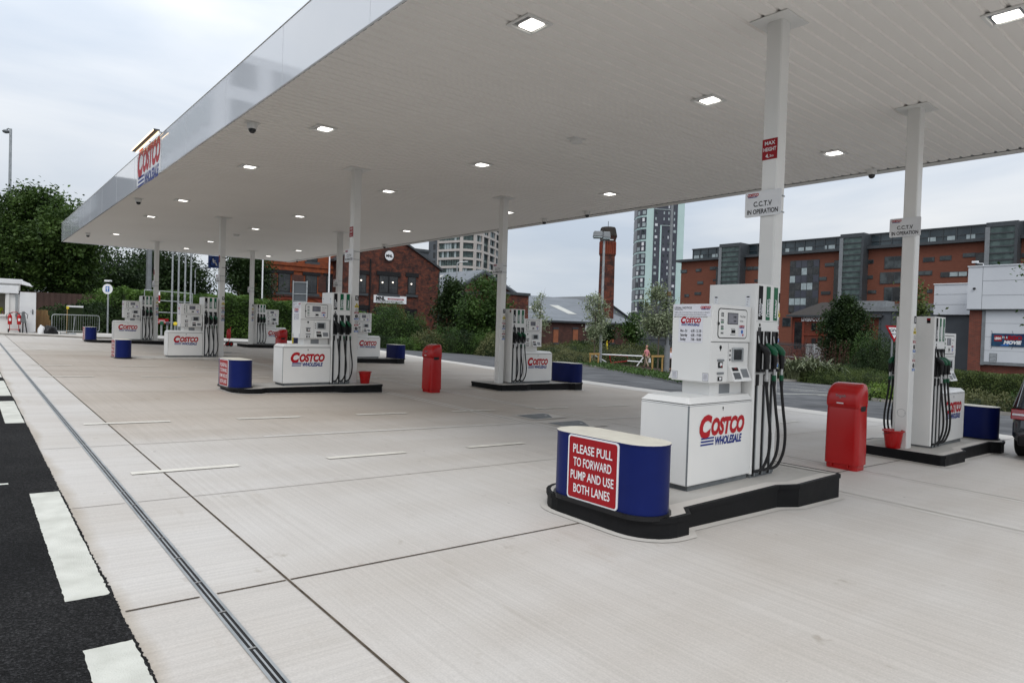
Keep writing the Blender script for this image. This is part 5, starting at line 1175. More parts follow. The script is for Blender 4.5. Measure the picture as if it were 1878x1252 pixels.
m.build('pane', fr)
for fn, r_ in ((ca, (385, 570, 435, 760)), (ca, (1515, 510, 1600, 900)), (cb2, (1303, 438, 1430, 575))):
    m = MB(); xbox(m, XA, fn(r_[0], r_[1]), fn(r_[2], r_[3]), 0, .05, 'darkglass'); m.build('recess_shade', t)  # shade of the recesses painted as flat dark panels on the wall
for px0, px1, pyt in ((1324, 1356, 448), (1547, 1581, 430), (1816, 1862, 408.5)):
    X2 = XA-2.2; p, q = on_x(px0, pyt, X2), on_x(px1, pyt, X2); zz = p.z
    m = MB(); m.box(X2, XA+3, q.y, p.y, -6, zz-.8, 'teal'); st = m.build('stair_tower', t)
    m = MB(); m.box(X2-.25, XA+3, q.y-.5, p.y+.5, zz-.8, zz, 'lead'); m.box(X2-.25, X2+.4, p.y-.1, p.y+.6, -6, zz-.8, 'grey'); m.box(X2-.25, XA+3, q.y-.5, q.y-.05, -6, zz-.8, 'lead'); m.build('frame', st)
    m = MB(); z = zz-1.9
    while z > -4: m.box(X2-.16, X2, q.y, p.y-.1, z-.11, z+.11, 'lead'); z -= 1.15
    m.build('louvres', st)

# ------------------------------------------------------------------ nearer right-hand buildings
XN = at(1500, 620, 92).x
t = thing('hipped_red_brick_building', 'low red brick building with hipped tiled roof lettered LIVERPOOL NEC', 'building', (0, 0, 0))
a, b = on_x(1453, 578, XN), on_x(1612, 576, XN); ez = on_x(1500, 577, XN).z; m = MB(); m.box(XN, XN+12, b.y, a.y, -6, ez, 'brick_nec'); m.build('wall', t)
rz = on_x(1510, 554, XN+5).z; m = MB(); ov = .6
vs = [(XN-ov, a.y+ov, ez-.1), (XN-ov, b.y-ov, ez-.1), (XN+12+ov, b.y-ov, ez-.1), (XN+12+ov, a.y+ov, ez-.1), (XN+5.5, on_x(1507, 556, XN+5.5).y, rz), (XN+5.5, b.y+5, rz)]
m.add(vs, [(0, 4, 5, 1), (3, 4, 0), (2, 5, 4, 3), (1, 5, 2), (0, 1, 2, 3)], 'tileroof'); m.box(XN-ov-.05, XN-ov, b.y-ov, a.y+ov, ez-.35, ez-.08, 'lead'); m.build('roof', t)
m = MB(); xbox(m, XN, (1457, 580), (1600, 589), 0, .12, 'redpaint'); xbox(m, XN, (1456, 589), (1473, 660), .0, .08, 'redpaint'); xbox(m, XN, (1473, 612), (1600, 618), 0, .1, 'redpaint'); m.build('rendered_bands', t)
p = on_x(1496, 585, XN); m = MB(); m.text('LIVERPOOL NEC', (XN-.12, p.y, p.z), -Y_, Z_, .8, 'signwhite', bold=.05, off=.03, width=abs(on_x(1470, 585, XN).y-on_x(1521, 585, XN).y)); m.build('lettering', t)
m = MB(); xbox(m, XN, (1458, 590), (1470, 640), .08, .1, 'darkglass'); m.build('doorway', t)
for px0 in (1489, 1500, 1514):
    for y0, y1 in ((592, 606), (620, 632)): m = MB(); xbox(m, XN, (px0, y0), (px0+7, y1), 0, .11, 'darkglass'); m.build('window', t)
t = thing('white_hoarding', 'low white hoarding half hidden behind the flax plants', 'hoarding', foot(1505, 640, 70)); m = MB(); a, b = at(1478, 640, 70)-foot(1505, 640, 70), at(1532, 640, 70)-foot(1505, 640, 70); m.wallprism([(a.x, a.y, -.5), (b.x, b.y, -.5), (b.x, b.y, hgt(1505, 631, 70)), (a.x, a.y, hgt(1505, 631, 70))], (.1, .1, 0), 'signwhite'); m.build('panel', t)
XD = at(1650, 620, 84).x
t = thing('grey_clad_building', 'plain dark grey clad building behind the give way sign', 'building', (0, 0, 0)); a, b = on_x(1583, 600, XD), on_x(1800, 600, XD); ez = on_x(1640, 571, XD).z
m = MB(); m.box(XD, XD+14, b.y, a.y, -6, ez, 'greywall'); m.build('wall', t); m = MB(); m.box(XD-.25, XD+14, b.y, a.y, ez, ez+.6, 'grey'); m.build('parapet', t)
m = MB(); y = a.y-1
while y > b.y: m.box(XD-.05, XD, y-.03, y+.03, -6, ez, 'lead'); y -= 1.2
m.build('cladding_seams', t)
m = MB(); p, q = on_x(1563, 552, XD+3), on_x(1624, 566, XD+3); m.box(XD+3, XD+6, q.y, p.y, ez, p.z, 'grey'); m.build('roof_plant', t); m = MB(); p, q = on_x(1626, 555, XD+5), on_x(1700, 566, XD+5); m.hexa([(XD+3, q.y, ez), (XD+9, q.y, ez), (XD+9, p.y, ez), (XD+3, p.y, ez), (XD+8, q.y, p.z), (XD+9, q.y, p.z), (XD+9, p.y, p.z), (XD+8, p.y, p.z)], 'tileroof'); m.build('pitched_roof', t)
# white retail shed
XW = at(1830, 600, 62).x
t = thing('white_retail_shed', 'white panelled retail shed on brick piers with a dark blue banner', 'shop building', (0, 0, 0))
zt, zl = on_x(1800, 489, XW).z, on_x(1800, 567.5, XW).z; yL = on_x(1774.5, 530, XW).y; yR = yL-30
m = MB(); m.box(XW, XW+25, yR, yL, zl, zt, 'whiteclad'); top = m.build('fascia', t); m = MB(); m.box(XW-.06, XW+25, yR, yL+.06, zt, zt+.12, 'whiteclad')
for k in (1, 2): m.box(XW-.012, XW, yR, yL-1.2, zl+(zt-zl)*k/3-.012, zl+(zt-zl)*k/3+.012, 'grey')
m.box(XW-.012, XW, yL-1.22, yL-1.19, zl, zt, 'grey'); m.box(XW-.03, XW+.0, yR, yL, zl-.06, zl+.05, 'lead'); m.build('panel_joints', top)
X3 = XW+.35; m = MB(); m.box(X3+.3, X3+18, yR, yL-.6, -6, zl, 'brick_ware'); m.box(X3, X3+.8, on_x(1800, 620, X3).y, yL-.15, -6, zl, 'brick_ware'); wl = m.build('brick_pier', t)
zb2 = on_x(1850, 669, X3).z; m = MB(); y0 = on_x(1803, 620, X3).y; m.box(X3-.02, X3+.3, yR, y0, zb2, zl-.05, 'whiteclad')
for k in range(1, 4): zz = zb2+(zl-zb2)*k/4; m.box(X3-.03, X3-.02, yR, y0, zz-.01, zz+.01, 'grey')
bay = m.build('infill_panel', t); m = MB(); xbox(m, X3, (1803, 668), (1960, 670), .02, .08, 'grey'); xbox(m, X3, (1802, 568), (1804, 669), .02, .07, 'grey'); m.build('frame', bay)
m = MB(); p, q = on_x(1815, 647, X3), on_x(1828, 667, X3); m.box(X3-.06, X3-.02, q.y, p.y, q.z, p.z, 'grey')
for k in range(8): zz = q.z+(p.z-q.z)*(k+.5)/8; m.box(X3-.08, X3-.06, q.y+.05, p.y-.05, zz-.02, zz+.02, 'whiteclad')
m.build('vent', bay)
t2 = thing('cinema_banner', 'dark blue fabric banner tied to the white shed wall', 'banner', (0, 0, 0)); p, q = on_x(1819, 611, X3), on_x(1900, 637, X3); m = MB(); m.box(X3-.09, X3-.07, q.y, p.y, q.z, p.z, 'bannerblue')
H_ = p.z-q.z; u = -Y_; c = Vector((X3-.09, p.y, (p.z+q.z)/2)); m.panel(c+u*H_*.44+Z_*.12*H_, u, Z_, H_*.50, H_*.46, 'signred', .01); m.text('LEGO', c+u*H_*.44+Z_*.12*H_, u, Z_, H_*.24, 'signwhite', bold=.06, off=.02, width=H_*.42)
m.text('LEGO', c+u*H_*1.42+Z_*.18*H_, u, Z_, H_*.42, 'signred', bold=.06, off=.02, width=H_*1.1); m.text('MOVIE', c+u*H_*1.38-Z_*.18*H_, u, Z_, H_*.36, 'signwhite', bold=.06, shear=.2, off=.02, width=H_*1.15); m.text('THE', c+u*H_*.86+Z_*.2*H_, u, Z_, H_*.2, 'signwhite', bold=.03, off=.02)
m.add([c+u*a_+Z_*b_+u.cross(Z_)*.008 for a_, b_ in ((H_*.55, -.46*H_), (H_*1.1, -.46*H_), (H_*1.35, -.12*H_), (H_*1.1, -.16*H_))], [(0, 1, 2, 3)], 'safeblue'); m.build('cloth', t2)
m = MB()
for yy in (p.y-.1, (p.y+q.y)/2, q.y+.1):
    for zz, s in ((p.z, 1), (q.z, -1)): m.tube([(X3-.08, yy, zz-.04*s), (X3-.04, yy+.12, zz+.25*s)], .012, 'ink', 5)
m.build('cords', t2)
t = thing('white_side_shed', 'lower white panelled box set back beside the retail shed', 'shop building', (0, 0, 0)); X4 = XW+6; p, q = on_x(1714, 522, X4), on_x(1800, 577, X4); m = MB(); m.box(X4, X4+12, yL-4, p.y, q.z, p.z, 'whiteclad'); m.build('wall', t); m = MB()
for k in range(1, 3): zz = q.z+(p.z-q.z)*k/3; m.box(X4-.012, X4, yL-4, p.y, zz-.012, zz+.012, 'grey')
m.box(X4-.08, X4+12, yL-4, p.y+.08, p.z, p.z+.1, 'signwhite'); m.build('panel_joints', t); m = MB(); m.box(X4+.4, X4+10, yL-4, p.y-.2, -6, q.z, 'greywall'); m.build('lower_wall', t)
t = thing('shed_camera', 'white security camera on a bracket on the retail shed roof', 'camera', (XW+.3, on_x(1795, 486, XW).y, zt+.12)); m = MB(); m.tube([(0, -.3, 0), (0, -.3, .2), (0, .25, .27)], .03, 'signwhite', 8); m.build('bracket', t); m = MB(); m.box(-.1, .1, .1, .65, .30, .48, 'signwhite'); m.build('housing', t, bevel=.03)
t = thing('wall_lamp', 'small black lamp on the white shed fascia', 'lamp', (XW-.06, on_x(1787, 530, XW).y, on_x(1787, 529, XW).z)); m = MB(); m.box(-.1, .055, -.1, .1, -.08, .08, 'black'); m.build('housing', t, bevel=.02)
# ================================================================== trees, shrubs, hedges
def lobes(px0, py0, spec, d, foot_):                               # crown lobes given where they show, at one distance
    k = mpp(d); out = []
    for x, y, rx, ry, *dd in spec:
        p = at(x, y, d+(dd[0] if dd else 0)); q = p-foot_; out.append((q.x, q.y, q.z, rx*k, rx*k, ry*k))
    return out
def tree_at(name, label, px, py, d, spec, leaf, mat, tr, th, limbs, seed, n_cl, per, cr, **kw):
    f = foot(px, py, d); return tree(name, label, f, lobes(px, py, spec, d, f), leaf, mat, tr, th, limbs, seed, n_cl, per, cr, **kw)
tree_at('broadleaf_tree', 'large leafy tree with thick trunk behind the kiosk at far left', 108, 590, 52, [(70, 412, 62, 56), (15, 430, 65, 65, 3), (120, 425, 50, 55, -2), (60, 480, 85, 60), (125, 500, 60, 45), (20, 510, 60, 48, 4), (150, 470, 35, 35), (62, 372, 40, 24), (-50, 470, 70, 80, 3)], .27, 'leaf_plane', .38, 3.6, 12, 21, 900, 100, .60, gap=.20)
tree_at('broadleaf_tree', 'dark spreading tree behind the round blue arrow sign', 195, 600, 60, [(190, 505, 55, 45), (150, 530, 45, 45), (235, 520, 45, 40), (200, 555, 60, 40), (150, 575, 30, 30)], .28, 'leaf_dark', .3, 3.4, 8, 22, 420, 95, .75, gap=.12)
tree_at('broadleaf_tree', 'dark rounded tree behind the four vent pipes', 300, 600, 72, [(300, 500, 45, 45), (265, 520, 40, 45), (335, 515, 38, 42), (310, 545, 55, 35), (362, 535, 16, 26)], .30, 'leaf_dark', .3, 3.2, 8, 23, 420, 95, .85, gap=.15)
tree_at('broadleaf_tree', 'dark tree hanging before the orange brick building', 455, 610, 62, [(455, 500, 30, 30), (445, 525, 26, 30), (470, 530, 22, 36), (460, 480, 28, 24), (432, 505, 14, 24), (470, 570, 26, 30)], .25, 'leaf_dark', .26, 3.6, 8, 24, 300, 80, .55, gap=.16)
tree_at('broadleaf_tree', 'dark green tree beside the gabled building wall', 828, 640, 64, [(828, 560, 22, 34), (815, 585, 22, 26), (842, 590, 22, 26), (833, 535, 16, 18)], .30, 'leaf_dark', .14, 3.0, 6, 25, 230, 44, .5, gap=.12)
tree_at('feathery_tree', 'lighter green feathery tree before the slate gable', 888, 645, 60, [(885, 560, 38, 34), (865, 580, 26, 34), (910, 580, 30, 34), (890, 525, 22, 16), (890, 610, 34, 20)], .26, 'leaf_mid', .15, 2.6, 8, 26, 330, 46, .5, gap=.12)
tree_at('young_tree', 'slender young tree with pale leaves beside the back-row pump', 988, 645, 58, [(990, 590, 17, 28), (992, 560, 12, 20), (998, 535, 6, 16), (985, 565, 9, 22)], .17, 'leaf_silver', .05, 4.6, 6, 27, 120, 26, .26, gap=.12, group='slender young pale-leaved trees', bark='palebark')
tree_at('young_tree', 'slender young tree with pale leaves in front of the chimney', 1090, 660, 52, [(1092, 590, 17, 30), (1088, 555, 11, 26), (1102, 580, 13, 30), (1082, 610, 10, 20), (1100, 615, 12, 18)], .17, 'leaf_silver', .05, 4.4, 7, 28, 150, 26, .26, gap=.10, group='slender young pale-leaved trees', bark='palebark')
tree_at('young_tree', 'young tree with pale leaves before the mint tower', 1206, 675, 46, [(1205, 590, 22, 32), (1195, 560, 15, 26), (1215, 560, 15, 26), (1206, 535, 9, 18), (1222, 590, 14, 26), (1190, 600, 12, 20)], .17, 'leaf_silver', .05, 3.8, 8, 29, 260, 28, .26, gap=.10, group='slender young pale-leaved trees', bark='palebark')
tree_at('small_tree', 'small dark tree left of the tree before the mint tower', 1163, 650, 66, [(1165, 590, 16, 15), (1155, 605, 14, 16), (1175, 605, 12, 18), (1168, 625, 14, 16)], .24, 'leaf_mid', .09, 2.4, 6, 30, 110, 40, .42, gap=.1)
tree_at('small_tree', 'small dark tree just right of the tall floodlight post', 1106, 650, 64, [(1108, 605, 12, 14), (1100, 615, 12, 12), (1114, 612, 8, 12)], .24, 'leaf_dark', .08, 1.8, 5, 31, 80, 40, .4, gap=.1)
tree_at('evergreen_tree', 'dense dark evergreen beside the LIVERPOOL NEC building', 1552, 690, 66, [(1552, 575, 24, 30), (1535, 600, 30, 28), (1568, 605, 26, 34), (1550, 635, 42, 26), (1548, 555, 12, 12), (1550, 660, 36, 20), (1528, 620, 22, 22)], .24, 'leaf_dark', .18, 2.6, 8, 32, 620, 50, .42, gap=.35, shell=3)
tree_at('young_tree', 'thin young tree with sparse leaves behind the right-hand column', 1663, 720, 30, [(1662, 590, 16, 40), (1655, 610, 14, 26), (1683, 560, 10, 30), (1690, 575, 10, 18), (1676, 525, 6, 16)], .15, 'leaf_box', .04, 2.8, 8, 33, 120, 16, .22, gap=.05, group=None, bark='palebark')
tree_at('evergreen_tree', 'leafy sprig of a tree at the right picture edge', 1925, 720, 27, [(1915, 530, 30, 50), (1900, 500, 24, 25), (1935, 560, 40, 50)], .16, 'leaf_mid', .07, 2.6, 6, 34, 160, 30, .3, gap=.1)

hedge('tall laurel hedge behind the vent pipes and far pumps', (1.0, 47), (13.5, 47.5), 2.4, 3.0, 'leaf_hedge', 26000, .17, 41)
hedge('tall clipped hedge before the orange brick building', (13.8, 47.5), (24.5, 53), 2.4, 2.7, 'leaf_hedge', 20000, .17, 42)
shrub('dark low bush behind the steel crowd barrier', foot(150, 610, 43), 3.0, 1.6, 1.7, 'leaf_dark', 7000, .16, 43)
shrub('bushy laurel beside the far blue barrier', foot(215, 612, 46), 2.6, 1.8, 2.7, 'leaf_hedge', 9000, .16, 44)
shrub('large round green bush before the gabled building', foot(716, 645, 56), 1.9, 1.7, hgt(716, 566, 56), 'leaf_mid', 9000, .13, 45, spiky=.2)
shrub('smaller light green bush right of the round bush', foot(762, 645, 57), 1.15, 1.1, hgt(762, 588, 57), 'leaf_mid', 5000, .12, 46, spiky=.25)
shrub('bush with bright leaves left of the big round bush', foot(680, 640, 60), 1.2, 1.2, hgt(680, 600, 60), 'leaf_hedge', 5000, .13, 47)
sh_spec = [(700, 645, 53, 618, 1.5), (745, 647, 53, 622, 1.5), (785, 648, 54, 612, 1.6), (818, 650, 55, 606, 1.8), (850, 652, 56, 612, 1.6), (880, 652, 56, 618, 1.5), (912, 655, 55, 615, 1.7), (935, 655, 56, 610, 1.6)]
for i, (x, y, d, t_, r_) in enumerate(sh_spec):
    shrub('low mixed shrub along the far kerb, %s of eight from the left' % ('first', 'second', 'third', 'fourth', 'fifth', 'sixth', 'seventh', 'last')[i], foot(x, y, d), r_, 1.1, hgt(x, t_, d), ('leaf_dark', 'leaf_hedge', 'leaf_olive', 'leaf_mid')[i % 4], 3600, .12, 50+i, group='low shrubs along the far kerb', spiky=.25)
mound = [(1010, 655, 56, 633, 2.6, 'leaf_olive'), (1050, 652, 60, 628, 2.8, 'leaf_box'), (1045, 662, 52, 645, 2.2, 'leaf_olive'), (1100, 655, 62, 634, 3.0, 'leaf_olive'), (1150, 655, 62, 636, 3.0, 'leaf_olive'), (1190, 650, 66, 632, 3.0, 'leaf_box'), (1235, 660, 58, 636, 2.6, 'leaf_dark')]
for i, (x, y, d, t_, r_, mt) in enumerate(mound):
    shrub('clipped mound shrub behind the white barrier, %s' % ('far left', 'left, set back', 'left, in front', 'centre, set back', 'centre right, set back', 'right, set back', 'dark one at right')[i], foot(x, y, d), r_, 1.8, max(.7, hgt(x, t_, d)), mt, 5200, .105, 70+i, group='clipped mound shrubs behind the white barrier')
hedge('low dark hedge along the wall of the long works', (foot(1050, 640, 74).x, foot(1050, 640, 74).y), (foot(1175, 640, 74).x, foot(1175, 640, 74).y), 1.6, hgt(1110, 630, 74), 'leaf_dark', 3500, .2, 80)
# right-hand beds
mound = [(1505, 700, 52, 676, 1.7, 'leaf_box'), (1535, 703, 54, 672, 2.3, 'leaf_box'), (1585, 706, 55, 678, 2.3, 'leaf_box'), (1620, 708, 56, 688, 1.8, 'leaf_mid'), (1560, 690, 60, 662, 3.0, 'leaf_dark'), (1460, 700, 56, 665, 1.6, 'leaf_dark')]
for i, (x, y, d, t_, r_, mt) in enumerate(mound):
    shrub('clipped low evergreen mound by the junction, %s' % ('right of the flax', 'middle of the row', 'behind the red bin', 'beside the give way post', 'dark one at the foot of the evergreen', 'dark one behind the flax')[i], foot(x, y, d), r_, 1.8, max(.8, hgt(x, t_, d)), mt, 6000, .10, 90+i, group='clipped mounds by the junction')
shrub('feathery dark green bush under the give way sign', foot(1615, 700, 60), 2.6, 2.0, hgt(1612, 612, 60)*.80, 'leaf_dark', 10000, .15, 97, spiky=.3)
shrub('feathery green bush right of the dark evergreen', foot(1590, 700, 62), 1.6, 1.5, hgt(1592, 600, 62)*.72, 'leaf_mid', 6000, .14, 98, spiky=.35)
t = thing('flax_clump', 'big clump of drooping striped flax leaves by the junction', 'plant', foot(1482, 699, 53)); rg = random.Random(9); m = MB(); k53 = mpp(53)
for i in range(520):
    bx, by = rg.uniform(-1.9, 1.9), rg.uniform(-.9, .9); a = rg.uniform(0, 6.283); ln = rg.uniform(1.9, 3.3)*(1-.22*abs(bx)/1.9); wd = rg.uniform(.10, .18); d = Vector((math.cos(a), math.sin(a), 0)); s = Vector((-d.y, d.x, 0))*wd/2
    bx, by = bx*_r.x*1.0+by*_f.x, bx*_r.y+by*_f.y; o_ = Vector((bx, by, 0)); droop = rg.uniform(.45, 1.15); ps = []
    for q in range(6): f = q/5; ps.append(o_+d*ln*(.10*f+.5*f*f*droop)+Z_*ln*(1.05*f-.62*f*f*f*droop))
    vs = []
    for q, p in enumerate(ps): w_ = s*(1.0, 1.1, 1.1, .9, .6, .08)[q]; vs += [p-w_, p+w_]
    m.add(vs, [(2*q, 2*q+1, 2*q+3, 2*q+2) for q in range(5)], 'leaf_flax')
m.build('leaves', t, smooth=True)
t = thing('red_twigged_shrub', 'straggling red twigged shrub behind the flax clump', 'shrub', foot(1500, 690, 60)); m = MB(); rg = random.Random(4); P = []
for i in range(130):
    bx = rg.uniform(-3.4, 2.8); o_ = Vector((bx*_r.x, bx*_r.y, 0)); e = o_+Vector((rg.uniform(-.7, .7), rg.uniform(-.7, .7), rg.uniform(2.2, 4.2)*(1-.05*abs(bx)))); mid = o_.lerp(e, .5)+Vector((rg.uniform(-.2, .2), rg.uniform(-.2, .2), 0)); m.tube([o_, mid, e], [.022, .014, .005], 'leaf_red', 5)
    for q in range(9): P.append(o_.lerp(e, rg.uniform(.35, 1))+Vector((rg.gauss(0, .12), rg.gauss(0, .12), rg.gauss(0, .12))))
m.build('stems', t); leaf_cloud('foliage', P, .14, 'leaf_red', t, 5)
hedge('low rough hedge before the white retail shed', (foot(1690, 712, 42).x, foot(1690, 712, 42).y), (foot(1960, 730, 42).x, foot(1960, 730, 42).y), 1.8, 1.75, 'leaf_box', 20000, .10, 99)
for i, (x, y, d, r_, h_, mt) in enumerate(((1610, 726, 28.5, .5, .55, 'leaf_lime'), (1635, 728, 28.5, .5, .5, 'leaf_lime'), (1655, 730, 28.5, .4, .45, 'leaf_lime'), (1790, 735, 27, 1.2, .6, 'leaf_olive'), (1840, 740, 26.5, 1.1, .55, 'leaf_olive'), (1885, 738, 26.5, 1.1, .7, 'leaf_mid'), (1740, 738, 27, .9, .5, 'leaf_olive'), (1712, 732, 28, .8, .5, 'leaf_mid'))):
    shrub(('lime green leafy clump below the give way sign, left', 'lime green leafy clump below the give way sign, middle', 'lime green leafy clump below the give way sign, right', 'straggly low plant in bark behind the blue barrier, middle', 'straggly low plant in bark, near the dark car', 'taller low plant in bark at the right edge', 'low plant in bark behind the right pump cabinet', 'leafy low plant in bark behind the right pump')[i], foot(x, y, d), r_, .55, h_, mt, 1500, .10, 110+i, group='low plants in the bark bed', name='bedding_plant', spiky=.5)
# ground cover at the walkers' feet
rg = np.random.default_rng(8); P = []
for i in range(1500):
    x = rg.uniform(1060, 1262); yk = np.interp(x, [1060, 1140, 1230, 1262], [668, 682, 698, 704]); g = gnd(float(x), float(yk-rg.uniform(1.0, 9.5)), .1); 
    for q in range(3): P.append((g.x+rg.normal()*.15, g.y+rg.normal()*.15, g.z+abs(rg.normal())*.10))
tag(leaf_cloud('ground_cover', P, .15, 'leaf_mid', None, 3), 'bright green low planting along the kerb before the walkers', 'ground cover', kind='stuff')

# ================================================================== street furniture
def post(name, label, cat, px, py, d, top_y, r0, r1, mat='galv', group=None):
    f = foot(px, py, d); h = hgt(px, top_y, d); t = thing(name, label, cat, f, 0, group); m = MB(); m.tube([(0, 0, -.2), (0, 0, h*.5), (0, 0, h)], [r0, (r0+r1)/2, r1], mat, 10); m.build('pole', t, smooth=True); return t, h
t, h = post('floodlight_post', 'tall grey post with twin floodlight heads in front of the chimney', 'lamp post', 1101, 655, 54, 440, .13, .09)
k = mpp(54)
for i, (x0, x1, y0, y1) in enumerate(((1080, 1097, 425, 435), (1097, 1111, 426, 437))):
    c = _r*((x0+x1)/2-1100.5)*k*1.0; w2 = (x1-x0)/2*k; m = MB(); z0_, z1_ = h+(440-y1)*k, h+(440-y0)*k; u = Vector((_r.x, _r.y, 0)).normalized(); v = Vector((_f.x, _f.y, 0)).normalized(); c = u*c.dot(u)
    m.hexa([tuple(c+u*a+v*b+Z_*z) for z, g in ((z0_, 1), (z1_, .86)) for a, b in ((-w2*g, -.4*g), (w2*g, -.4*g), (w2*g, .4*g), (-w2*g, .4*g))], 'grey'); hd = m.build('lamp_head', t, bevel=.05)
    m = MB(); m.hexa([tuple(c+u*a+v*b+Z_*z) for z in (z0_-.10, z0_+.0) for a, b in ((-w2*.9, -.36), (w2*.9, -.36), (w2*.9, .36), (-w2*.9, .36))], 'blind'); m.build('diffuser', hd)
m = MB(); u = Vector((_r.x, _r.y, 0)).normalized(); m.tube([u*-.35+Z_*(h-.0), u*.75+Z_*(h-.0)], .06, 'galv', 8); m.build('crossarm', t, smooth=True)
f = foot(1222, 684, 46); t = thing('steel_mast', 'dark grey mast with wide base rising past the mint tower', 'lamp post', f); h = hgt(1236, 330, 46); m = MB(); lean = Vector((_r.x, _r.y, 0)).normalized()
m.tube([(0, 0, -.2), (0, 0, 1.95)], .20, 'grey', 14); m.build('base', t, smooth=True, angle=40); m = MB(); m.tube([(0, 0, 1.95), (0, 0, h*.5), (0, 0, h)], [.115, .10, .085], 'grey', 12); m.build('pole', t, smooth=True); m = MB(); m.tube([(0, 0, h*.40), (0, 0, h*.405+.2)], .15, 'oldtimber', 10); m.build('collar', t)
t, h = post('street_lamp', 'thin street lamp standing behind the long brick works', 'lamp post', 1154, 640, 84, 573, .09, .06); m = MB(); u = Vector((_r.x, _r.y, 0)); m.tube([(0, 0, h), u*.3+Z_*(h+.15), u*.9+Z_*(h+.15)], .06, 'galv', 6); m.build('lamp_head', t)
t, h = post('street_lamp', 'slim lamp post in front of the slate gable', 'lamp post', 834, 640, 70, 482, .09, .06); m = MB(); m.tube([(0, 0, h-.05), u*.4+Z_*(h+.1), u*1.1+Z_*(h+.15)], .07, 'galv', 6); m.build('lamp_head', t)
t, h = post('street_lamp', 'tall grey street lamp rising above the far left tree', 'lamp post', 14, 600, 66, 238, .17, .12); m = MB(); m.tube([(0, 0, h-.1), -u*.2+Z_*(h+.03), -u*.4+Z_*(h-.1)], .07, 'galv', 6); m.build('arm', t); m = MB(); m.lathe([(.03, .16), (.23, .10), (.33, -.03), (.26, -.16), (.08, -.23)], 'grey', 14, tuple(-u*.46+Z_*(h-.24))); m.build('lamp_head', t, smooth=True)
t, h = post('street_lamp', 'arched street lamp between the vent pipes and the blue sign', 'lamp post', 356, 600, 70, 496, .09, .06); m = MB(); m.tube([(0, 0, h), u*.15+Z_*(h+.28), u*.8+Z_*(h+.32), u*1.4+Z_*(h+.36)], .05, 'grey', 6); m.tube([u*1.0+Z_*(h+.35), u*1.6+Z_*(h+.37)], .12, 'grey', 6); m.build('lamp_head', t)
t, h = post('street_lamp', 'street lamp arm reaching from behind the dark tree', 'lamp post', 438, 600, 78, 478, .09, .06); m = MB(); m.tube([(0, 0, h), -u*.4+Z_*(h+.2), -u*1.4+Z_*(h+.1)], .05, 'lead', 6); m.tube([-u*1.0+Z_*(h+.1), -u*1.5+Z_*(h-.02)], .13, 'lead', 6); m.build('lamp_head', t)
t, h = post('utility_pole', 'thick dark pole behind the farthest front-row column', 'pole', 271, 605, 55, 400, .24, .20, 'grey')
t, h = post('flag_pole', 'thin white pole left of the orange brick building', 'pole', 479, 615, 52, 430, .06, .05, 'signwhite', 'thin white poles before the brick buildings')
t, h = post('flag_pole', 'thin white pole between the two brick buildings', 'pole', 601, 615, 52, 430, .06, .05, 'signwhite', 'thin white poles before the brick buildings')
f = foot(548, 625, 50); t = thing('road_sign', 'back of a large grey road sign behind pump 5', 'sign', f); m = MB(); u = Vector((_r.x, _r.y, 0)).normalized(); v = Vector((_f.x, _f.y, 0)).normalized(); k = mpp(50); z1_, z0_ = hgt(548, 516, 50), hgt(548, 562, 50)
m.hexa([tuple(u*a+v*b+Z_*z) for z in (z0_-.8, z1_) for a, b in ((-13*k, .05), (13*k, .05), (13*k, .09), (-13*k, .09))], 'greywall'); m.build('sign_panel', t); m = MB()
for a in (-12.5, 12.5): m.tube([u*a*k-Z_*.2, u*a*k+Z_*(z1_+.05)], .05, 'galv', 8)
m.build('post', t); m = MB()
for s in (.2, .5, .97): zz = z0_+(z1_-z0_)*s; m.hexa([tuple(u*a+v*b+Z_*z) for z in (zz-.03, zz+.03) for a, b in ((-13*k, -.0), (13*k, -.0), (13*k, .05), (-13*k, .05))], 'galv')
m.build('rail', t)
# give way sign
f = foot(1632, 722, 28.6); t = thing('give_way_sign', 'red and white triangular GIVE WAY sign on a grey pole', 'sign', f); d = 28.6; k = mpp(d); u = Vector((_r.x, _r.y, 0)).normalized(); v = Vector((_f.x, _f.y, 0)).normalized(); zt, zb2 = hgt(1636, 597, d), hgt(1636, 627.5, d); w2 = 17.4*k
m = MB(); m.tube([(0, 0, -.2), Z_*(zt-.1)], .038, 'grey', 10); m.build('pole', t, smooth=True)
m = MB(); o_ = -v*.05+u*.06
def tri(s, off, mat):
    c = o_+Z_*((zt*2+zb2)/3); pts = [(-w2, zt), (0, zb2), (w2, zt)]; cz = (zt*2+zb2)/3
    P = [o_+u*a*s+Z_*(cz+(b-cz)*s)-v*off for a, b in pts]; m.add(P, [(0, 1, 2)], mat)
m.wallprism([o_+u*a+Z_*b for a, b in ((-w2, zt), (0, zb2), (w2, zt))], v*.015, 'signred'); tri(.98, .003, 'signred'); tri(.66, .006, 'signwhite')
m.text('GIVE', o_+Z_*(zt-.20)-v*.0, u, Z_, .17, 'ink', bold=.03, off=.009, width=.44); m.text('WAY', o_+Z_*(zt-.36)-v*.0, u, Z_, .12, 'ink', bold=.03, off=.009, width=.27); m.build('sign_plate', t)
m = MB(); c = o_+u*.12+v*.06+Z_*(zt-.35); m.disc(c, u, Z_, .34, 'grey', 24); m.build('backing_disc', t)
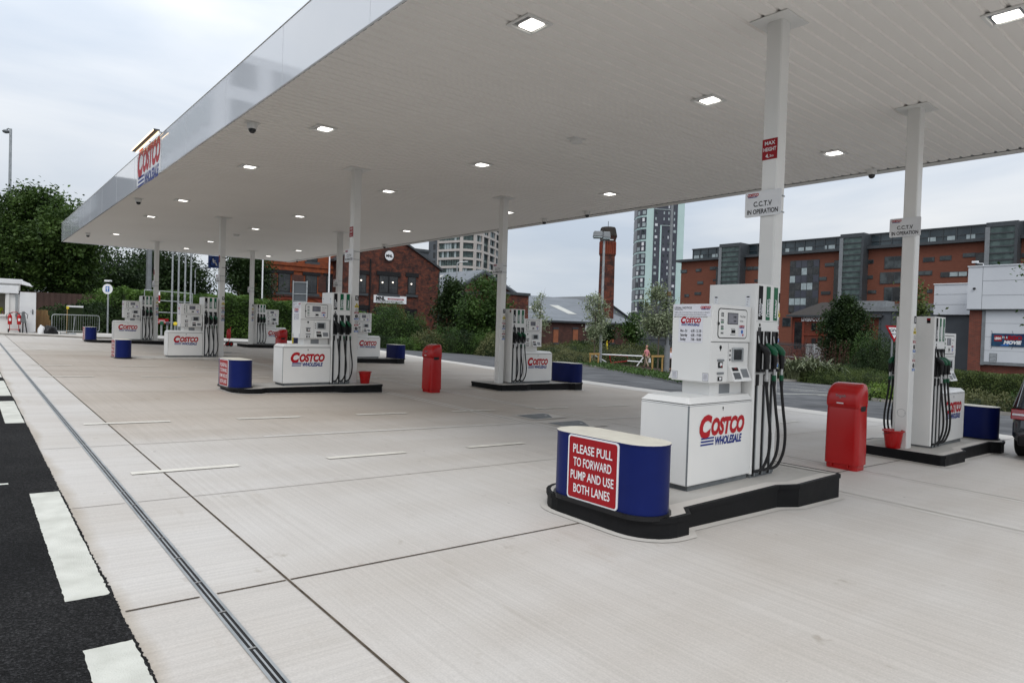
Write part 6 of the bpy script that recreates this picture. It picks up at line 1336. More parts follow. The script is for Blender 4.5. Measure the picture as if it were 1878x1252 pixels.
# one way / arrow sign
f = foot(197, 610, 42); t = thing('arrow_sign', 'round white sign with blue arrow panel and a lamp above', 'sign', f); k = mpp(42); z1_ = hgt(197, 530, 42); m = MB(); m.tube([(0, 0, -.2), Z_*(z1_+.3)], .05, 'galv', 8); m.build('pole', t, smooth=True); m = MB(); c = Z_*z1_-v*.07; m.disc(c, u, Z_, 9.4*k, 'signwhite', 26); m.panel(c-v*.01, u, Z_, 7*k, 10*k, 'safeblue'); m.panel(c-v*.02-Z_*.03, u, Z_, 1.6*k, 6*k, 'signwhite'); m.add([c-v*.02+u*a*k+Z_*b*k for a, b in ((-2.6, 1), (2.6, 1), (0, 4.2))], [(0, 1, 2)], 'signwhite'); m.build('sign_plate', t)
m = MB(); m.rpanel(Z_*(z1_+15*k)-v*.15, u, Z_, 10*k, 3*k, .03, 'signwhite', 0, .25); m.build('lamp', t)
# white access barrier and timber guards
f = foot(1128, 660, 54); k = mpp(54); t = thing('access_barrier', 'white swing barrier with a red hatched panel across the footpath', 'barrier', f); P_ = lambda px, py: at(px, py, 54)-f
m = MB(); m.tube([P_(1087, 649), P_(1178, 653)], .055, 'signwhite', 8); m.tube([P_(1087, 649), P_(1112, 664)], .045, 'signwhite', 8); m.tube([P_(1150, 661.5), P_(1178, 663.5)], .045, 'signwhite', 8); m.tube([P_(1168, 671), P_(1180, 655)], .05, 'signwhite', 8); m.tube([P_(1090, 670), P_(1112, 668)], .045, 'signwhite', 8); m.build('boom', t, smooth=True)
m = MB(); m.tube([P_(1085, 672), P_(1085, 648)], .09, 'signwhite', 8); m.build('post', t)
m = MB(); m.tube([P_(1118, 651), P_(1151, 653), P_(1151, 662), P_(1120, 665), P_(1118, 651)], .04, 'signred', 6); m.build('warning_panel', t)
def guard(lab, x0, x1, yt, yb, d):
    f = foot((x0+x1)/2, yb, d); t = thing('tree_guard', lab, 'tree guard', f, 0, 'timber tree guards')
    for x in (x0, x1): g = foot(x, yb, d)-f; m = MB(); m.tube([g-Z_*.3, g+Z_*hgt(x, yt, d)], .065, 'timber', 8); m.build('post', t, smooth=True)
    a, b = foot(x0, yb, d)-f+Z_*(hgt(x0, yt, d)-.05), foot(x1, yb, d)-f+Z_*(hgt(x1, yt, d)-.05); m = MB(); m.hexa([tuple(p+q) for q in (-Z_*.09, Z_*.05) for p in (a-u*.1-v*.09, b+u*.1-v*.09, b+u*.1-v*.05, a-u*.1-v*.05)], 'timber'); m.build('rail', t)
guard('timber guard of two posts around the tree before the chimney', 1082, 1097, 647, 672, 51); guard('timber guard of two posts between the walking men', 1196, 1214, 651, 680, 46)
t = thing('yellow_bollard', 'thin yellow marker post in front of the long works', 'bollard', foot(1113, 640, 72)); m = MB(); m.lathe([(.09, -.2), (.09, hgt(1113, 622, 72)-.05), (.05, hgt(1113, 622, 72))], 'yellow', 10); m.build('post', t, smooth=True)
f = foot(1455, 670, 64); t = thing('railing_fence', 'dark metal railings in front of the brown brick apartments', 'fence', f); a, b = foot(1425, 668, 64)-f, foot(1490, 668, 64)-f; hh = hgt(1455, 628, 64); m = MB()
for i in range(40): p = a.lerp(b, i/39); m.tube([p, p+Z_*hh], .02, 'lead', 5)
m.build('bars', t); m = MB()
for s in (.15, .6, .93): m.tube([a+Z_*hh*s, b+Z_*hh*s], .04, 'lead' if s != .6 else 'galv', 6)
m.build('rail', t)
t = thing('traffic_sign', 'tiny white signs on a post before the slate gable', 'sign', foot(903, 640, 66)); k = mpp(66); zz = hgt(903, 600, 66); m = MB(); m.tube([(0, 0, -.2), Z_*zz], .04, 'galv', 6); m.build('post', t); m = MB(); m.disc(Z_*zz-v*.06, u, Z_, 2.2*k, 'signwhite', 16); m.panel(Z_*(zz-5*k)-v*.06, u, Z_, 5*k, 4*k, 'signwhite'); m.build('sign_plate', t)
t = thing('white_bollard', 'white bollard post beside the gabled building', 'bollard', foot(828, 620, 68)); k = mpp(68); m = MB(); hh = hgt(829, 586, 68); m.tube([(0, 0, -.2), Z_*hh], .09, 'signwhite', 8); m.build('post', t); m = MB(); m.disc(Z_*hh-v*.1, u, Z_, 2.2*k, 'signwhite', 16); m.build('disc', t)

# ================================================================== the far left corner: kiosk and clutter
PV = .10
YK = 38.9
def ky(px, py): return on_y(px, py, YK)
zk = zg(-6, YK)+PV; t = thing('attendant_kiosk', 'white cabin kiosk with serving window at the far left', 'kiosk', (-7, YK, zk)); O2 = Vector((-7, YK, zk))
r_ = ky(36, 600).x; l_ = r_-5.2; zt = ky(36, 521).z; wx = ky(9.5, 560).x; wz0, wz1 = ky(5, 576).z, ky(5, 538).z
def kb(): m = MB(); m.X = Matrix.Translation(-O2); return m
m = kb(); m.box(wx, r_, YK, YK+.12, zk-.1, zt, 'white'); m.box(l_, wx, YK, YK+.12, zk-.1, wz0, 'white'); m.box(l_, wx, YK, YK+.12, wz1, zt, 'white'); m.box(r_-.12, r_, YK+.12, YK+2.4, zk-.1, zt, 'white'); m.box(l_, l_+.12, YK+.12, YK+2.4, zk-.1, zt, 'white'); m.box(l_+.12, r_-.12, YK+2.28, YK+2.4, zk-.1, zt, 'cream'); m.box(l_, r_, YK+.12, YK+2.28, zk-.08, zk+.02, 'plinth'); m.build('wall', t)
m = kb(); m.box(l_-.1, r_+.10, YK-.14, YK+2.5, zt, zt+.24, 'signwhite'); m.build('roof', t, bevel=.02)
m = kb(); m.box(l_+.1, wx+.55, YK-.16, YK, wz1+.02, wz1+.42, 'signwhite'); m.build('shutter_box', t, bevel=.02); m = kb(); m.box(wx+.04, wx+.16, YK-.07, YK, wz0-.1, wz1+.02, 'white'); m.box(wx+.42, wx+.52, YK-.09, YK, wz0-.1, wz1+.02, 'galv'); m.box(l_, wx+.16, YK-.12, YK, wz0-.1, wz0, 'white'); m.build('window_frame', t)
p = ky(26, 536); m = kb(); m.box(p.x-.28, p.x+.28, YK-.03, YK, p.z-.09, p.z+.09, 'black'); m.build('vent', t)
m = kb(); m.box(r_-.02, r_+.68, YK-.06, YK-.015, zk+.02, zk+2.1, 'signwhite'); dr = m.build('door', t, bevel=.01); m = kb(); m.box(r_+.52, r_+.56, YK-.10, YK-.06, zk+.95, zk+1.2, 'lead'); m.tube([(r_+.54, YK-.12, zk+1.1), (r_+.42, YK-.12, zk+1.1)], .015, 'galv', 6); m.build('handle', dr)
t2 = thing('kiosk_floodlight', 'small white floodlight on the kiosk roof corner', 'lamp', (r_+.1, YK-.05, zt+.1)); m = MB(); m.hexa([(-.05, -.15, -.12), (.42, -.15, -.22), (.42, .15, -.22), (-.05, .15, -.12), (-.0, -.12, .08), (.3, -.12, -.05), (.3, .12, -.05), (0, .12, .08)], 'signwhite'); m.build('housing', t2, bevel=.02)

# ------------------------------------------------------------------ people
def limb_mesh(name, joints, edges, mat, parent=None, root=0, sub=2):
    me = bpy.data.meshes.new(name); me.from_pydata([j[0] for j in joints], edges, []); o = bpy.data.objects.new(name, me); C.objects.link(o)
    md = o.modifiers.new('skin', 'SKIN'); md.use_smooth_shade = True
    for i, j in enumerate(joints):
        sv = me.skin_vertices[0].data[i]; r = j[1]; sv.radius = r if isinstance(r, tuple) else (r, r); sv.use_root = i == root
    sb = o.modifiers.new('sub', 'SUBSURF'); sb.levels = 1; sb.render_levels = sub
    me.materials.append(M[mat])
    if parent is not None: o.parent = parent
    return o
def person(label, loc, rz, top, legs, hairmat, stride=.28, arm=.25, sit=False, cat='person'):
    """one continuous body; the clothes follow it. Faces local -Y."""
    t = thing('person', label, cat, loc, rz)
    if sit: ft = [(-.12, -.42, .08), (.12, -.42, .08)]; kn = [(-.12, -.40, .50), (.12, -.40, .50)]; hip = .50
    else: ft = [(-.09, -stride, .07), (.09, stride*.95, .10)]; kn = [(-.095, -stride*.72, .50), (.095, stride*.25, .50)]; hip = .92
    sh = hip+.50; dz = sh+.10; hd = sh+.24
    el = [(-.25, .12*arm/.25, sh-.28), (.25, -.06*arm/.25, sh-.28)]; ha = [(-.27, .0+.10, sh-.55), (.27, -.22, sh-.52)]
    if sit: el = [(-.25, -.05, sh-.28), (.25, -.05, sh-.28)]; ha = [(-.16, -.30, sh-.32), (.16, -.30, sh-.32)]
    J = [((0, 0, hip), (.15, .11)), ((0, 0, hip+.22), (.135, .10)), ((0, -.01, sh-.05), (.165, .11)), ((0, -.015, dz), .052), ((0, -.03, hd), (.078, .095)), ((0, -.035, hd+.10), (.07, .085)),
         ((-.185, 0, sh-.02), .055), (el[0], .042), (ha[0], .032), ((.185, 0, sh-.02), .055), (el[1], .042), (ha[1], .032),
         ((-.095, 0, hip-.06), .085), (kn[0], .058), ((ft[0][0], ft[0][1]+.02, ft[0][2]+.02), .042), ((ft[0][0], ft[0][1]-.15, ft[0][2]-.03), .034),
         ((.095, 0, hip-.06), .085), (kn[1], .058), ((ft[1][0], ft[1][1]+.02, ft[1][2]+.02), .042), ((ft[1][0], ft[1][1]-.15, ft[1][2]-.03), .034)]
    E_ = [(0, 1), (1, 2), (2, 3), (3, 4), (4, 5), (2, 6), (6, 7), (7, 8), (2, 9), (9, 10), (10, 11), (0, 12), (12, 13), (13, 14), (14, 15), (0, 16), (16, 17), (17, 18), (18, 19)]
    for sd, b in ((-1, 8), (1, 11)):                               # five fingers a hand
        h = Vector(J[b][0])
        for q in range(5):
            n0 = len(J); off = Vector((0, (q-2)*.018, -.085+abs(q-2)*.008)) if q else Vector((-sd*.03, -.045, -.045)); J.append((tuple(h+off*.5), .011)); J.append((tuple(h+off), .008)); E_ += [(b, n0), (n0, n0+1)]
    limb_mesh('body', J, E_, 'skin', t)
    TJ = [((0, 0, hip-.04), (.17, .128)), ((0, 0, hip+.20), (.155, .118)), ((0, -.01, sh-.05), (.18, .122)), ((0, -.012, sh+.045), .07), ((-.19, 0, sh-.02), .072), ((-.222, el[0][1]*.55, sh-.17), .066), ((.19, 0, sh-.02), .072), ((.222, el[1][1]*.55, sh-.17), .066)]
    limb_mesh('shirt', TJ, [(0, 1), (1, 2), (2, 3), (2, 4), (4, 5), (2, 6), (6, 7)], top, t)
    LJ = [((0, 0, hip+.02), (.162, .122)), ((-.095, 0, hip-.06), .098)] + [(kn[0], .075), ((ft[0][0], ft[0][1]+.03, ft[0][2]+.05), .062)] + [((.095, 0, hip-.06), .098), (kn[1], .075), ((ft[1][0], ft[1][1]+.03, ft[1][2]+.05), .062)]
    limb_mesh('trousers', LJ, [(0, 1), (1, 2), (2, 3), (0, 4), (4, 5), (5, 6)], legs, t)
    for q in ft: limb_mesh('shoe', [((q[0], q[1]+.05, q[2]-.02), .045), ((q[0], q[1]-.06, q[2]-.03), .05), ((q[0], q[1]-.18, q[2]-.045), .035)], [(0, 1), (1, 2)], 'black', t)
    m = MB(); m.lathe([(.085, .02), (.096, .06), (.085, .12), (.05, .155), (.01, .165)], hairmat, 16, (0, .012, hd+.03)); m.build('hair', t, smooth=True)
    m = MB()
    for sx in (-.032, .032): m.lathe([(.004, -.008), (.012, 0), (.004, .008)], 'ink', 8, (sx, -.122, hd+.045))
    m.tube([(0, -.118, hd+.04), (0, -.145, hd+.0), (0, -.12, hd-.012)], [.008, .016, .010], 'skin', 8); m.box(-.025, .025, -.122, -.112, hd-.05, hd-.042, 'redpaint')
    for sx in (-1, 1): m.tube([(sx*.08, -.02, hd+.06), (sx*.092, -.015, hd+.02), (sx*.08, -.02, hd-.01)], .014, 'skin', 6)
    m.build('face', t, smooth=True)
    return t
ang = math.atan2(_f.y, _f.x)
f = foot(1185, 676, 54.5); pA = person('bald man in a pink shirt and beige trousers walking past the barrier', f+Z_*.10, ang+math.pi*.5+.9-.2, 'pinkshirt', 'chino', 'skin')
m = MB(); u_ = Vector((1, 0, 0))
bag = thing('shopping_bag', 'white carrier bag hanging from the hand of the man in pink', 'bag', f+Z_*.10, pA.rotation_euler.z)
m.hexa([(-.38, -.02, .42), (-.22, -.02, .42), (-.22, .16, .42), (-.38, .16, .42), (-.35, .02, .80), (-.27, .02, .80), (-.27, .14, .80), (-.35, .14, .80)], 'signwhite'); m.build('bag_body', bag, bevel=.02)
f = foot(1229, 684, 52); person('man in white shirt and dark trousers half hidden behind the nearest pump', f+Z_*.10, ang-math.pi*.5, 'whiteshirt', 'darktrousers', 'hair', stride=.12)
person('kiosk attendant in a yellow hi-vis top seated behind the window', Vector((wx-.30, YK+.8, zk+.25)), .3, 'hivis', 'darktrousers', 'hair', sit=True)

# ------------------------------------------------------------------ clutter by the kiosk
yF = YK-.35; xk = lambda px: on_y(px, 605, yF).x
def zf(x, y): return zg(x, y)+PV
t = thing('extinguisher_trolley', 'red wheeled stand carrying two fire extinguishers beside the kiosk', 'trolley', (xk(26), yF, zf(xk(26), yF))); m = MB()
for s in (-.19, .19): m.tube([(s, 0, .08), (s, 0, .95)], .018, 'red', 8)
m.tube([(-.19, 0, .16), (.19, 0, .16)], .018, 'red', 8); m.tube([(-.19, 0, .95), (-.1, 0, 1.05), (.1, 0, 1.05), (.19, 0, .95)], .018, 'red', 8); m.build('frame', t, smooth=True)
for s in (-.24, .24): m = MB(); m.X = Matrix.Translation((s, .02, .10)) @ Matrix.Rotation(math.pi/2, 4, 'Y'); m.lathe([(.10, -.025), (.10, .025)], 'tyre', 18); m.build('wheel', t)
for lab, s in (('red fire extinguisher on the left of the kiosk trolley', -.19), ('red fire extinguisher on the right of the kiosk trolley', .19)):
    e = thing('fire_extinguisher', lab, 'extinguisher', (xk(26)+s, yF-.11, zf(xk(26), yF)+.42), 0, 'red fire extinguishers by the kiosk'); m = MB(); m.lathe([(.08, 0), (.09, .02), (.09, .42), (.06, .50), (.03, .53)], 'red', 18); m.build('body', e, smooth=True, angle=40); m = MB(); m.lathe([(.025, .53), (.025, .58)], 'black', 10); m.box(-.02, .12, -.015, .015, .57, .60, 'black'); m.build('valve', e); m = MB(); m.tube([(-.02, 0, .58), (-.13, 0, .52), (-.12, 0, .25)], .012, 'rubber', 6); m.build('hose', e, smooth=True); m = MB(); m.panel((0, -.0915, .25), X_, Z_, .09, .14, 'signwhite'); m.build('instruction_label', e)
xs_ = xk(43); t = thing('pressure_washer', 'dark grey upright machine on legs against the open kiosk door', 'machine', (xs_, yF-.1, zf(xs_, yF-.1))); m = MB(); m.hexa([(-.14, -.12, .55), (.12, -.12, .5), (.12, .12, .5), (-.14, .12, .55), (-.08, -.08, 1.12), (.02, -.08, 1.12), (.02, .08, 1.12), (-.08, .08, 1.12)], 'plinth'); m.build('body', t, bevel=.04)
for s in (-.06, .12):  m = MB(); m.tube([(s*.5, 0, .58), (s+.02, -.02, .0)], .03, 'black', 6); m.build('leg', t)
m = MB(); m.tube([(.0, -.1, 1.1), (.16, -.12, .95), (.14, -.1, .75)], .016, 'black', 6); m.build('hose', t, smooth=True)
xa, xb = on_y(62, 590, 40).x, on_y(93, 590, 40).x; t = thing('timber_screen', 'weathered timber board screen beside the kiosk door', 'fence', ((xa+xb)/2, 40, zf(xa, 40))); m = MB(); n = 12
for i in range(n): x0 = (xb-xa)*(i/n-.5); top_ = 1.22 if i < n-2 else 1.22-.28*(i-n+3); m.box(x0, x0+(xb-xa)/n-.006, -.02, .02, 0, top_+.01*(i % 3), 'oldtimber')
m.build('boards', t); m = MB(); m.box((xa-xb)/2, (xb-xa)/2-.2, .02, .07, .25, .34, 'oldtimber'); m.build('rail', t)
def sack(lab, x, y, rx, rz_, mat, seed): t = thing('rubble_sack', lab, 'sack', (x, y, zf(x, y)), 0, 'sacks by the timber screen'); m = MB(); lumpy(m, rx, rx*.8, rz_, mat, seed, 16, 7); m.build('sack_body', t, smooth=True, angle=180)
xs_ = on_y(90, 605, 38.6).x; sack('black plastic sack slumped by the timber screen', xs_, 38.6, .42, .48, 'black', 3); xs_ = on_y(76, 605, 38.5).x; sack('white plastic sack beside the black one', xs_, 38.5, .18, .50, 'signwhite', 5)
# crowd barrier
ya = 38.5; x0, x1 = on_y(95, 600, ya).x, on_y(182, 600, ya).x; t = thing('crowd_barrier', 'galvanised steel crowd barrier standing on the far pavement', 'barrier', ((x0+x1)/2, ya, zf((x0+x1)/2, ya))); hw = (x1-x0)/2; m = MB(); r = .12; pts = []
for cx, cz, a0 in ((hw-r, 1.08-r, 0), (-hw+r, 1.08-r, 90), (-hw+r, .2+r, 180), (hw-r, .2+r, 270)):
    for q in range(5): a = R(a0+22.5*q); pts.append((cx+r*math.cos(a), 0, cz+r*math.sin(a)))
m.tube(pts+[pts[0]], .021, 'galv', 8); m.build('frame', t, smooth=True); m = MB(); n = 20
for i in range(1, n): x = -hw+2*hw*i/n; m.tube([(x, 0, .2), (x, 0, 1.08)], .006, 'galv', 5)
m.build('bars', t)
for s in (-hw*.65, hw*.8): m = MB(); m.tube([(s, 0, .2), (s, 0, .02)], .018, 'galv', 6); m.tube([(s, -.25, .015), (s, .25, .015)], .018, 'galv', 6); m.build('foot', t)
for lab, px_, mat, hm in (('yellow handled broom leaning behind the crowd barrier', 122, 'timber', 'yellow'), ('grey handled shovel leaning behind the crowd barrier', 134, 'galv', 'grey')):
    x = on_y(px_, 600, 39.3).x; t = thing('broom' if mat == 'timber' else 'shovel', lab, 'broom' if mat == 'timber' else 'shovel', (x, 39.3, zf(x, 39.3))); m = MB(); m.tube([(0, 0, .03), (.03 if mat == 'timber' else .09, .05, 1.42 if mat == 'timber' else 1.0)], .02, mat, 6); m.build('handle', t); m = MB(); m.box(-.3, .12, -.06, .06, 0, .06, 'grey') if mat == 'timber' else m.hexa([(-.16, -.12, 0), (.16, -.12, 0), (.16, .12, .02), (-.16, .12, .02), (-.14, -.1, .02), (.14, -.1, .02), (.14, .1, .07), (-.14, .1, .07)], 'grey'); m.build('head', t)
    if mat == 'timber': m = MB(); m.box(-.02, .10, -.0, .06, 1.38, 1.52, 'yellow'); m.build('grip', t)
x = on_y(137, 590, 42.0).x; t = thing('utility_cabinet', 'dark green roadside cabinet with a white top', 'cabinet', (x, 42, zf(x, 42))); zt2 = on_y(137, 563.5, 42).z-zf(x, 42); m = MB(); m.box(-.36, .36, -.2, .2, 0, zt2, 'hedgecore'); m.build('body', t); m = MB(); m.box(-.39, .39, -.23, .23, zt2, zt2+.09, 'signwhite'); m.build('lid', t)
# brown sheet fence and the red car beyond
x0, x1 = on_y(-40, 560, 54).x, on_y(190, 560, 54).x; t = thing('brown_sheet_fence', 'brown profiled sheet fence behind the kiosk and trunk', 'fence', (0, 54, zg(0, 54))); m = MB(); zt2 = on_y(100, 537, 54).z-zg(0, 54); x = x0
while x < x1: m.box(x, x+.22, -.03, .03, -.5, zt2, 'brownfence'); m.box(x+.22, x+.34, 0, .06, -.5, zt2, 'brownfence'); x += .34
m.build('sheeting', t)
def car(name, label, loc, rz, L, Wd, Hh, paint):
    """heads along local +X; origin on the ground below the rear bumper"""
    t = thing(name, label, 'car', loc, rz); hw = Wd/2; k = L/4.6
    st = [(0, .42, .62, .86), (.06, .33, .80, .90), (.30, .30, .98, .96), (.9, .28, 1.0, 1.0), (2.4, .27, .98, 1.0), (3.3, .28, .93, 1.0), (3.95, .30, .86, .96), (4.42, .34, .74, .88), (4.6, .44, .64, .74)]
    def sec(x, zb, zt, w):
        h = hw*w; return [(x*k, -h*.90, zb), (x*k, -h, zb+.12), (x*k, -h*1.0, (zb+zt)/2+.05), (x*k, -h*.95, zt-.04), (x*k, -h*.86, zt), (x*k, h*.86, zt), (x*k, h*.95, zt-.04), (x*k, h*1.0, (zb+zt)/2+.05), (x*k, h, zb+.12), (x*k, h*.90, zb)]
    S = [sec(*s) for s in st]; n = 10; m = MB(); m.add([v_ for s in S for v_ in s], [(j*n+i, (j+1)*n+i, (j+1)*n+(i+1) % n, j*n+(i+1) % n) for j in range(len(S)-1) for i in range(n)]+[tuple(range(n)), tuple((len(S)-1)*n+i for i in range(n-1, -1, -1))], paint); body = m.build('body', t, smooth=True, angle=32, bevel=.02)
    cab = [(.02, .95, .84, .80), (.34, Hh-.10, .84, .74), (.75, Hh-.015, .82, .72), (1.7, Hh, .82, .72), (2.5, Hh-.06, .82, .70), (3.35, .94, .88, .80)]
    def csec(x, z, wb, wt): return [(x*k, -hw*.94, .93), (x*k, -hw*wt, z), (x*k, hw*wt, z), (x*k, hw*.94, .93)]
    S = [csec(*c) for c in cab]; m = MB(); m.add([v_ for s in S for v_ in s], [(j*4+i, (j+1)*4+i, (j+1)*4+i+1, j*4+i+1) for j in range(len(S)-1) for i in (0, 2)]+[(0, 1, 2, 3)]+[(4*4+1, 5*4+1, 5*4+2, 4*4+2), (0*4+1, 1*4+1, 1*4+2, 0*4+2)], 'carglass'); m.build('windows', t, smooth=True, angle=30)
    m = MB(); m.add([v_ for s in S for v_ in s], [(j*4+1, (j+1)*4+1, (j+1)*4+2, j*4+2) for j in range(1, 4)], paint)
    for sg in (1, 2):
        for j in range(1, 4): a, b = Vector(S[j][sg]), Vector(S[j+1][sg]); m.tube([a, b], .035, paint, 6)
        for j in (1, 3, 4): m.tube([S[j][sg], S[j][0 if sg == 1 else 3]], .04, paint, 6)
        m.tube([S[4][sg], S[5][sg]], .04, paint, 6); m.tube([S[0][sg], S[1][sg]], .04, paint, 6)
    m.build('roof', t, smooth=True, angle=40)
    for x in (.85, 3.65):
        for sg in (-1, 1):
            m = MB(); m.X = Matrix.Translation((x*k, sg*(hw-.13), .33)) @ Matrix.Rotation(math.pi/2, 4, 'X'); m.lathe([(.20, -.12), (.30, -.12), (.33, -.09), (.33, .09), (.30, .12), (.20, .12)], 'tyre', 26); wh = m.build('wheel', t, smooth=True, angle=40); m = MB(); m.X = Matrix.Translation((x*k, sg*(hw-.13), .33)) @ Matrix.Rotation(math.pi/2, 4, 'X'); m.lathe([(.02, -.09*sg-.02), (.205, -.10*sg-.02), (.205, -.10*sg+.02)], 'metal', 20); m.build('rim', wh)
    for sg in (-1, 1):
        m = MB(); y0, y1 = sorted((sg*hw*.93, sg*hw*.42)); m.hexa([(-.0, y0, .74), (-.0, y1, .74), (.16*k, y1, .74), (.30*k, y0, .74), (.03, y0, .93), (.03, y1, .93), (.16*k, y1, .93), (.34*k, y0, .93)] if sg < 0 else [(0, y0, .74), (0, y1, .74), (.30*k, y1, .74), (.16*k, y0, .74), (.03, y0, .93), (.03, y1, .93), (.34*k, y1, .93), (.16*k, y0, .93)], 'taillight'); tl = m.build('tail_light', t, bevel=.02); m = MB(); m.box(-.008, .04, y0+.03, y1-.03, .815, .845, 'paper'); m.build('reversing_lens', tl)
        m = MB(); m.hexa([(4.28*k, sg*hw*.5, .58), (4.54*k, sg*hw*.5, .58), (4.42*k, sg*hw*.82, .58), (4.2*k, sg*hw*.82, .58), (4.25*k, sg*hw*.5, .72), (4.48*k, sg*hw*.5, .72), (4.36*k, sg*hw*.82, .72), (4.15*k, sg*hw*.82, .72)], 'rooflight'); m.build('headlight', t)
        m = MB(); m.box(2.95*k, 3.12*k, sg*hw*1.0-(.0 if sg > 0 else .14), sg*hw*1.0+(.14 if sg > 0 else 0), .93, 1.05, paint); m.build('door_mirror', t, bevel=.03)
    m = MB(); m.box(-.045, .10, -hw*.80, hw*.80, .30, .46, 'black'); m.build('bumper', t, bevel=.03)
    m = MB(); m.box(-.02, .0, -.26, .26, .62, .72, 'yellow'); m.build('number_plate', t)
    return t
car('parked_car', 'dark grey car at the right edge showing its rear corner and red tail light', (6.66, -1.83, zg(7.5, -2)), 0, 4.6, 1.86, 1.66, 'carpaint')
car('parked_car', 'small red car glimpsed behind the open kiosk door', (on_y(88, 575, 47).x-4.0, 47, zg(-4, 47)+.25), math.pi*.02, 4.0, 1.7, 1.5, 'carred')

# ------------------------------------------------------------------ fuel vents and tanker fill points behind the far pumps
YV = 43.0; xv = lambda px: on_y(px, 590, YV).x
for i, px_ in enumerate((314.5, 326, 338, 348.5)):
    x = xv(px_); t = thing('vent_pipe', ('leftmost', 'second from left', 'third from left', 'rightmost')[i]+' of the four tall grey vent pipes behind the far pumps', 'pipe', (x, YV, zf(x, YV)), 0, 'tall vent pipes behind the far pumps'); m = MB(); m.tube([(0, 0, 0), (0, 0, 2.6), (0, 0, 5.4)], [.065, .06, .05], 'galv', 10); m.build('pipe', t, smooth=True); m = MB(); m.lathe([(.06, 5.3), (.09, 5.35), (.09, 5.5), (.03, 5.55)], 'galv', 10); m.build('cap', t); m = MB(); m.lathe([(.075, 2.55), (.075, 2.7)], 'galv', 10); m.build('collar', t)
x0, x1 = xv(264), xv(352); t = thing('pipe_rack', 'grey tubular guard rail frame around the vent pipes', 'rack', (x0, YV, zf(x0, YV))); L = x1-x0; zt2 = on_y(300, 533, YV).z-zf(x0, YV); m = MB(); m.tube([(0, 0, 0), (0, 0, zt2), (L, 0, zt2-.1), (L, 0, 0)], .035, 'galv', 8); m.build('frame', t); m = MB()
for s in (.30, .52, .78): m.tube([(0, .03, zt2*s), (L, .03, zt2*s-.05)], .03, 'galv', 6)
m.build('rail', t)
t = thing('warning_sign', 'tall red and white warning sign on the vent rail', 'sign', (xv(289.5), YV-.06, on_y(290, 545, YV).z)); m = MB(); m.box(-.09, .09, -.01, .01, -.36, .36, 'signred'); m.panel((0, -.011, .24), X_, Z_, .17, .22, 'signwhite'); m.panel((0, -.011, -.30), X_, Z_, .17, .08, 'signwhite'); m.build('panel', t)
t = thing('warning_sign', 'wide red sign on the lower vent rail', 'sign', (xv(296), YV-.08, on_y(296, 589, YV).z)); m = MB(); m.box(-.40, .40, -.01, .01, -.17, .17, 'signred'); m.panel((0, -.011, .05), X_, Z_, .36, .035, 'signwhite'); m.panel((0, -.011, -.06), X_, Z_, .60, .035, 'signwhite'); m.build('panel', t)
for px_, mat, lab in ((270, 'red', 'orange-red capped fill pipe left of the far column'), (291.5, 'green', 'green capped fill pipe right of the far column'), (302, 'navy', 'purple-dark capped fill pipe right of the far column'), (316, 'yellow', 'left yellow capped fill pipe above the pump cabinet'), (326, 'yellow', 'right yellow capped fill pipe above the pump cabinet'), (337, 'black', 'black capped fill pipe above the pump cabinet')):
    x = xv(px_); t = thing('fill_point', lab, 'fill pipe', (x, YV-.7, zf(x, YV-.7)), 0, 'capped tanker fill pipes'); m = MB(); m.tube([(0, 0, 0), (0, 0, .62), (0, -.03, .72)], .06, 'galv', 10); m.build('pipe', t, smooth=True); m = MB(); m.X = Matrix.Translation((0, -.05, .80)) @ Matrix.Rotation(R(70), 4, 'X'); m.lathe([(.10, 0), (.12, .02), (.12, .09), (.08, .13)], mat, 14); m.build('cap', t)
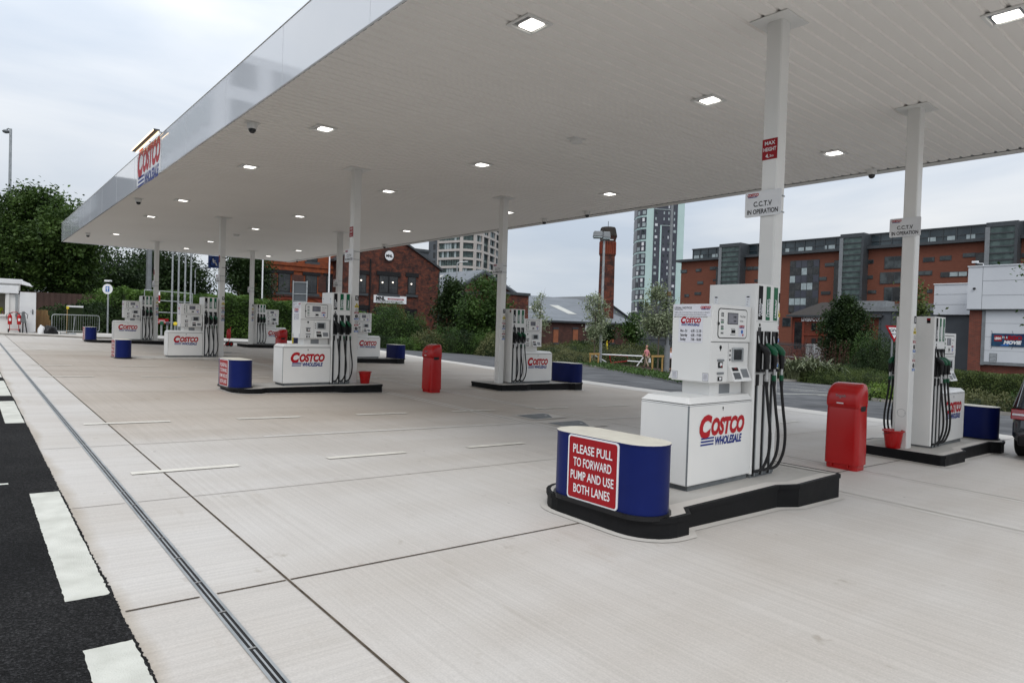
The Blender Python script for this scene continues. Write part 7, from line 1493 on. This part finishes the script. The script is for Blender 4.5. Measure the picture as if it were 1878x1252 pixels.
x, y = 3.36, 32.2; x, y = gnd(419, 635).x, gnd(419, 635).y; t = thing('extinguisher_cart', 'red wheeled fire extinguisher trolley by the farthest back-row island', 'trolley', (x, y, zg(x, y)), .4); m = MB(); m.tube([(0, 0, .15), (.12, 0, 1.05)], .02, 'red', 8); m.tube([(-.35, 0, .03), (0, 0, .15)], .02, 'red', 8); m.build('frame', t); m = MB(); m.lathe([(.10, .42), (.11, .45), (.11, .85), (.05, .95)], 'red', 16, (-.05, -.06, 0)); m.build('cylinder', t, smooth=True, angle=40)
for s in (-.14, .14): m = MB(); m.X = Matrix.Translation((.05, s, .13)) @ Matrix.Rotation(math.pi/2, 4, 'X'); m.lathe([(.13, -.025), (.13, .025)], 'tyre', 18); wh = m.build('wheel', t); m = MB(); m.X = Matrix.Translation((.05, s, .13)) @ Matrix.Rotation(math.pi/2, 4, 'X'); m.lathe([(.06, -.03), (.06, .03)], 'red', 12); m.build('hub', wh)
t = thing('yellow_bollard', 'yellow post seen under the payment head of pump 5', 'bollard', (foot(538, 645, 42).x, foot(538, 645, 42).y, foot(538, 645, 42).z)); m = MB(); m.lathe([(.10, 0), (.10, .80), (.05, .86)], 'yellow', 14); m.build('post', t, smooth=True, angle=40)

# ------------------------------------------------------------------ across the access road, seen only mirrored in the glossy fascia
t = thing('grey_office_block', 'grey office block across the access road, mirrored in the fascia', 'building', (-24, 64, 0)); m = MB(); m.box(-9, 9, -11, 11, -1, 24, 'whiteclad'); m.build('wall', t)
for f in range(7):
    m = MB()
    for k in range(7): m.box(9, 9.1, -10+3*k, -8.2+3*k, 2+3.2*f, 4+3.2*f, 'blind')
    for k in range(5): m.box(-8+3.4*k, -6+3.4*k, -11.1, -11, 2+3.2*f, 4+3.2*f, 'glass')
    m.build('window_glazing', t)
t = thing('grey_flats', 'second grey block across the access road, mirrored in the fascia', 'building', (-21, 106, 0)); m = MB(); m.box(-9, 9, -16, 16, -1, 19, 'greywall'); m.build('wall', t)
for f in range(5):
    m = MB()
    for k in range(10): m.box(9, 9.1, -15+3*k, -13+3*k, 2+3.2*f, 4.2+3.2*f, 'blind' if (k*7+f*3) % 4 == 0 else 'glass')
    m.build('window_glazing', t)
tree('broadleaf_tree', 'leafy tree across the access road, mirrored at the end of the fascia', Vector((-12.5, 84, 0)), [(0, 0, 7, 4, 4, 3.5), (2, 3, 6, 3, 3, 2.5), (-3, -2, 6, 3, 3, 3)], .35, 'leaf_mid', .3, 4, 8, 61, 240, 60, .7)
